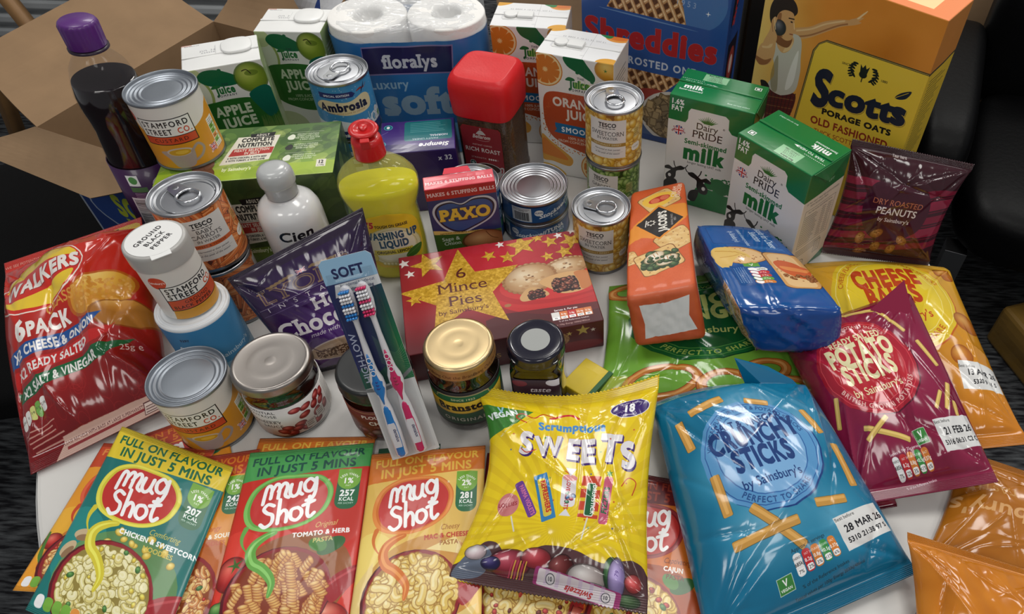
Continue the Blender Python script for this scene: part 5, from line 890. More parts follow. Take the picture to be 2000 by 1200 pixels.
def sweets_bag():
    w, h = 210, 256; A = Art(w, h, (240, 208, 20), 5, 5)
    for k in range(40): a = k*9*PI/180; A.fill(np.array([(105, 70), (105+300*math.cos(a), 70+300*math.sin(a)), (105+300*math.cos(a+.07), 70+300*math.sin(a+.07))]), (222, 182, 16), .5)
    for k in range(7): A.rect(0, 236+k*3, w, .9, (206, 170, 14))
    A.fill(np.array([(0, 176), (0, 226), (62, 216), (40, 196)]), (60, 130, 50)); A.fill(np.array([(0, 174), (20, 170), (62, 212), (60, 216)]), (220, 226, 210), .0); A.text('VEGAN', 24, 206, 8, (226, 236, 240), b=.12, rot=14); A.text('V', 22, 213, 9, (150, 200, 220), b=.1); A.text('NO ARTIFICIAL COLOURS', 34, 192, 2.6, (220, 230, 210), rot=46)
    A.ell(178, 216, 24, 12.5, (226, 226, 230), 4); A.ell(178, 216, 23, 11.6, (60, 34, 112), 4); A.text('18', 178, 211.5, 9.4, W_, b=.1); A.text('Contains Approx', 178, 222.6, 2.6, W_); A.text('Sweets', 178, 206.6, 2.6, W_)
    A.stroke(smooth([(52, 196), (40, 206), (48, 212), (62, 204), (74, 212), (90, 208)], False), 1.6, (206, 50, 30)); A.stroke(smooth([(82, 206), (104, 212), (116, 206)], False), 3.4, (206, 40, 36))
    A.text('Scrumptious', 108, 186, 11, (74, 140, 206), b=.08, rot=-2, sx=.98, out=[((226, 232, 240), .1, 0, 0)], wave=lambda l: l+np.stack([0*l[:, 0], 1.2*np.sin(l[:, 0]*.22)], 1))
    x = 42
    for t, z, dy, r in (('S', 27, 2, -6), ('W', 24, 0, 4), ('E', 24, -3, -4), ('E', 27, -6, 3), ('T', 31, -4, -4), ('S', 29, -11, 8)):
        n = Art.text
        L = max(p[:, 0].max() for p in glyphs(t))-min(p[:, 0].min() for p in glyphs(t)); wd = L*z*.95
        A.text(t, x+wd/2, 152+dy, z, (226, 222, 224), b=.082, rot=r, sx=.94, out=[((64, 36, 116), .17, 1.8, -2.6), ((64, 36, 116), .17, .8, -1.2), ((140, 30, 90), .12, 0, 0)]); x += wd+6.2
    for _ in range(26): A.star(20+A.rng.random()*170, 70+A.rng.random()*130, 1.6, ((60, 150, 60), (200, 60, 40), (60, 90, 170))[A.rng.integers(3)], .4)
    for P in ([(44, 160), (52, 154), (64, 158)], [(104, 132), (112, 126), (106, 118), (112, 110)], [(176, 118), (184, 128), (194, 124), (190, 110)]): A.stroke(smooth(P, False), 1.2, ((60, 150, 60), (220, 140, 20), (206, 60, 40))[int(P[0][0]) % 3])
    A.ell(40, 90, 13, 14, (206, 120, 120), 20); A.ell(38, 93, 8, 6, (232, 170, 170), 20, .7); A.text('LOLLIES', 40, 88, 4.4, (160, 50, 60), b=.05, rot=10); A.stroke([(48, 76), (56, 60)], 1.8, (226, 220, 200))
    A.rect(36, 92, 48, 11, (110, 60, 150), 3, -55); A.text('PARMA VIOLETS', 60, 95, 4.8, (210, 110, 160), b=.06, rot=-55, sx=.8)
    A.rect(55, 92, 56, 17, (50, 130, 190), 1, -68); A.rect(60, 95, 46, 10, (226, 200, 60), 3, -68); A.text('REFRESHERS', 82, 100, 5.6, (200, 50, 40), b=.08, rot=-68, sx=.85)
    A.rect(92, 100, 38, 18, (226, 220, 222), 5, -86); A.rect(94, 112, 34, 3, (206, 60, 60), 1, -86, .0); A.text('LOVE HEARTS', 108, 104, 4.6, (200, 50, 60), b=.06, rot=-88, sx=.8); A.ell(111, 124, 9, 4, (226, 150, 150)); A.blobs(6, (106, 96, 118, 106), 2, [(60, 120, 180), (60, 150, 90), (200, 50, 60)], (60, 40, 60), (230, 220, 230)); A.fill(np.array([(111, 88), (104, 80), (118, 80)]), (220, 220, 226)); A.fill(np.array([(111, 126), (104, 136), (118, 136)]), (220, 220, 226))
    A.rect(126, 80, 24, 48, (206, 70, 44), 1); [A.rect(126, 84+k*14, 24, 4, (230, 190, 40)) for k in range(3)]; A.rect(133, 82, 11, 38, (220, 226, 214), 2); A.rect(134, 83, 9, 36, (34, 100, 60), 2); A.text('DRUMSTICK', 140.6, 101, 4.8, W_, b=.04, rot=-90, sx=.85); A.stroke([(138, 80), (134, 58)], 1.8, (226, 220, 200))
    A.rect(132, 96, 52, 11, (206, 90, 120), 3, 86); A.text('FIZZERS', 160.5, 101, 6, (60, 110, 80), b=.08, rot=86, sx=.9); A.star(160, 131, 5, (60, 150, 80), .4, 6)
    A.fill(smooth([(2, 2), (8, 24), (24, 44), (40, 46), (56, 34), (76, 38), (96, 48), (130, 46), (160, 38), (190, 44), (208, 36), (208, 0)], True, 5), (84, 52, 54))
    A.fill(smooth([(2, 4), (10, 30), (26, 42), (40, 30), (30, 8)]), (100, 110, 130)); cl = [((150, 30, 50), 60, 26, 22, 14), ((226, 200, 205), 20, 34, 12, 8), ((40, 30, 90), 40, 24, 10, 7), ((170, 40, 50), 88, 34, 16, 10), ((100, 20, 20), 116, 26, 14, 14), ((196, 180, 176), 144, 22, 20, 12), ((210, 200, 200), 150, 12, 18, 7), ((40, 90, 40), 170, 30, 8, 14), ((150, 130, 190), 176, 26, 9, 18), ((190, 60, 60), 194, 24, 9, 8), ((50, 80, 40), 190, 8, 12, 6)]
    for c, x, y, rx, ry in cl: A.blob(x, y, rx, ry, c, tuple(v*.4 for v in c), tuple(min(255, v+70) for v in c))
    for k in range(6): A.rect(62+k*3, 12, 1.2, 18, (226, 180, 60) if k % 2 else (200, 60, 90), 0, -8)
    A.rect(88, 4, 94, 17, (160, 50, 110), 3, -8); A.rect(92, 5, 84, 15, (222, 210, 214), 2, -8); [A.rect(100+k*12, 4.6-k*1.6+7, 4, 14, (196, 170, 206), 0, -8, .5) for k in range(6)]; A.text('Swizzels', 138, 12, 6, (190, 50, 50), sh=.3, b=.06, rot=172); A.ell(106, 17, 5, 5, (70, 70, 80)); A.ell(106, 17, 4.2, 4.2, (222, 214, 216)); A.text('10', 106, 15.4, 3.4, (70, 70, 80), b=.05); A.ell(166, 8, 5, 5, (70, 70, 80)); A.ell(166, 8, 4.2, 4.2, (222, 214, 216)); A.text('10', 166, 6.4, 3.4, (70, 70, 80), b=.05)
    A.text('79', 178, 30, 4, (90, 60, 140), rot=80)
    return A
def walkers():
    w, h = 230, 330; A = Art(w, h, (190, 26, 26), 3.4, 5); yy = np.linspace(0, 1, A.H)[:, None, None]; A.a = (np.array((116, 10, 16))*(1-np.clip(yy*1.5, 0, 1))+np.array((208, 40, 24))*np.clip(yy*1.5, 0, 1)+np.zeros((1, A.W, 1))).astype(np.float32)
    for _ in range(70): x, y = A.rng.random()*w, A.rng.random()*110; A.stroke(ellp(x, y, 10, 7, A.rng.random()*180, 14), .8, (176, 36, 36), True, .35)
    A.fill(smooth([(96, 304), (140, 306), (190, 310), (220, 306), (220, 322), (150, 320), (96, 316)], True, 4), (226, 180, 60)); A.text('100% GREAT', 156, 311.6, 8.4, (40, 20, 16), b=.09); A.text('BRITISH POTATOES', 160, 304.6, 4.8, (150, 40, 20), b=.06); A.ell(96, 309, 9, 8, (196, 140, 60)); jack(A, 90, 304.5, 12, 9)
    A.text('WE SEE POTENTIAL IN EVERY POTATO', 60, 316, 4.6, (240, 180, 160))
    A.M = lambda l: np.stack([l[:, 0]*.96+8, l[:, 1]-24*np.clip((l[:, 1]-40)/60, 0, 1)], 1)
    A.ell(82, 250, 76, 50, (238, 226, 214), 6); A.ell(82, 250, 74, 48, (214, 40, 26), 6); A.fill(smooth([(18, 262), (40, 290), (86, 296), (134, 284), (146, 266), (86, 272), (40, 268)]), (238, 200, 44)); A.fill(smooth([(18, 236), (40, 214), (86, 206), (130, 218), (142, 238), (86, 228), (40, 228)]), (238, 200, 44))
    A.text('WALKERS', 87, 240, 22.5, (236, 228, 220), b=.1, sx=.88, sh=.08, rot=4, out=((150, 20, 24), .06, 1.2, -1.2))
    A.blob(172, 196, 46, 30, (232, 176, 60), (190, 110, 20), (250, 220, 140), 15); A.blobs(150, (132, 172, 212, 222), 2, [(226, 156, 50), (244, 204, 110)], (206, 130, 40), (250, 226, 150), clip=lambda x, y: ((x-172)/42)**2+((y-196)/26)**2 < 1); A.blob(196, 156, 40, 22, (206, 140, 56), (140, 80, 20), (236, 190, 110), -14)
    A.text('CLASSIC', 118, 196, 12, (216, 150, 60), b=.02, sh=.2, rot=8); A.text('6', 44, 168, 26, (238, 232, 226), b=.14); A.text('PACK', 88, 168, 19, (238, 232, 226), b=.13, sx=.92)
    for i, (t, c, y) in enumerate((('X2 CHEESE & ONION', (24, 76, 150), 146), ('X2 READY SALTED', (196, 28, 26), 122), ('X2 SALT & VINEGAR', (16, 96, 52), 98))):
        A.fill(np.array([(12, y-4), (150+i*10, y-2), (172+i*18, y+16), (12, y+15)]), c); A.text(t, 22, y, 11.5, (230, 226, 222), 'l', b=.06, sx=.84)
    A.M = None; A.text('25g e', 200, 76, 8, (226, 200, 190)); 
    for k in range(5): A.rect(14+k*10, 42+k*1.5, 9.4, 17, ((228, 226, 220), (228, 226, 220), (206, 210, 120), (110, 170, 70), (228, 226, 220))[k], 3.6); A.text(('ENERGY', '1g', '0.4g', '0.1g', '0.34g')[k], 18.6+k*10, 50+k*1.5, 2.8, (60, 50, 40))
    A.lines(14, 36, 54, 5, 4, 1.1, (220, 180, 160)); A.fill(np.array([(40, 0), (230, 0), (230, 24), (60, 22)]), (216, 176, 160)); A.fill(np.array([(60, 8), (190, 10), (190, 14), (60, 12)]), (150, 40, 44)); A.text('PLEASE RECYCLE WITH BAGS AT LARGE SUPERMARKETS', 120, 15, 3.6, (80, 30, 30)); A.rect(186, 3, 30, 17, (90, 40, 40)); A.rect(187, 4, 28, 15, (220, 196, 184)); A.lines(189, 14, 22, 3, 4, 1.2, (70, 30, 30)); return A
def floralys():
    w, h = 560, 170; A = Art(w, h, (40, 112, 180), 3, 5); A.noise(30, 8); c = w/2; A.M = lambda l: l+[0, 13]
    A.fill(np.array([(c-62, 112), (c-58, 152), (c+64, 152), (c+60, 118), (c+66, 112)]), (130, 120, 170)); A.fill(np.array([(c-60, 114), (c-57, 150), (c+62, 150), (c+58, 118), (c+64, 114)]), (30, 24, 84)); A.text('floralys', c+2, 122, 17, (206, 210, 220), b=.06, serif=1, sx=.98)
    A.text('Luxury', c-32, 92, 13, (150, 190, 220), b=.03); A.text('soft', c+4, 54, 36, (140, 172, 196), b=.1, serif=1, sx=1.2)
    for k in range(16): A.ell(c-140+k*18+6*math.sin(k), 22+6*math.sin(k*2.3), 16, 13, (100, 168, 212))
    A.rect(c-160, 0, 320, 20, (100, 168, 212)); A.text('White', c+2, 20, 17, (190, 210, 230), b=.08, serif=1, out=((30, 40, 90), .07, 0, 0)); A.M = None; A.rect(0, 0, w, 21, (70, 140, 196)); return A
def box_print():
    A = Art(300, 260, (24, 50, 110), 2.4, 5); A.rect(0, 0, 5, 260, (150, 156, 170)); A.rect(0, 0, 300, 4, (150, 156, 170)); A.text('Arctic', 190, 212, 34, (120, 126, 140), b=.1, sh=.2, out=((20, 26, 44), .08, 1, -1)); A.text('Concentrated', 52, 214, 8, (130, 140, 160), b=.03)
    A.ell(170, 146, 150, 52, (150, 160, 180)); A.ell(170, 146, 146, 48, (30, 62, 130)); A.text('SCREEN', 160, 140, 34, (170, 180, 40), b=.12, sx=.9); A.text('WASH', 160, 98, 34, (170, 180, 40), b=.12); return A
def flap_print():
    A = Art(200, 200, (206, 206, 210), 2); A.fill(np.array([(20, 0), (110, 180), (190, 60)]), (30, 60, 130)); A.fill(np.array([(70, 30), (112, 130), (150, 60)]), (206, 206, 210)); A.fill(np.array([(78, 36), (112, 116), (142, 60)]), (30, 60, 130)); return A
def orange_bagA():
    A = Art(200, 260, (176, 104, 22), 3, 3); A.noise(30, 10); A.text("Sainsbury's", 100, 150, 30, (214, 160, 100), rot=180, b=.03); A.text('TASTE', 60, 190, 16, (196, 140, 70), rot=180); return A
def orange_bagB():
    A = Art(200, 260, (206, 120, 20), 3, 3); A.noise(30, 12); return A
def tasteL():
    A = Art(52, 44, (56, 30, 44), 5, 3); A.ell(8, 38, 8, 5, (120, 40, 50)); A.text('taste', 30, 24, 7.4, (222, 214, 220), sh=.25, b=.02, sx=1.15); A.text('the difference', 30, 17, 3.4, (200, 190, 200), sh=.2); A.ell(48, 40, 10, 6, (200, 196, 206)); return A
# ------------------------------------------------------------------ the room
def plate(name, pts, th, mats, parent=None, uv=None, smooth_=False, loc=None):
    """polygon (world points, roughly planar) with thickness th downward along its normal"""
    P = [Vector(p) for p in pts]; n = sum(((P[i]-P[0]).cross(P[(i+1) % len(P)]-P[0]) for i in range(1, len(P)-1)), Vector()); n.normalize(); k = len(P)
    V = [tuple(p) for p in P]+[tuple(p-n*th) for p in P]; Fc = [tuple(range(k)), tuple(range(2*k-1, k-1, -1))]+[(i, i+k, (i+1) % k+k, (i+1) % k) for i in range(k)]
    mi = [0, 1 if len(mats) > 1 else 0]+[len(mats)-1]*k
    u = (uv or [(0, 0)]*k)+[((uv or [(0, 0)]*k)[::-1][i]) for i in range(k)]+[(0, 0)]*(4*k)
    return mesh(name, V, Fc, mats, parent, u, mi, smooth_)
carpet = mat('dark_ribbed_carpet', (46, 48, 50), .97, spec=.15, noise=.7, nscale=160, bump=.9, bscale=300)
nt = carpet.node_tree; B_ = nt.nodes['Principled BSDF']
# ribs along X
tc = nt.nodes.new('ShaderNodeTexCoord'); mp = nt.nodes.new('ShaderNodeMapping'); mp.inputs['Scale'].default_value = (22, 150, 1); nt.links.new(tc.outputs['Object'], mp.inputs[0])
nz = nt.nodes.new('ShaderNodeTexNoise'); nz.inputs['Scale'].default_value = 1.0; nz.inputs['Detail'].default_value = 4; nt.links.new(mp.outputs[0], nz.inputs['Vector'])
cr = nt.nodes.new('ShaderNodeValToRGB'); cr.color_ramp.elements[0].position = .38; cr.color_ramp.elements[0].color = (.010, .010, .012, 1); cr.color_ramp.elements[1].position = .68; cr.color_ramp.elements[1].color = (.085, .09, .095, 1)
nt.links.new(nz.outputs['Fac'], cr.inputs[0]); nt.links.new(cr.outputs[0], B_.inputs['Base Color'])
bm_ = nt.nodes.new('ShaderNodeBump'); bm_.inputs['Strength'].default_value = .7; bm_.inputs['Distance'].default_value = .004; nt.links.new(nz.outputs['Fac'], bm_.inputs['Height']); nt.links.new(bm_.outputs[0], B_.inputs['Normal'])
FZ = -.73
fl = mesh('floor', [(-3, -1.5, FZ), (3, -1.5, FZ), (3, 3.2, FZ), (-3, 3.2, FZ)], [(0, 1, 2, 3)], carpet); fl['kind'] = 'structure'
wallm = mat('painted_wall', (196, 196, 192), .8, bump=.1, bscale=40)
wb = box('wall_back', 6, .1, 2.7, {'*': wallm}, None, (-3, 3.2, FZ), bevel=0); wb['kind'] = 'structure'
rad_m = mat('radiator_white', (178, 182, 184), .4)
rt = empty('radiator', (-1.95, 2.05, FZ)); tag(rt, 'white ribbed panel radiator low behind the cardboard box', 'radiator')
box('back_panel', 1.5, .06, .56, {'*': rad_m}, rt, (0, .03, .12), bevel=.004)
for k in range(12): box('fin', 1.5, .03, .026, {'*': rad_m}, rt, (0, 0, .14+k*.045), bevel=.006, n=1)
for k in (0, 1): box('foot', .04, .08, .12, {'*': rad_m}, rt, (.2+k*1.0, 0, 0), n=1)

wood = mat('pale_wood', (150, 112, 70), .5, noise=.3, nscale=14)
st = empty('wooden_trestle', (-1.72, 1.50, FZ)); tag(st, 'pale wooden trestle frame behind the flap of the cardboard box', 'trestle')
for i, (a, b) in enumerate((((-.12, .30, 0), (.02, .36, .72)), ((.30, .22, 0), (.05, .34, .72)), ((-.3, -.02, 0), (-.02, .30, .72)))): tube('leg', [a, b], .022, wood, st, seg=4)
tube('rail', [(-.35, .25, .62), (.45, .42, .70)], .024, wood, st, seg=4)

# ------------------------------------------------------------------ table
tm = mat('white_laminate', (210, 208, 204), .32, coat=.15, noise=.03, nscale=30)
tb = empty('round_table', (-.122, .63, FZ)); tag(tb, 'round white laminate table under all the groceries', 'table')
def disc(name, R, prof, m, seg=128, sy=1.06):
    V, Fc, UV, MI = lathe([(R+a, z, 0) for a, z in prof], seg); cap(V, Fc, UV, MI, seg, len(prof)-1, 0); cap(V, Fc, UV, MI, seg, 0, 0, True)
    return mesh(name, [(x, y*sy, z) for x, y, z in V], Fc, m, tb, UV, MI, False, (0, 0, 0))
disc('tabletop', .536, [(-.02, .704), (-.004, .706), (0, .710), (0, .726), (-.002, .7295), (-.005, .73)], tm)
disc('edge_band', .537, [(-.002, .708), (.0012, .711), (.0012, .724), (-.002, .7255)], mat('grey_edge', (176, 176, 174), .5))
cm = mat('brushed_steel', (150, 150, 152), .3, 1.0)
turned('column', [(.2, 0), (.2, .012), (.05, .03), (.04, .06), (.04, .66), (.12, .70)], [cm], tb, 32)

# ------------------------------------------------------------------ furniture and boxes behind
lea = mat('black_leather', (6, 6, 7), .45, spec=.14, bump=.25, bscale=90)
fab = mat('black_mesh_fabric', (7, 7, 8), .9, spec=.2, bump=.6, bscale=600)
def cushion(name, w, d, h, m, parent, loc, rot=None, puff=.02, n=14):
    V = []; Fc = []; R = np.linspace(-1, 1, n+1)
    def pt(a, b, c):
        v = np.array([a, b, c], float); p = 5.0; r = (abs(v)**p).sum()**(1/p); v = v/max(r, 1e-6)*max(abs(v)); return (v[0]*w/2, v[1]*d/2, v[2]*h/2)
    idx = {}
    def vid(p):
        k = tuple(round(q, 4) for q in p)
        if k not in idx: idx[k] = len(V); V.append(pt(*p))
        return idx[k]
    for ax in range(3):
        for s in (-1, 1):
            o1, o2 = [(1, 2), (2, 0), (0, 1)][ax]
            for i in range(n):
                for j in range(n):
                    q = []
                    for a, b in ((i, j), (i+1, j), (i+1, j+1), (i, j+1)): v = [0, 0, 0]; v[ax] = s; v[o1] = R[a]; v[o2] = R[b]; q.append(vid(v))
                    Fc.append(tuple(q if s > 0 else q[::-1]))
    return mesh(name, V, Fc, m, parent, None, None, True, loc, rot)
lc = empty('leather_chair', (1.12, 1.42, FZ), -.35); tag(lc, 'black leather armchair behind the orange oats box at right', 'armchair')
cushion('seat', .62, .62, .16, lea, lc, (0, .02, .30)); cushion('backrest', .34, .18, .36, lea, lc, (-.17, .36, .49)); cushion('backrest', .34, .18, .36, lea, lc, (.18, .36, .49)); cushion('armrest', .13, .66, .34, lea, lc, (-.39, .06, .36)); cushion('armrest', .13, .66, .34, lea, lc, (.39, .06, .36))
for a, b in ((-.3, -.25), (.3, -.25), (-.3, .3), (.3, .3)): box('leg', .05, .05, .23, {'*': cm}, lc, (a, b, 0), n=1)
mc = empty('swivel_stool', (-1.03, 1.08, FZ), .25); tag(mc, 'wide black upholstered swivel stool under the open cardboard box', 'stool')
cushion('seat', .90, .78, .10, fab, mc, (.0, .06, .288)); tube('column', [(0, .05, .06), (0, .05, .25)], .03, cm, mc)
for k in range(5): a = k*2*PI/5; tube('foot', [(0, .05, .07), (.28*math.cos(a), .05+.28*math.sin(a), .03)], [.026, .018], fab, mc)
fc2 = empty('black_cabinet', (.21, 1.34, FZ), -.1); tag(fc2, 'black cabinet standing behind the blue cereal box', 'cabinet')
bkm = mat('black_lacquer', (8, 8, 9), .4); box('body', .36, .30, .86, {'*': bkm}, fc2, (0, 0, 0), bevel=.004); box('door', .185, .012, .80, {'*': bkm}, fc2, (.003, -.013, .03), bevel=.002); box('door', .185, .012, .80, {'*': bkm}, fc2, (.192, -.013, .03), bevel=.002)

cb = mat('corrugated_cardboard', (160, 130, 98), .85, noise=.16, nscale=18, bump=.10, bscale=55); cbi = mat('cardboard_inside', (142, 114, 84), .88, noise=.16, nscale=14, bump=.1, bscale=50); cbe = mat('cardboard_edge', (104, 78, 52), .9, bump=.5, bscale=900)
pA = mat('box_outer_print', rough=.5, art=box_print()); pF = mat('flap_outer_print', rough=.5, art=flap_print())
A3, B3, = Vector((-0.8519, 1.4099, -0.0500)), Vector((-0.9970, 1.0307, -0.0500)); e_ = (A3-B3); e_.z = 0; L1 = e_.length; e_.normalize(); f_ = Vector((e_.y, -e_.x, 0)); L2 = .33
bx = empty('cardboard_box', B3); bx.rotation_euler = (0, 0, 0); tag(bx, 'large open brown cardboard box with its flaps folded out', 'box')
def LP(a, b, z=0): return tuple(e_*a+f_*b+Vector((0, 0, z)))
Hb = .34; t_ = .004
plate('side_panel', [LP(0, 0), LP(0, 0, -Hb), LP(L1, 0, -Hb), LP(L1, 0)], t_, [cbi, cb, cbe], bx)
plate('side_panel', [LP(L1, 0), LP(L1, 0, -Hb), LP(L1, L2, -Hb), LP(L1, L2)], t_, [cbi, cb, cbe], bx)
plate('side_panel', [LP(L1, L2), LP(L1, L2, -Hb), LP(0, L2, -Hb), LP(0, L2)], t_, [cbi, cb, cbe], bx)
sp_ = plate('printed_panel', [LP(0, 0), LP(0, L2), LP(0, L2, -Hb), LP(0, 0, -Hb)], .004, [cbi, pA, cbe], bx, uv=[(0, 1), (1, 1), (1, 0), (0, 0)]); sp_['label'] = 'blue printed side panel with yellow lettering'
plate('base_panel', [LP(0, 0, -Hb), LP(0, L2, -Hb), LP(L1, L2, -Hb), LP(L1, 0, -Hb)][::-1], t_, [cbi], bx)
def flap(name, a, b, out, n=10, mats=None, curl=.01, seed=0):
    """flap hinged on edge a-b reaching to a+out0, b+out1"""
    a, b, o0, o1 = Vector(a), Vector(b), Vector(out[0]), Vector(out[1]); V = []; Fc = []; UV = []; nn = (b-a).cross(o0-a).normalized()
    for s in (0, 1):
        for i in range(n+1):
            for j in range(n+1):
                u, v = i/n, j/n; p = (a*(1-u)+b*u)*(1-v)+(o0*(1-u)+o1*u)*v; p = p+nn*(curl*math.sin(PI*v)*(1+.5*math.sin(5*u+seed))+(.006 if .46 < u < .5 else 0)*0-s*.0035); V.append(tuple(p))
    m = (n+1)**2
    for i in range(n):
        for j in range(n):
            q = [i*(n+1)+j, (i+1)*(n+1)+j, (i+1)*(n+1)+j+1, i*(n+1)+j+1]; Fc.append(tuple(q)); Fc.append(tuple(k+m for k in q[::-1])); UV += [(i/n, j/n), ((i+1)/n, j/n), ((i+1)/n, (j+1)/n), (i/n, (j+1)/n)]*2
    MI = [0, 1]*(n*n)
    for i in range(n):
        for q in ((i*(n+1), (i+1)*(n+1)), (i*(n+1)+n, (i+1)*(n+1)+n), (i, i+1), (n*(n+1)+i, n*(n+1)+i+1)): Fc.append((q[0], q[1], q[1]+m, q[0]+m)); UV += [(0, 0)]*4; MI.append(2)
    return mesh(name, V, Fc, mats or [cbi, cb, cbe], bx, UV, MI, False)
def loc_(p): return tuple(Vector(p)-B3)
flap('flap', LP(0, 0), LP(L1, 0), (loc_((-1.1317, 1.1364, 0.0200)), loc_((-1.0172, 1.5028, 0.0200))), curl=-.012)
flap('flap', LP(0, 0), LP(0, L2), (loc_((-1.1564, 1.0388, -0.1000)), loc_((-0.8850, 0.9277, -0.1150))), curl=.004, seed=2)
flap('flap', LP(L1, 0), LP(L1, L2), (loc_((-0.7802, 1.4726, 0.0600)), loc_((-0.5725, 1.4178, 0.0600))), curl=-.01, seed=1)
flap('flap', LP(L1, L2), LP(0, L2), (LP(L1, L2+.05, -.17), LP(.12, L2+.05, -.17)), mats=[cbi, pF, cbe], seed=3)
ff = flap('printed_flap', LP(L1+.02, L2*.82), LP(L1-.12, L2*.98), (loc_((-0.6264, 1.3030, 0.0800)), loc_((-0.5125, 1.2907, 0.0800))), mats=[pF, pF, cbe], seed=3); ff['label'] = 'flap end with a blue triangle print'
for (x0, y0, z0, w_, d_, h_, lab) in ((-.24, 1.24, FZ, .42, .35, .84, 'plain brown cardboard carton behind the toilet rolls and orange juice'), (.90, 2.0, FZ, .6, .4, .74, 'dim brown cardboard carton behind the leather armchair')):
    c = empty('cardboard_carton', (x0, y0, z0), -.08); tag(c, lab, 'box'); box('body', w_, d_, h_, {'*': cb}, c, (0, 0, 0), bevel=.004, warp=.006, seed=3, n=8)
    box('tape', .05, d_+.001, .001, {'*': mat('brown_tape', (150, 112, 64), .25)}, c, (w_/2-.025, 0, h_+.001), n=1)
c = empty('floor_packet', (1.0, .93, FZ), .3); tag(c, 'small brown packet on the carpet at the right edge', 'packet'); Pk = box('body', .16, .30, .12, {'*': mat('khaki_pack', (120, 92, 40), .4, coat=.4)}, c, (0, 0, 0), bevel=.01, warp=.01, n=8); box('yellow_band', .162, .05, .002, {'*': mat('yellow_band', (214, 190, 30), .4)}, c, (-.001, .02, .1205), n=2)

# ------------------------------------------------------------------ builders
steel = mat('tinplate', (176, 178, 182), .34, 1.0); steel2 = mat('tinplate_rim', (150, 152, 156), .3, 1.0)
steel3 = mat('bright_tin', (206, 208, 212), .2, 1.0)
grey = mat('lacquered_lid', (150, 156, 164), .36, .85)
def tin(label, xy, z0, art_m, face=0, r=.0375, H=.086, pull=0, group=None, ribs=3, name='food_tin', lid_m=None, prang=0, tilt=None):
    lid_m = lid_m or steel
    t = empty(name, (xy[0], xy[1], z0), face); tag(t, label, 'tin', group); rb = r-.0011
    turned('body', [(rb-.001, .0015, 1), (r-.0002, .0005, 1), (r, .0018, 1), (r-.0003, .0034, 1), (rb, .0042, 0), (rb, H-.0042, 1), (r-.0003, H-.0034, 1)], [art_m, steel2], t, 72, uvv=(.004, H-.004), top=False)
    q = r-.0022; prof = [(r, H-.0036), (r+.0001, H-.0012), (r-.0006, H), (r-.0016, H-.0004), (q, H-.0030), (q-.0006, H-.0044), (q-.002, H-.0046)]
    rr = q-.003
    for k in range(ribs): prof += [(rr, H-.0044), (rr-.0008, H-.0038), (rr-.0018, H-.0038), (rr-.0026, H-.0046), (rr-.0036, H-.0047)]; rr -= .0046
    prof += [(rr-.002, H-.0042), (rr*.5, H-.0042), (.0006, H-.0042)]
    turned('lid', prof, [lid_m], t, 72, bot=False)
    if pull:
        p = empty('ring_pull', (0, 0, H-.0034)); p.parent = t; p.rotation_euler = (0, 0, prang)
        p.scale = (1.15, 1.15, 1.1); ring = [(.0095*math.cos(a), -.004+.0085*math.sin(a)-(.004 if math.sin(a) < 0 else 0), .0018+.001*(1 if math.sin(a) < 0 else 0)) for a in np.linspace(0, 2*PI, 28)[:-1]]
        tube('ring', ring, .0014, steel3, p, True, 8, (1, .8))
        tube('score_line', [(r*.62*math.cos(a), r*.62*math.sin(a)-.004, -.0004) for a in np.linspace(-.5, PI+.5, 30)], .0005, steel, p)
        V = [(-.0075, .004, .0005), (.0075, .004, .0005), (.0062, .017, .0005), (.003, .0205, .0005), (-.003, .0205, .0005), (-.0062, .017, .0005)]
        plate('tab', [(x, y, .0022) for x, y, z in V], .0014, [steel3], p, smooth_=False); turned('rivet', [(.0034, .001), (.0034, .002), (.0022, .0026)], [steel2], p, 20, loc=(0, .0135, 0))
    return t
M_cust = mat('custard_label', art=custard(), rough=.35, coat=.2)
M_corn = mat('corn_label', art=veg('corn', 3), rough=.33, coat=.25); M_peas = mat('peas_label', art=veg('peas', 4), rough=.33, coat=.25); M_carr = mat('carrot_label', art=veg('carrot', 5), rough=.33, coat=.25)
M_amb = mat('rice_pudding_label', art=ambrosia(), rough=.33, coat=.25); M_tuna = mat('tuna_label', art=tuna(), rough=.3, coat=.3)
xy = lambda p: (p[0], p[1])
tin('white and amber custard tin at the front left beside the cranberry jar', (-.4346, .4313), .0005, M_cust, .36, .0378, ribs=2, lid_m=grey, group='custard tins')
tin('white and amber custard tin standing on the green pet food box', (-.5275, .7220), .1405, M_cust, .40, .0388, ribs=3, lid_m=grey, group='custard tins', H=.088)
tin('sweetcorn tin with ring pull standing alone on the table beside the orange cracker packet', (-.034, .712), .0005, M_corn, .0, .0374, pull=1, ribs=1, prang=1.35, group='sweetcorn tins')
tin('garden pea tin underneath the stacked sweetcorn tin', (-.0224, .822), .0005, M_peas, -.28, .0375, ribs=1, group='stacked vegetable tins')
tin('sweetcorn tin with ring pull stacked on the pea tin in front of the orange juice', (-.0224, .822), .0867, M_corn, -.02, .0383, pull=1, ribs=1, prang=.25, group='sweetcorn tins')
tin('baby carrot tin with ring pull stacked behind the pepper pot', (-.4756, .608), .0867, M_carr, .86, .0378, pull=1, ribs=1, prang=.15, group='stacked vegetable tins')
tin('tin at the bottom of the stack under the baby carrot tin', (-.4746, .604), .0005, M_carr, 2.6, .0375, ribs=1, group='stacked vegetable tins')
tin('pale blue rice pudding tin with ring pull beside the toilet rolls', (-.3865, .866), .0867, M_amb, .30, .0398, pull=1, ribs=2, prang=2.5, group='blue tins')
tin('tin hidden underneath the pale blue rice pudding tin', (-.3865, .866), .0005, M_amb, 2.4, .0385, ribs=2, group='blue tins')
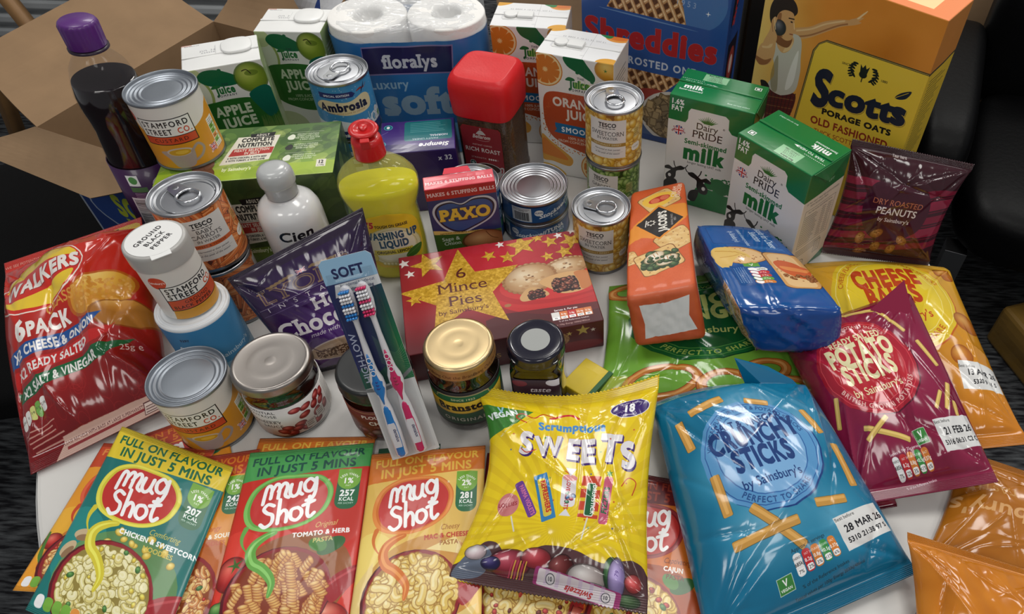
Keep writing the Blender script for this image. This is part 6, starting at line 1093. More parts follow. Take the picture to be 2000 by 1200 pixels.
tin('upper blue tuna tin of the stack beside the stuffing box', (-.1260, .7700), .0362, M_tuna, .42, .0452, .0355, ribs=4, group='stacked tuna tins', name='tuna_tin')
tin('lower blue tuna tin of the stack beside the stuffing box', (-.1260, .7700), .0003, M_tuna, -.40, .0452, .0355, ribs=4, group='stacked tuna tins', name='tuna_tin')
tin('plain silver topped tin behind the red and blue stuffing box', (-.205, .7525), .0005, M_tuna, .2, .0372, .086, ribs=4)

def carton(label, q, arts, name='drink_carton', cat='carton', group=None, warp=.0008, seed=1, rough=.32, coat=.25, bevel=.0012, n=8):
    x, y, z, a, w, d, h = q; t = empty(name, (x, y, z), a); tag(t, label, cat, group)
    box('body', w, d, h, arts, t, (0, 0, 0), bevel=bevel, warp=warp, seed=seed, n=n); return t
def mA(n, A, rough=.34, coat=.2, **k): return mat(n, art=A, rough=rough, coat=coat, **k)
# milk
mF, mT, mS = mA('milk_front', milk_f(), .26, .35), mA('milk_top', milk_t(), .26, .35), mA('milk_side', milk_s(), .3, .3)
def milk(label, q, flip=False):
    t = carton(label, q, {'f': mF, 't': mT, 'r': mS, 'l': mS, '*': mS}, 'milk_carton', 'carton', 'semi-skimmed milk cartons'); w, d, h = q[4:]
    seam = mat('carton_seam', (30, 120, 64), .3, coat=.4); box('top_seam', w-.002, .0035, .0016, {'*': seam}, t, (.001, d*.49, h+.0004), bevel=.0004, n=1)
    plate('corner_ear', [(w+.0012, d*.06, h-.001), (w+.0016, d*.5, h-.026), (w+.0012, d*.94, h-.001)], .0008, [seam], t)
    if flip:
        for o in t.children:
            if o.name.startswith('body'):
                me = o.data; me = me.copy() if me.users > 1 else me
                uvl = me.uv_layers['UVMap'].data; ti = [i for i, s in enumerate(me.materials) if s == mT][0]
                for p in me.polygons:
                    if p.material_index == ti:
                        for li in p.loop_indices: u = uvl[li].uv; u[0], u[1] = 1-u[0], 1-u[1]
    return t
milk('green and white milk carton standing behind the other one, best-before stamp at its back edge', (.0484, .8356, .0005, -.368, .1131, .0681, .1705))
milk('green and white milk carton standing in front, next to the peanut bag', (.129, .7539, .0005, -.805, .1116, .0768, .1705), True)
# orange juice
oF, oT, oS = mA('orange_juice_front', orange_f()), mA('orange_juice_top', orange_t()), mA('orange_juice_side', plain_s(71, 188, (226, 214, 200), seed=4))
wh = mat('white_plastic', (228, 228, 226), .35, coat=.2)
def juice(label, q, f, tp, s, group, big=False):
    t = carton(label, q, {'f': f, 't': tp, '*': s}, 'juice_carton', 'carton', group, seed=5); w, d, h = q[4:]
    if big:
        cp = empty('cap', (w*.72, d*.62, h)); cp.parent = t
        turned('cap_lid', [(.019, 0), (.019, .0035), (.0175, .0048), (.006, .005)], [wh], cp, 40, sq=3); box('cap_tab', .052, .024, .0022, {'*': wh}, cp, (-.026, -.012, 0), bevel=.001, n=2)
    else:
        cp = empty('cap', (w*.34, d*.42, h)); cp.parent = t
        box('base_flange', .042, .022, .0012, {'*': wh}, cp, (-.021, -.011, 0), bevel=.0006, n=2); box('hinged_lid', .022, .016, .0042, {'*': wh}, cp, (-.001, -.008, .0012), bevel=.0012, n=2); turned('spout_ring', [(.0095, .001), (.0095, .0042), (.008, .0050), (.006, .0046)], [wh], cp, 32, loc=(-.0105, 0, 0))
    box('top_seam', w-.002, .003, .0014, {'*': wh}, t, (.001, d*.44, h+.0002), bevel=.0003, n=1); return t
juice('orange juice carton in front, half hidden by the sweetcorn tin stack', (-.128, .889, .0005, -.255, .107, .0715, .193), oF, oT, oS, 'orange juice cartons')
juice('orange juice carton at the back, between the coffee jar and the blue cereal box', (-.199, .962, .0005, -.05, .105, .07, .190), oF, oT, oS, 'orange juice cartons')
aF, aT, aS = mA('apple_juice_front', apple_f()), mA('apple_juice_top', apple_t()), mA('apple_juice_side', plain_s(70, 188, (150, 170, 110), (225, 228, 220), 6))
juice('apple juice carton in front, behind the custard tin', (-.5635, .8218, .0005, .418, .0935, .068, .187), aF, aT, aS, 'apple juice cartons', True)
juice('apple juice carton at the back, against the toilet rolls', (-.5135, .930, .0005, .034, .0895, .066, .187), aF, aT, aS, 'apple juice cartons', True)
# cereal, oats, boxes
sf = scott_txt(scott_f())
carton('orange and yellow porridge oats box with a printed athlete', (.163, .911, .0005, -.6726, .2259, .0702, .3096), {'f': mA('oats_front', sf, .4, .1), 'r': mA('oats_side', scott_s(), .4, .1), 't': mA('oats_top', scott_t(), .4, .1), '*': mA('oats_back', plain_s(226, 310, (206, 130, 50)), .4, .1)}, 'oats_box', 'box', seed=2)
carton('tall blue breakfast cereal box with a printed waffle', (-.0757, 1.0134, .0005, -.333, .214, .085, .30), {'f': mA('cereal_front', shred_f(), .32, .2), 'r': mA('cereal_side', shred_s(), .32, .2), '*': mA('cereal_back', plain_s(214, 300, (34, 76, 156)), .35, .2)}, 'cereal_box', 'box', seed=3)
cT, cF = cat_top(), cat_front()
for q in (cT, cF): q.a = q.a[:, 200:]; q.W = q.a.shape[1]
carton('green pet food box with cream label panel on its top and front', (-.5457, .6547, .0005, .1862, .20, .1076, .14), {'f': mA('pet_food_front', cF), 't': mA('pet_food_top', cT), '*': mA('pet_food_side', cat_side())}, 'pet_food_box', 'box', seed=4)
sT, sF = siem_t(), siem_f(); sT.a = sT.a[:, 250:]; sT.W = sT.a.shape[1]; sF.a = sF.a[:, 200:]; sF.W = sF.a.shape[1]
carton('purple panty liner box with upside-down print on top', (-.3259, .7815, .0005, .2065, .0979, .073, .1), {'f': mA('liner_front', sF, .25, .4), 't': mA('liner_top', sT, .25, .4), '*': mA('liner_side', plain_s(73, 100, (46, 26, 92)))}, 'liner_box', 'box', seed=5)
px = carton('blue and green stuffing mix box with a bright red top', (-.2406, .6753, .0005, .2735, .0838, .0254, .130), {'f': mA('stuffing_front', paxo_f(), .35, .2), 't': mA('stuffing_top', paxo_t(), .3, .3), '*': mA('stuffing_side', plain_s(26, 130, (34, 50, 110)))}, 'stuffing_box', 'box', seed=6)
plate('tuck_tab', [(.024, .0254, .1302), (.058, .0254, .1302), (.055, .0325, .1335), (.027, .0325, .1335)], .0006, [mat('stuffing_tab', (222, 62, 78), .35)], px)
mf = mat('mince_front', art=mince_f(), rough=.4, coat=.15)
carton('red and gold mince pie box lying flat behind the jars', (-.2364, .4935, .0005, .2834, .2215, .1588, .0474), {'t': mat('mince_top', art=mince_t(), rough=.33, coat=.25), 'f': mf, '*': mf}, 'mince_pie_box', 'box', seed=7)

def hexbox(name, c8, mats, parent, amp=.0012, seed=1, n=26, puff=.0, rnd=0.0):
    """film wrapped block spanned by eight corners (bottom 000 100 110 010, top 001 101 111 011)"""
    c = np.array(c8, float); o = c.mean(0)
    ob = box(name, 1, 1, 1, mats, parent, None, bevel=0, n=n); me = ob.data; N = len(me.vertices); v = np.empty(N*3); me.vertices.foreach_get('co', v); v = v.reshape(-1, 3)
    if rnd:
        q = v*2-1; p = 1/rnd; r = (np.abs(q)**p).sum(1)**(1/p); q = q/r[:, None]*np.abs(q).max(1)[:, None]; v2 = (q+1)/2
    else: v2 = v
    x, y, z = v2[:, :1], v2[:, 1:2], v2[:, 2:]
    P = ((c[0]*(1-x)+c[1]*x)*(1-y)+(c[3]*(1-x)+c[2]*x)*y)*(1-z)+((c[4]*(1-x)+c[5]*x)*(1-y)+(c[7]*(1-x)+c[6]*x)*y)*z
    d = v-.5; nn = np.sign(d)*(np.abs(d) > .499); ex = (c[1]-c[0]); ey = (c[3]-c[0]); ez = (c[4]-c[0]); E = np.stack([e/np.linalg.norm(e) for e in (ex, ey, ez)]); Nn = nn@E; Nn /= np.maximum(np.linalg.norm(Nn, axis=1), 1e-6)[:, None]
    h = creases(v[:, 0]+.37*v[:, 2], v[:, 1]+.41*v[:, 2], seed, 60, amp, .014, .2)+puff*np.prod(1-(2*np.where(np.abs(d) > .499, 0, d))**2, axis=1)
    P = P+Nn*h[:, None]-(Nn*np.array(amp)*.0); P[:, 2] = np.maximum(P[:, 2], .002)
    me.vertices.foreach_set('co', P.ravel()); me.update(); me.polygons.foreach_set('use_smooth', [True]*len(me.polygons)); return ob
jt = empty('cracker_packet', (0, 0, 0)); tag(jt, 'long orange paper cracker packet with white end, lying on the green snack bag', 'packet')
def down(p, d): return (p[0], p[1], p[2]-d)
jc = [(0.0124, 0.5179, 0.0420), (0.0951, 0.5332, 0.0420), down((0.0745, 0.7884, 0.0720), .064), down((0.0025, 0.7600, 0.0720), .064), (-0.0003, 0.5379, 0.1040), (0.0771, 0.5612, 0.1040), (0.0745, 0.7884, 0.0720), (0.0025, 0.7600, 0.0720)]
jm = mA('cracker_top', jacob_t(), .5, .1); js = mA('cracker_side', jacob_s(), .5, .1)
hexbox('wrapper', jc, {'t': jm, 'f': mA('cracker_end', jacob_e(), .5, .1), 'r': js, 'l': js, '*': js}, jt, .0011, 3, rnd=.06)
bt = empty('cracker_selection_pack', (0, 0, 0)); tag(bt, 'shiny dark blue cheese biscuit pack lying across the snack bags', 'packet')
bc_ = [(0.1477, 0.5136, 0.0460), (0.2387, 0.5155, 0.0520), down((0.1759, 0.6973, 0.0700), .058), down((0.0849, 0.7026, 0.0700), .058), (0.1202, 0.5311, 0.1000), (0.2356, 0.5310, 0.1040), (0.1759, 0.6973, 0.0700), (0.0849, 0.7026, 0.0700)]
bm1 = mA('biscuit_top', bisc_t(), .16, .6); bm2 = mat('blue_film', (18, 66, 136), .18, coat=.5); bs = mA('biscuit_side', bisc_s(), .18, .5)
hexbox('wrapper', bc_, {'t': bm1, 'f': bm2, 'l': bs, 'r': bm2, '*': bm2}, bt, .0018, 9, puff=.003, rnd=.07)
# ------------------------------------------------------------------ pots, jars and bottles
M_pep = mat('pepper_label', art=pepper_l(), rough=.35, coat=.15); M_pept = mat('pepper_lid_print', art=pepper_t(), rough=.4)
cloud = mat('frosted_plastic', (196, 194, 190), .35, trans=.25, coat=.2)
pp = empty('pepper_pot', (-0.4595, 0.5179, 0.1900)); pp.location.z = .1005; pp.rotation_euler.z = .66; tag(pp, 'ground black pepper pot with white flip lid standing on the blue salt drum', 'pot')
turned('body', [(.0265, 0, 1), (.028, .002, 0), (.028, .068, 1), (.0278, .070, 1)], [M_pep, cloud], pp, 64, uvv=(.002, .068), top=False)
turned('lid', [(.0290, .068), (.0294, .071), (.0294, .084), (.0288, .0875), (.0275, .0885), (.0265, .0885)], [cloud], pp, 64, bot=False)
lid = turned('lid_label', [(.0256, .0886), (.0256, .0890)], [M_pept], pp, 64, bot=False, rz=-1.0); lid['label'] = 'white lid sticker with black lettering'
plate('lid_tab', [(-.009, -.0305, .0884), (.009, -.0305, .0884), (.009, -.020, .0892), (-.009, -.020, .0892)], .001, [mat('white_tab', (226, 226, 224), .4)], pp)
sd = empty('salt_drum', (-.4585, .514, .0005)); sd.rotation_euler.z = .72; tag(sd, 'light blue sea salt drum with white lid underneath the pepper pot', 'drum')
turned('body', [(.0368, 0), (.037, .002), (.037, .094), (.0368, .0945)], [mat('salt_label', art=salt_l(), rough=.45)], sd, 64, top=False)
turned('lid', [(.0368, .0945), (.0370, .096), (.0362, .0985), (.0345, .0990), (.0340, .0975), (.0325, .0975), (.032, .0995), (.0305, .0998), (.03, .0985), (.028, .0985)], [mat('salt_lid', (222, 224, 226), .4)], sd, 64, bot=False)
dark = mat('dark_preserve_glass', (14, 7, 5), .06, coat=1.0, spec=.7); dark2 = mat('pickle_glass', (20, 13, 7), .06, coat=1.0, spec=.7)
def arclabel(name, r, z0, z1, art_m, a0, a1, parent, sq=None, n=40):
    V = []; Fc = []; UV = []
    for i in range(n+1):
        a = -PI/2+a0+(a1-a0)*i/n; c, s = math.cos(a), math.sin(a); rr = r if not sq else r/((abs(c)**sq+abs(s)**sq)**(1/sq))
        for z in (z0, z1): V.append((rr*c, rr*s, z))
        for z in (z1, z0): V.append(((rr-.0006)*c, (rr-.0006)*s, z))
    for i in range(n):
        a, b = i*4, i*4+4; Fc.append((a, b, b+1, a+1)); UV += [(i/n, 0), ((i+1)/n, 0), ((i+1)/n, 1), (i/n, 1)]; Fc.append((a+1, b+1, b+2, a+2)); UV += [(i/n, 1)]*4; Fc.append((a+3, b+3, b, a)); UV += [(i/n, 0)]*4
    return mesh(name, V, Fc, art_m, parent, UV, None, True)
def jar(label, pos, face, r, H, lidr, lidh, glass, lidm, art_m=None, lz=(.012, .06), arc=(-2.9, 2.9), sq=None, side=None, neck=None, group=None, name='jar'):
    t = empty(name, (pos[0], pos[1], .0005), face); tag(t, label, 'jar', group); hs = H-lidh; nk = neck or lidr-.003
    turned('glass', [(r-.006, .0), (r-.0015, .0015), (r, .006), (r, .012), (r-.0006, .014), (r-.0006, hs-.022), (r-.0012, hs-.016), (r-.004, hs-.010), (nk+.002, hs-.004), (nk, hs), (nk, hs+.004)], [glass], t, 72, sq=sq)
    L = lidr; pr = [(L-.0004, hs-.001), (L+.0004, hs), (L+.0005, hs+.002), (L, hs+.003), (L, H-.004), (L-.001, H-.0015), (L-.003, H-.0003), (L-.0045, H-.0002), (L-.0054, H-.0010), (L*.60, H-.0011), (L*.58, H-.0009), (L*.42, H-.0009), (L*.40, H-.0011), (L*.16, H-.0011), (L*.13, H-.0008), (.0008, H-.0008)]
    turned('lid', [(a, b, (1 if side and i < 4 else 0)) for i, (a, b) in enumerate(pr)], [lidm]+([side] if side else []), t, 72, bot=False, uvv=(hs-.001, H-.004))
    if art_m: arclabel('label', r+.0003, lz[0], lz[1], art_m, arc[0], arc[1], t, sq)
    return t
silver = mat('silver_lid', (158, 152, 147), .33, 1.0); goldm = mat('gold_lid', (206, 182, 138), .32, 1.0); blk = mat('black_lid', (22, 24, 25), .4, coat=.3); navy = mat('navy_lid', (18, 16, 34), .2, coat=.6)
jar('cranberry sauce jar with silver lid beside the custard tin', (-.3573, .4515), .36, .0385, .088, .0392, .0115, dark, silver, mat('cranberry_label', art=cranb(), rough=.4), (.008, .054), (-2.9, 2.9))
jar('chutney jar with black lid behind the toothbrush pack', (-.2535, .4495), .36, .037, .088, .0372, .016, mat('chutney_glass', (52, 20, 12), .07, coat=1, spec=.7), blk, mat('chutney_label', art=plum(), rough=.4), (.012, .058), (-2.6, 2.6))
jb = jar('pickle jar with gold lid and green label in front of the mince pie box', (-.1665, .4655), .12, .0368, .108, .0355, .017, dark2, goldm, mat('pickle_label', art=branston(), rough=.4), (.014, .072), (-1.7, 1.7), side=mat('gold_lid_side', art=bran_lid(), rough=.35, metal=.3))
js_ = jar('square preserve jar with navy lid at the right of the gold-lidded jar', (-.0915, .4835), .02, .0292, .096, .0300, .014, dark, navy, mat('preserve_label', art=tasteL(), rough=.45), (.020, .064), (-.75, .75), sq=5, neck=.025)
turned('lid_sticker', [(.0150, .0948), (.0150, .0954)], [mat('silver_sticker', (150, 152, 150), .4, .6)], js_, 40, bot=False)
# squash bottle
sq_ = empty('squash_bottle', (-.6200, .7450, .0005), .30); sq_.rotation_euler = (0, .06, .30); tag(sq_, 'dark squash bottle with purple cap beside the open cardboard box', 'bottle')
clear = mat('clear_pet', (60, 54, 56), .05, alpha=.13, coat=1.0); liq = mat('blackcurrant_squash', (16, 5, 12), .08, coat=.8)
bp = [(.030, .0), (.035, .004), (.0368, .012), (.0368, .115), (.0355, .125), (.0345, .150), (.0338, .162), (.0348, .176), (.0362, .190), (.0362, .206), (.034, .220), (.0285, .238), (.0205, .250), (.0150, .256), (.0138, .262), (.0138, .270)]
turned('bottle_shell', bp, [clear], sq_, 64, top=False); turned('liquid', [(a-.0011, max(b, .0012)) for a, b in bp if b < .222]+[(.0322, .2225)], [liq], sq_, 64)
arclabel('label', .0372, .014, .118, mat('squash_label', art=squash(), rough=.35, coat=.2), -3.1, 3.1, sq_)
pc = mat('purple_cap', (84, 32, 112), .35, coat=.2); V, Fc, UV, MI = lathe([(.0192, .262), (.0195, .265), (.0192, .286), (.0186, .289), (.0168, .2905), (.0, .291)], 96)
V = [(x*(1+(.04 if (i % 96) % 4 < 2 else 0)*(1 if .266 < z < .288 else 0)), y*(1+(.04 if (i % 96) % 4 < 2 else 0)*(1 if .266 < z < .288 else 0)), z) for i, (x, y, z) in enumerate(V)]
mesh('cap', V, Fc, pc, sq_, UV, None, True); turned('neck_ring', [(.0205, .258), (.0205, .2605), (.0175, .2615), (.014, .2615)], [mat('neck_ring', (40, 26, 44), .3)], sq_, 48, bot=False)
# lotion bottle
ci = empty('lotion_bottle', (-.392, .6465, .0005), .30); tag(ci, 'white lotion bottle with translucent cap in front of the pet food box', 'bottle')
turned('body', [(.033, 0, 1), (.0352, .003, 1), (.0355, .010, 1), (.0355, .012, 0), (.0355, .112, 0), (.0345, .122, 0), (.0310, .131, 0), (.0245, .137, 0), (.0180, .1400, 0), (.0165, .1425, 1), (.0165, .150, 1)], [mat('lotion_white', art=cien(), rough=.18, coat=.6), mat('clear_base', (190, 192, 194), .15, trans=.5)], ci, 72, uvv=(.01, .118))
capm = mat('translucent_cap', (206, 208, 208), .22, trans=.35, coat=.3); turned('cap', [(.0160, .143), (.0172, .1445), (.0172, .158), (.0192, .1600), (.0196, .1620), (.0196, .168), (.0186, .174), (.0160, .1780), (.0120, .1795), (.006, .180)], [capm], ci, 56); turned('neck_ring', [(.0158, .1485), (.0172, .1495), (.0158, .1505)], [capm], ci, 48, top=False, bot=False)
# washing-up liquid
wu = empty('washing_up_bottle', (-.2925, .678, .0005), .27); tag(wu, 'yellow washing-up liquid bottle with red cap behind the mince pie box', 'bottle')
def oval(name, prof, m, parent, seg=72, top=True, uvv=None):
    V, Fc, UV, MI = [], [], [], []
    for a, b, z in prof:
        for k in range(seg):
            t = -1.5*PI+2*PI*k/seg; c, s = math.cos(t), math.sin(t); V.append((a*np.sign(c)*abs(c)**.85, b*np.sign(s)*abs(s)**.85, z))
    n = len(prof)
    for i in range(n-1):
        for k in range(seg): k2 = (k+1) % seg; Fc.append((i*seg+k, i*seg+k2, (i+1)*seg+k2, (i+1)*seg+k)); UV += [(k/seg, i/(n-1)), ((k+1)/seg, i/(n-1)), ((k+1)/seg, (i+1)/(n-1)), (k/seg, (i+1)/(n-1))]
    Fc.append(tuple(range(seg))[::-1]); UV += [(0, 0)]*seg
    if top: Fc.append(tuple((n-1)*seg+k for k in range(seg))); UV += [(0, 0)]*seg
    return mesh(name, V, Fc, m, parent, UV, None, True)
wp = [(.030, .018, 0), (.036, .023, .003), (.0385, .025, .010), (.0395, .0255, .05), (.0385, .0250, .085), (.0375, .0245, .100), (.0385, .0250, .108), (.0425, .0255, .118), (.0455, .0262, .130), (.0458, .0262, .142), (.0430, .0250, .152), (.0360, .0222, .162), (.0250, .0180, .170), (.0160, .0140, .175), (.0128, .0128, .179), (.0125, .0125, .188)]
oval('bottle_shell', wp, mat('clear_yellow_pet', (236, 232, 120), .04, alpha=.25, coat=1.0), wu, top=False)
oval('liquid', [(a-.0013, b-.0013, max(z, .0015)) for a, b, z in wp if z < .140]+[(.0440, .0248, .1400)], mat('lemon_liquid', (240, 232, 20), .08, trans=.22, ior=1.34), wu)
V = []; Fc = []; UV = []; n = 24
for j in range(n+1):
    z = .022+.088*j/n; hw = .0355*math.sqrt(max(0, 1-(abs(2*j/n-1))**4))*.96+.0006
    bz = np.interp(z, [p[2] for p in wp], [p[1] for p in wp])+.0005; az = np.interp(z, [p[2] for p in wp], [p[0] for p in wp])+.0005
    for i in range(n+1):
        x = -hw+2*hw*i/n; c = min(1, abs(x/az)); c_ = c**(1/.85); s = math.sqrt(max(0, 1-c_*c_)); V.append((x, -bz*s**.85, z))
for j in range(n):
    for i in range(n): Fc.append((j*(n+1)+i, j*(n+1)+i+1, (j+1)*(n+1)+i+1, (j+1)*(n+1)+i)); UV += [(.5+V[k][0]/.072, (V[k][2]-.022)/.088) for k in Fc[-1]]
mesh('label', V, Fc, mat('washing_label', art=wash(), rough=.3, coat=.3), wu, UV)
redm = mat('red_cap_plastic', (196, 28, 30), .3, coat=.25); turned('cap', [(.0175, .178), (.0178, .180), (.0170, .196), (.0160, .2005), (.0120, .203), (.0, .2035)], [redm], wu, 56)
V, Fc, UV, MI = lathe([(.006, .205), (.0135, .210), (.0152, .2125), (.0140, .2142), (.009, .2142), (.0082, .2128), (.0, .2128)], 48)
mesh('flip_lid', [(x*1.08, y*.86-.001+(z-.205)*-.2, z+y*.25) for x, y, z in V], Fc, redm, wu, UV, None, True, (0, .002, -.001)); V, Fc, UV, MI = lathe([(.0046, .2128), (.0046, .2146), (.0036, .2152), (.0, .2154)], 28)
mesh('lid_boss', [(x*(1+.25*y/.0046), y, z+y*.25) for x, y, z in V], Fc, redm, wu, UV, None, True, (0, .0005, -.001)); box('hinge', .010, .006, .012, {'*': redm}, wu, (-.005, -.0175, .196), (.25, 0, 0), bevel=.001, n=2)
# coffee jar
cj = empty('coffee_jar', (-.195, .8835, .0005), -.24); tag(cj, 'square glass instant coffee jar with large red lid', 'jar')
cg = mat('coffee_granules', (84, 56, 32), .55, noise=.75, nscale=420, bump=.9, bscale=420, coat=.9)
turned('glass', [(.034, .0), (.0385, .002), (.0405, .008), (.0405, .012), (.0395, .016), (.0395, .116), (.0375, .124), (.0330, .130)], [cg], cj, 96, sq=5.5)
tb_ = plate('label', [(-.029, -.0403, .014), (.029, -.0403, .014), (.029, -.0403, .100), (.026, -.0403, .104), (-.026, -.0403, .104), (-.029, -.0403, .100)], .0006, [mat('coffee_label', art=coffee(), rough=.45)], cj, uv=[(0, 0), (1, 0), (1, .955), (.95, 1), (.05, 1), (0, .955)])
V, Fc, UV, MI = lathe([(.0418, .116), (.0425, .1165), (.0428, .118), (.0440, .140), (.0442, .155), (.0430, .164), (.0400, .1700), (.0360, .1725), (.0350, .1735), (.0340, .1732), (.0200, .1748), (.0, .1752)], 96, sq=5)
cap(V, Fc, UV, MI, 96, 0, 0, True); mesh('lid', V, Fc, mat('matt_red_lid', (206, 24, 30), .42, bump=.12, bscale=300), cj, UV, None, True)
# toilet rolls
tr = empty('toilet_roll_pack', (-.315, .978, .0005), .13); tag(tr, 'blue film pack of soft white toilet rolls', 'toilet rolls'); pap = mat('tissue_paper', (232, 230, 226), .85, bump=.25, bscale=180)
def stadium(hl, r, n=48):
    P = []
    for k in range(n): t = -PI/2+PI*k/n; P.append((hl+r*math.cos(t), r*math.sin(t)))
    for k in range(n): t = PI/2+PI*k/n; P.append((-hl+r*math.cos(t), r*math.sin(t)))
    return P
def wrap(name, hl, r, z0, z1, m, parent, rows=24, crs=.0008, arc_uv=True):
    S = stadium(hl, r); k = len(S); # start at bottom right; rotate so that u=.5 faces -Y middle
    pts = []; 
    for a, b in zip(S, S[1:]+S[:1]):
        d = math.dist(a, b); q = max(1, int(d/.006)); pts += [(a[0]+(b[0]-a[0])*i/q, a[1]+(b[1]-a[1])*i/q) for i in range(q)]
    s = np.cumsum([0]+[math.dist(pts[i], pts[(i+1) % len(pts)]) for i in range(len(pts))]); tot = s[-1]; n = len(pts)
    st = min(range(n), key=lambda i: abs(pts[i][0])+10*(pts[i][1] < 0)); pts = pts[st:]+pts[:st]; s = np.cumsum([0]+[math.dist(pts[i], pts[(i+1) % n]) for i in range(n)])
    U = s/tot; Vg = np.linspace(0, 1, rows+1); uu, vv = np.meshgrid(U[:-1], Vg); h = creases(uu*4, vv, 5, 40, crs, .02, .4)+.0012*np.sin(uu*60+3*vv)*np.exp(-(1-vv)/.1)
    V = []; Fc = []; UV = []
    for j in range(rows+1):
        for i, (x, y) in enumerate(pts): l = math.hypot(x-max(-hl, min(hl, x)), y) or 1; nx, ny = (x-max(-hl, min(hl, x)))/l, y/l; V.append((x+nx*h[j, i], y+ny*h[j, i], z0+(z1-z0)*Vg[j]))
    for j in range(rows):
        for i in range(n): i2 = (i+1) % n; Fc.append((j*n+i, j*n+i2, (j+1)*n+i2, (j+1)*n+i)); UV += [(U[i], Vg[j]), (U[i+1], Vg[j]), (U[i+1], Vg[j+1]), (U[i], Vg[j+1])]
    return mesh(name, V, Fc, m, parent, UV)
wrap('printed_film', .053, .0555, .001, .182, mat('roll_film', art=floralys(), rough=.3, coat=.35), tr)
for i in (-1, 1):
    for z in (.001, .0995): turned('roll', [(.052, z), (.0535, z+.003), (.0535, z+.094), (.0515, z+.097), (.034, z+.0975), (.0215, z+.0955), (.0205, z+.090), (.020, z+.012)], [pap], tr, 56, loc=(i*.0535, 0, 0), top=True)
n = 60; V = []; Fc = []; hl, r = .053, .0553; xs = np.linspace(-1, 1, n+1); X, Y = np.meshgrid(xs, xs)
for j in range(n+1):
    for i in range(n+1):
        x0, y0 = xs[i], xs[j]; yy = y0*r; half = hl+math.sqrt(max(0, r*r-yy*yy)); x = x0*half; V.append((x, yy, 0))
V = np.array(V); ed = np.maximum(np.abs(X), np.abs(Y)).ravel(); d1 = np.minimum(np.hypot(V[:, 0]-.0535, V[:, 1]), np.hypot(V[:, 0]+.0535, V[:, 1]))
cr_ = creases(X*.5+.5, Y*.5+.5, 12, 110, .0022, .018, .22).ravel()
V[:, 2] = .1985+np.clip(.5-ed, -.5, .5)*.002-.016*np.clip((ed-.86)/.14, 0, 1)**2+cr_*np.clip((1-ed)*8, 0, 1)-.016*np.exp(-(d1/.017)**4)
Fc = [(j*(n+1)+i, j*(n+1)+i+1, (j+1)*(n+1)+i+1, (j+1)*(n+1)+i) for j in range(n) for i in range(n)]
fm = mat('clear_film', (236, 238, 240), .12, alpha=.38, coat=.5); mesh('clear_film_top', V, Fc, fm, tr)

# ------------------------------------------------------------------ sachets
def pt(a, k=0): return np.array(a, float)+[0, 0, k]
def sach(label, TL, TR, L, m, z=.004, group='instant pasta and noodle sachets', T=.004, seed=1, bend=.0, tilt=0.0, zf=None, w=None, bl=None):
    TL, TR = np.array(TL, float), np.array(TR, float); TL[2] = TR[2] = z
    if w: TR = TL+(TR-TL)/np.linalg.norm(TR-TL)*w
    d = TR-TL; n = np.array([d[1], -d[0], 0])/np.linalg.norm(d[:2])
    if bl is not None: n = np.array(bl, float)-TL; n[2] = 0; n /= np.linalg.norm(n)
    BL, BR = TL+n*L, TR+n*L
    if zf is not None: BL[2] = BR[2] = zf
    bk = mat('sachet_back', (190, 190, 190), .4) if 'sachet_back' not in _mc else _mc['sachet_back']; _mc['sachet_back'] = bk
    o = bag('noodle_sachet', TL, TR, BR, BL, T, [m, bk], seal=.035, pinch=.004, seed=seed, ncr=18, amp=.00045, nu=60, nv=90, pw=.4, pleat=.0002, lump=.0005, zmin=None, Tb=.15, cw=.02)
    return tag(o, label, 'sachet', group)
GR = (96, 170, 70)
noo = ('n', 4.0, [(230, 220, 146), (222, 208, 124), (238, 230, 170)], (150, 132, 56), (246, 240, 200)); red_n = ('n', 3.8, [(226, 170, 90), (216, 140, 70), (232, 190, 110)], (150, 70, 30), (248, 220, 160))
mac = ('m', 6.2, [(238, 206, 112), (232, 196, 96), (242, 216, 136)], (170, 120, 40), (250, 236, 180)); fus = ('f', 0, [(238, 186, 96), (244, 200, 118), (230, 170, 84)], (140, 50, 18), (248, 216, 150))
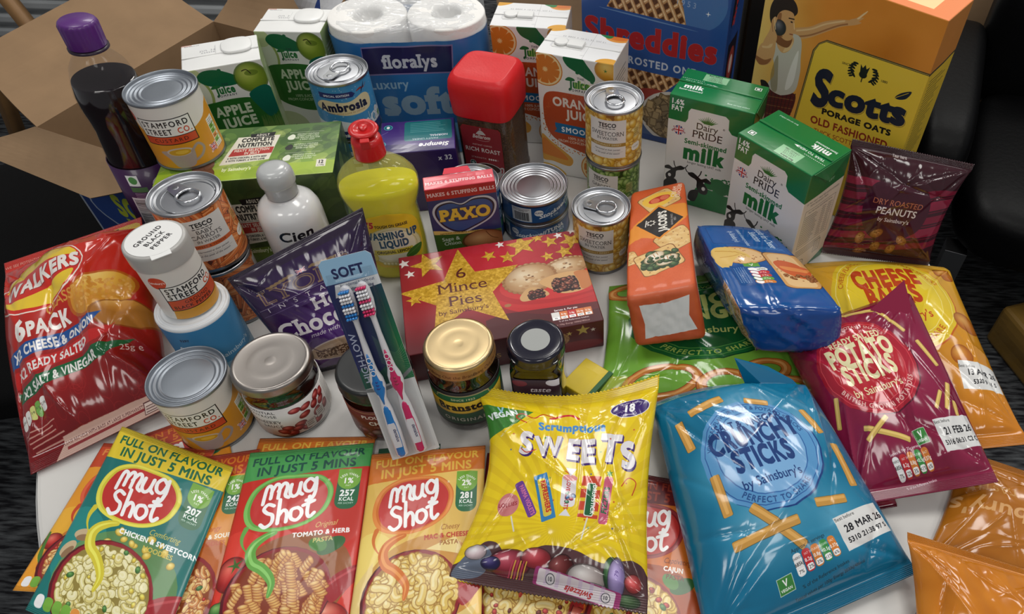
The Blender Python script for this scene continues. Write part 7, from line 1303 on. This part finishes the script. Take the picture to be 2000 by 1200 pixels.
sM = {
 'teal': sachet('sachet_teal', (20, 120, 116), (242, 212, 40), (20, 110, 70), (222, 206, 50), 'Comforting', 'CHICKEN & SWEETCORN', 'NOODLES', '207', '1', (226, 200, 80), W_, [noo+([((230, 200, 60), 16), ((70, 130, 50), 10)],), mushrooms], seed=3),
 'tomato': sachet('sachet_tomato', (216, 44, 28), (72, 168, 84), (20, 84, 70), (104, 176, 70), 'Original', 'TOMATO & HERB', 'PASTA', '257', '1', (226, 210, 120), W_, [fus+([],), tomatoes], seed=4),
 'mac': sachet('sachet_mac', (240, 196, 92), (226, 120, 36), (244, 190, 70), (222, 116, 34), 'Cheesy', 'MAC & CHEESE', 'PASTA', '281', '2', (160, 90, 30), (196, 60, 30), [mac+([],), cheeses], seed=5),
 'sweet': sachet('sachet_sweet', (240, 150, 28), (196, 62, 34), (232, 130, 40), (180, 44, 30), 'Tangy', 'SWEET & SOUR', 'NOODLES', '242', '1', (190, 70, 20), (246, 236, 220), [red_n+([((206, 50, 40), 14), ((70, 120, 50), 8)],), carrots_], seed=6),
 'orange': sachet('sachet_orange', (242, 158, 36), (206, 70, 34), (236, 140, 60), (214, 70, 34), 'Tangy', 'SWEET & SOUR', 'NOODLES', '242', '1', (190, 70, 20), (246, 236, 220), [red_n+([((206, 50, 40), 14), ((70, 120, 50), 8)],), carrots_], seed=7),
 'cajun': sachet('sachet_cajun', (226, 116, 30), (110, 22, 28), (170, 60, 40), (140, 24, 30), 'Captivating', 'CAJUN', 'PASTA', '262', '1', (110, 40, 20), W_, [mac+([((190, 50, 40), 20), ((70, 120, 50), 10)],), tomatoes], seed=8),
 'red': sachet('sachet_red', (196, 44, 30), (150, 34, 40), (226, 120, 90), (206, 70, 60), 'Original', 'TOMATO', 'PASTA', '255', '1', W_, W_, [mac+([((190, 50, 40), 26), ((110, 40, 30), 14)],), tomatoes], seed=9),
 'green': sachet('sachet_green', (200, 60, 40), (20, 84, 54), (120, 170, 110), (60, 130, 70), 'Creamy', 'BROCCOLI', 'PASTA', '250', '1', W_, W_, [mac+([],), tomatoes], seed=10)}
sach('orange noodle sachet along the left table edge, mostly covered by the teal sachet', (-0.5408, 0.3991, 0.0030), (-0.4227, 0.3954, 0.0030), .155, sM['orange'], .0050, seed=2, w=.118, bl=(-0.5459, 0.2508, 0.0030))
sach('red-topped noodle sachet sticking out between the red crisp multipack and the front custard tin', (-0.5359, 0.3968, 0.0030), (-0.4629, 0.4379, 0.0030), .15, sM['sweet'], .0015, seed=3, w=.112, T=.002)
sach('orange noodle sachet lying between the teal and the red sachets', (-0.4831, 0.3739, 0.0040), (-0.3764, 0.3971, 0.0040), .185, sM['sweet'], .0065, seed=5)
sach('orange-topped sachet showing only its header above the red tomato sachet', (-0.3825, 0.4118, 0.0030), (-0.2610, 0.4189, 0.0030), .17, sM['mac'], .003, seed=6)
sach('sachet with dark green header under the end of the toothbrush pack', (-0.2527, 0.4010, 0.0030), (-0.1898, 0.4096, 0.0030), .17, sM['green'], .0075, seed=7)
sach('teal chicken noodle sachet with yellow header lying at the front left', (-0.5252, 0.4147, 0.0120), (-0.3913, 0.3709, 0.0120), .19, sM['teal'], .0135, seed=8, T=.006, bl=(-0.5185, 0.2219, 0.0120))
sach('red tomato and herb pasta sachet with green header at the front', (-0.3804, 0.3879, 0.0120), (-0.2575, 0.4046, 0.0120), .19, sM['tomato'], .0135, seed=9, T=.006)
sach('yellow mac and cheese sachet with orange header at the front', (-0.2552, 0.3895, 0.0120), (-0.1408, 0.4046, 0.0120), .19, sM['mac'], .0155, seed=10, T=.006)
sach('red sachet mostly hidden under the yellow sweet bag', (-0.1397, 0.4021, 0.0040), (-0.0064, 0.4070, 0.0040), .185, sM['red'], .0045, seed=11, w=.115)
sach('orange cajun pasta sachet with maroon header between the sweet bag and the blue bag', (-0.0111, 0.3892, 0.0040), (0.0891, 0.3721, 0.0040), .185, sM['cajun'], .0045, seed=12, w=.115)

# ------------------------------------------------------------------ bags
def snack(label, TL, TR, BR, BL, T, A, back, seed, rough=.17, name='snack_bag', cat='bag', group=None, crimp=(.045, 150, 'Y'), coat=.38, **k):
    m = mat(name+'_print', art=A, rough=rough, coat=coat, crimp=crimp); m2 = mat(name+'_back', back, rough, coat=coat)
    return tag(bag(name, TL, TR, BR, BL, T, [m, m2], seed=seed, **k), label, cat, group)
snack('green onion ring snack bag lying under the cracker packets', (-0.0209, 0.6428, 0.0120), (0.1980, 0.6895, 0.0120), (0.2148, 0.4822, 0.0080), (-0.0303, 0.4524, 0.0080), .016, onion_bag(), (90, 150, 40), 4, amp=.0014, group='sharing snack bags', pinch=.02)
snack('yellow and orange cheese ball bag at the right edge of the table', (0.2337, 0.7056, 0.0120), (0.4196, 0.7032, 0.0160), (0.4384, 0.4322, 0.0080), (0.2571, 0.4056, 0.0080), .030, cheese_bag(), (210, 130, 20), 5, amp=.0022, lump=.003, group='sharing snack bags', ncr=16, droop=.010, dip=-.03)
snack('crimson potato stick bag between the blue bag and the orange cheese bag', (0.1798, 0.5745, 0.0220), (0.3201, 0.5953, 0.0840), (0.3743, 0.3693, 0.0360), (0.2437, 0.3504, 0.0180), .034, potato_bag(), (130, 20, 56), 6, amp=.0024, lump=.003, group='sharing snack bags', ncr=16, droop=.018, pinch=.0)
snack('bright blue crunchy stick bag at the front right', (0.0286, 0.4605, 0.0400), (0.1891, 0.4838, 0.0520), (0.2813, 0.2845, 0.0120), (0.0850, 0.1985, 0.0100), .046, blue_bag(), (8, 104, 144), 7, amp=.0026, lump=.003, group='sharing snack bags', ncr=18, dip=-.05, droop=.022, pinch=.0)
snack('dark maroon dry roasted peanut bag standing up against the oats box', (0.2768, 0.7785, 0.1500), (0.4187, 0.7390, 0.1460), (0.4002, 0.7068, 0.0040), (0.2591, 0.7279, 0.0040), .022, peanut_bag(), (60, 18, 30), 8, amp=.0022, lump=.0018, name='peanut_bag', zig=.0012, ncr=22, pinch=.05, Tb=.5)
snack('yellow bag of assorted sweets with purple and white lettering', (-0.1611, 0.4472, 0.0600), (0.0386, 0.4712, 0.0580), (0.0281, 0.2362, 0.0200), (-0.1521, 0.2615, 0.0200), .024, sweets_bag(), (226, 196, 30), 9, name='sweet_bag', zig=.0014, ncr=26, amp=.0022, pleat=.0016, crimp=(.055, 110, 'Y'), pinch=.01, pL=.14, pR=.02, dip=.085)
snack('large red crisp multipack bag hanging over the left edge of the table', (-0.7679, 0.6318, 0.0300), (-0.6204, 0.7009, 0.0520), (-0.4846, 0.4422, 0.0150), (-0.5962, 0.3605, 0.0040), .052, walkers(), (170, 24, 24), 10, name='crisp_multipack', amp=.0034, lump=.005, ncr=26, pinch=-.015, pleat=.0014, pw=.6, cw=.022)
snack('orange and brown snack bag with upside-down lettering at the far right edge of the table', (0.3661, 0.4244, 0.0040), (0.4802, 0.3801, 0.0040), (0.4437, 0.2642, 0.0040), (0.2836, 0.2879, 0.0040), .016, orange_bagA(), (170, 100, 20), 11, amp=.002, group='orange snack bags', ncr=16)
snack('plain orange snack bag in the bottom right corner', (0.2694, 0.3115, 0.0400), (0.3984, 0.2762, 0.0300), (0.3802, 0.1675, 0.0100), (0.2474, 0.1637, 0.0100), .030, orange_bagB(), (200, 116, 20), 12, amp=.003, lump=.004, group='orange snack bags', ncr=18, pinch=.05)
snack('crimson corner of a second potato snack bag tucked under the crimson bag', (0.2091, 0.4051, 0.0060), (0.2878, 0.4203, 0.0060), (0.2805, 0.3560, 0.0040), (0.2204, 0.3429, 0.0040), .010, Art(20, 20, (130, 22, 50)), (130, 22, 50), 13, nu=40, nv=40, name='snack_bag')
def turned_corner(parent, P, m):
    plate('folded_corner', P, .0012, [m], parent)
ch = snack('dark purple instant hot chocolate pouch behind the silver-lidded jar', (-0.4240, 0.5374, 0.1150), (-0.2957, 0.6254, 0.1450), (-0.2633, 0.5318, 0.0040), (-0.3594, 0.4945, 0.0040), .016, choc(), (40, 24, 60), 14, name='chocolate_pouch', cat='pouch', amp=.0017, lump=.0012, crimp=(.03, 120, 'XY'), seal=.03, pinch=.0, Tb=.5, ncr=18, vpk=.4)
pk = empty('seasoning_packet', (-0.0491, 0.4804, 0.0040)); pk.rotation_euler.z = -.6; tag(pk, 'small yellow and green packet behind the top edge of the sweet bag', 'packet'); box('body', .035, .045, .012, {'*': mat('yellow_packet', (206, 180, 36), .35, coat=.3)}, pk, (-.02, -.005, 0), bevel=.001, n=4, warp=.001); box('green_edge', .006, .046, .0125, {'*': mat('green_packet', (30, 90, 44), .4)}, pk, (.0125, -.0055, 0), n=1)

for nm, P, c in (('snack_bag.003', [(0.1172, 0.4868, 0.0720), (0.1534, 0.4813, 0.0660), (0.1797, 0.4708, 0.0580), (0.2115, 0.4493, 0.0360), (0.1708, 0.4515, 0.0400), (0.1311, 0.4723, 0.0460)], (8, 104, 144)), ('snack_bag.002', [(0.3122, 0.5846, 0.0980), (0.3186, 0.5306, 0.0800), (0.2953, 0.5466, 0.0760), (0.2757, 0.5598, 0.0740)], (130, 20, 56))):
    turned_corner(D.objects[nm], P, mat('folded_film', c, .17, coat=.55))
# ------------------------------------------------------------------ toothbrush pack
Tt, Tb2 = np.array((-0.2569, 0.4761, 0.2150)), np.array((-0.2056, 0.3835, 0.0300)); ax = Tt-Tb2; Lp = np.linalg.norm(ax); ax /= Lp
xv = np.array((-0.1813, 0.3886, 0.0300))-np.array((-0.2294, 0.3791, 0.0300)); wp_ = .048; xv /= np.linalg.norm(xv); nv_ = np.cross(xv, ax); nv_ /= np.linalg.norm(nv_); xv = np.cross(ax, nv_)
Mx = Matrix(((xv[0], ax[0], nv_[0], Tb2[0]), (xv[1], ax[1], nv_[1], Tb2[1]), (xv[2], ax[2], nv_[2], Tb2[2]), (0, 0, 0, 1)))
tp = empty('toothbrush_pack', (0, 0, 0)); tp.matrix_world = Mx; tag(tp, 'blister pack holding a blue and a pink toothbrush, leaning on the black-lidded jar', 'blister pack')
w2 = wp_/2; cardm = mat('toothbrush_card', art=tooth_card(), rough=.3, coat=.2); rr = .004
ring = [(-w2, 0), (w2, 0), (w2, Lp-rr), (w2-rr, Lp), (-w2+rr, Lp), (-w2, Lp-rr)]
plate('card', [(x, y, 0) for x, y in ring], .0008, [cardm, mat('card_back', (200, 200, 200), .6)], tp, uv=[((x+w2)/wp_, y/Lp) for x, y in ring])
blm = mat('blister_plastic', (40, 44, 60), .04, alpha=.13, coat=1.0, spec=.8)
def blister(name, hw, y0, y1, h, parent, n=20, m=40):
    V = []; Fc = []
    for j in range(m+1):
        for i in range(n+1):
            u, v = 2*i/n-1, 2*j/m-1; k = (1-abs(u)**7)*(1-abs(v)**26); V.append((hw*u, (y0+y1)/2+(y1-y0)/2*v, h*max(k, 0)**.5+.0004))
    Fc = [(j*(n+1)+i, j*(n+1)+i+1, (j+1)*(n+1)+i+1, (j+1)*(n+1)+i) for j in range(m) for i in range(n)]
    return mesh(name, V, Fc, blm, parent)
blister('blister', w2-.003, .004, Lp-.014, .016, tp)
def brush(label, x0, rot, c, c2, grp):
    t = empty('toothbrush', (0, 0, 0)); t.matrix_world = Mx @ Matrix.Translation((x0, .006, .007)) @ Matrix.Rotation(rot, 4, 'Z'); tag(t, label, 'toothbrush', grp)
    whm = mat('brush_white', (226, 226, 230), .25, coat=.4); cm_ = mat('brush_grip', c, .25, coat=.5); cc = mat('brush_grip_dark', c2, .3, coat=.4); s = (Lp-.03)/.19
    def prof(name, ys, ws, zt, m, z0=0, n=14):
        V = []; Fc = []; K = 12
        for y, w_ in zip(ys, ws):
            for k in range(K): a = 2*PI*k/K; V.append((w_*math.cos(a), y*s, z0+zt*math.sin(a)))
        N = len(ys)
        for i in range(N-1):
            for k in range(K): k2 = (k+1) % K; Fc.append((i*K+k2, i*K+k, (i+1)*K+k, (i+1)*K+k2))
        Fc += [tuple(range(K)), tuple((N-1)*K+k for k in range(K))[::-1]]; return mesh(name, V, Fc, m, t)
    prof('handle', [0, .002, .03, .055, .068, .074, .082, .090, .098, .105, .118, .135, .152, .160, .17, .182, .187, .189], [.004, .0062, .0066, .0054, .0036, .0050, .0070, .0066, .0042, .0036, .0032, .0024, .0026, .0050, .0062, .0060, .0042, .001], .0036, whm)
    prof('lower_grip', [.001, .003, .03, .054, .058, .060], [.0035, .0052, .0056, .0046, .0034, .001], .0042, cm_); prof('thumb_grip', [.062, .068, .078, .086, .094, .104, .112, .118], [.001, .0026, .0058, .0060, .0036, .0030, .0028, .001], .0043, cm_)
    for k in range(3): prof('grip_ridge', [.079+k*.0035, .0795+k*.0035, .0805+k*.0035, .081+k*.0035], [.001, .0034-k*.0005, .0034-k*.0005, .001], .0049, cc)
    for k in range(3): tube('grip_loop', [(.0022*math.cos(a), (.097+k*.007)*s+.0026*math.sin(a), .0042) for a in np.linspace(0, 2*PI, 13)[:-1]], .0005, whm, t, True, 6)
    plate('name_panel', [(-.0033, .012*s, .0046), (.0033, .012*s, .0046), (.0036, .014*s, .0046), (.0036, .036*s, .0046), (.003, .040*s, .0046), (-.003, .040*s, .0046), (-.0036, .036*s, .0046), (-.0036, .014*s, .0046)], .0008, [dent], t, uv=[(.04, 0), (.96, 0), (1, .07), (1, .86), (.9, 1), (.1, 1), (0, .86), (0, .07)])
    for i in range(9):
        for j in range(4):
            x = (j-1.5)*.0027*(1-.03*abs(i-3)); y = (.158+i*.0033)*s; col = cm_ if i in (0, 1, 4, 8) else whm
            tube('bristle_tuft', [(x, y, .003), (x+.0001*(j-1.5), y, .0105+.0012*(i % 3 == 0))], [.0011, .00125], col, t, seg=6)
    return t
Ad = Art(7.2, 28, (226, 226, 230), 14); Ad.text('dentalux', 3.8, 14, 3.0, (40, 40, 90), rot=-90, b=.04, sx=.95); dent = mat('name_panel_print', art=Ad, rough=.3)
brush('blue and white toothbrush on the left in the blister pack', -.0105, -.02, (20, 120, 196), (14, 60, 140), 'toothbrushes in the pack')
brush('pink and white toothbrush on the right in the blister pack', .0085, .0, (206, 30, 96), (150, 16, 60), 'toothbrushes in the pack')
D.objects.remove(_to)
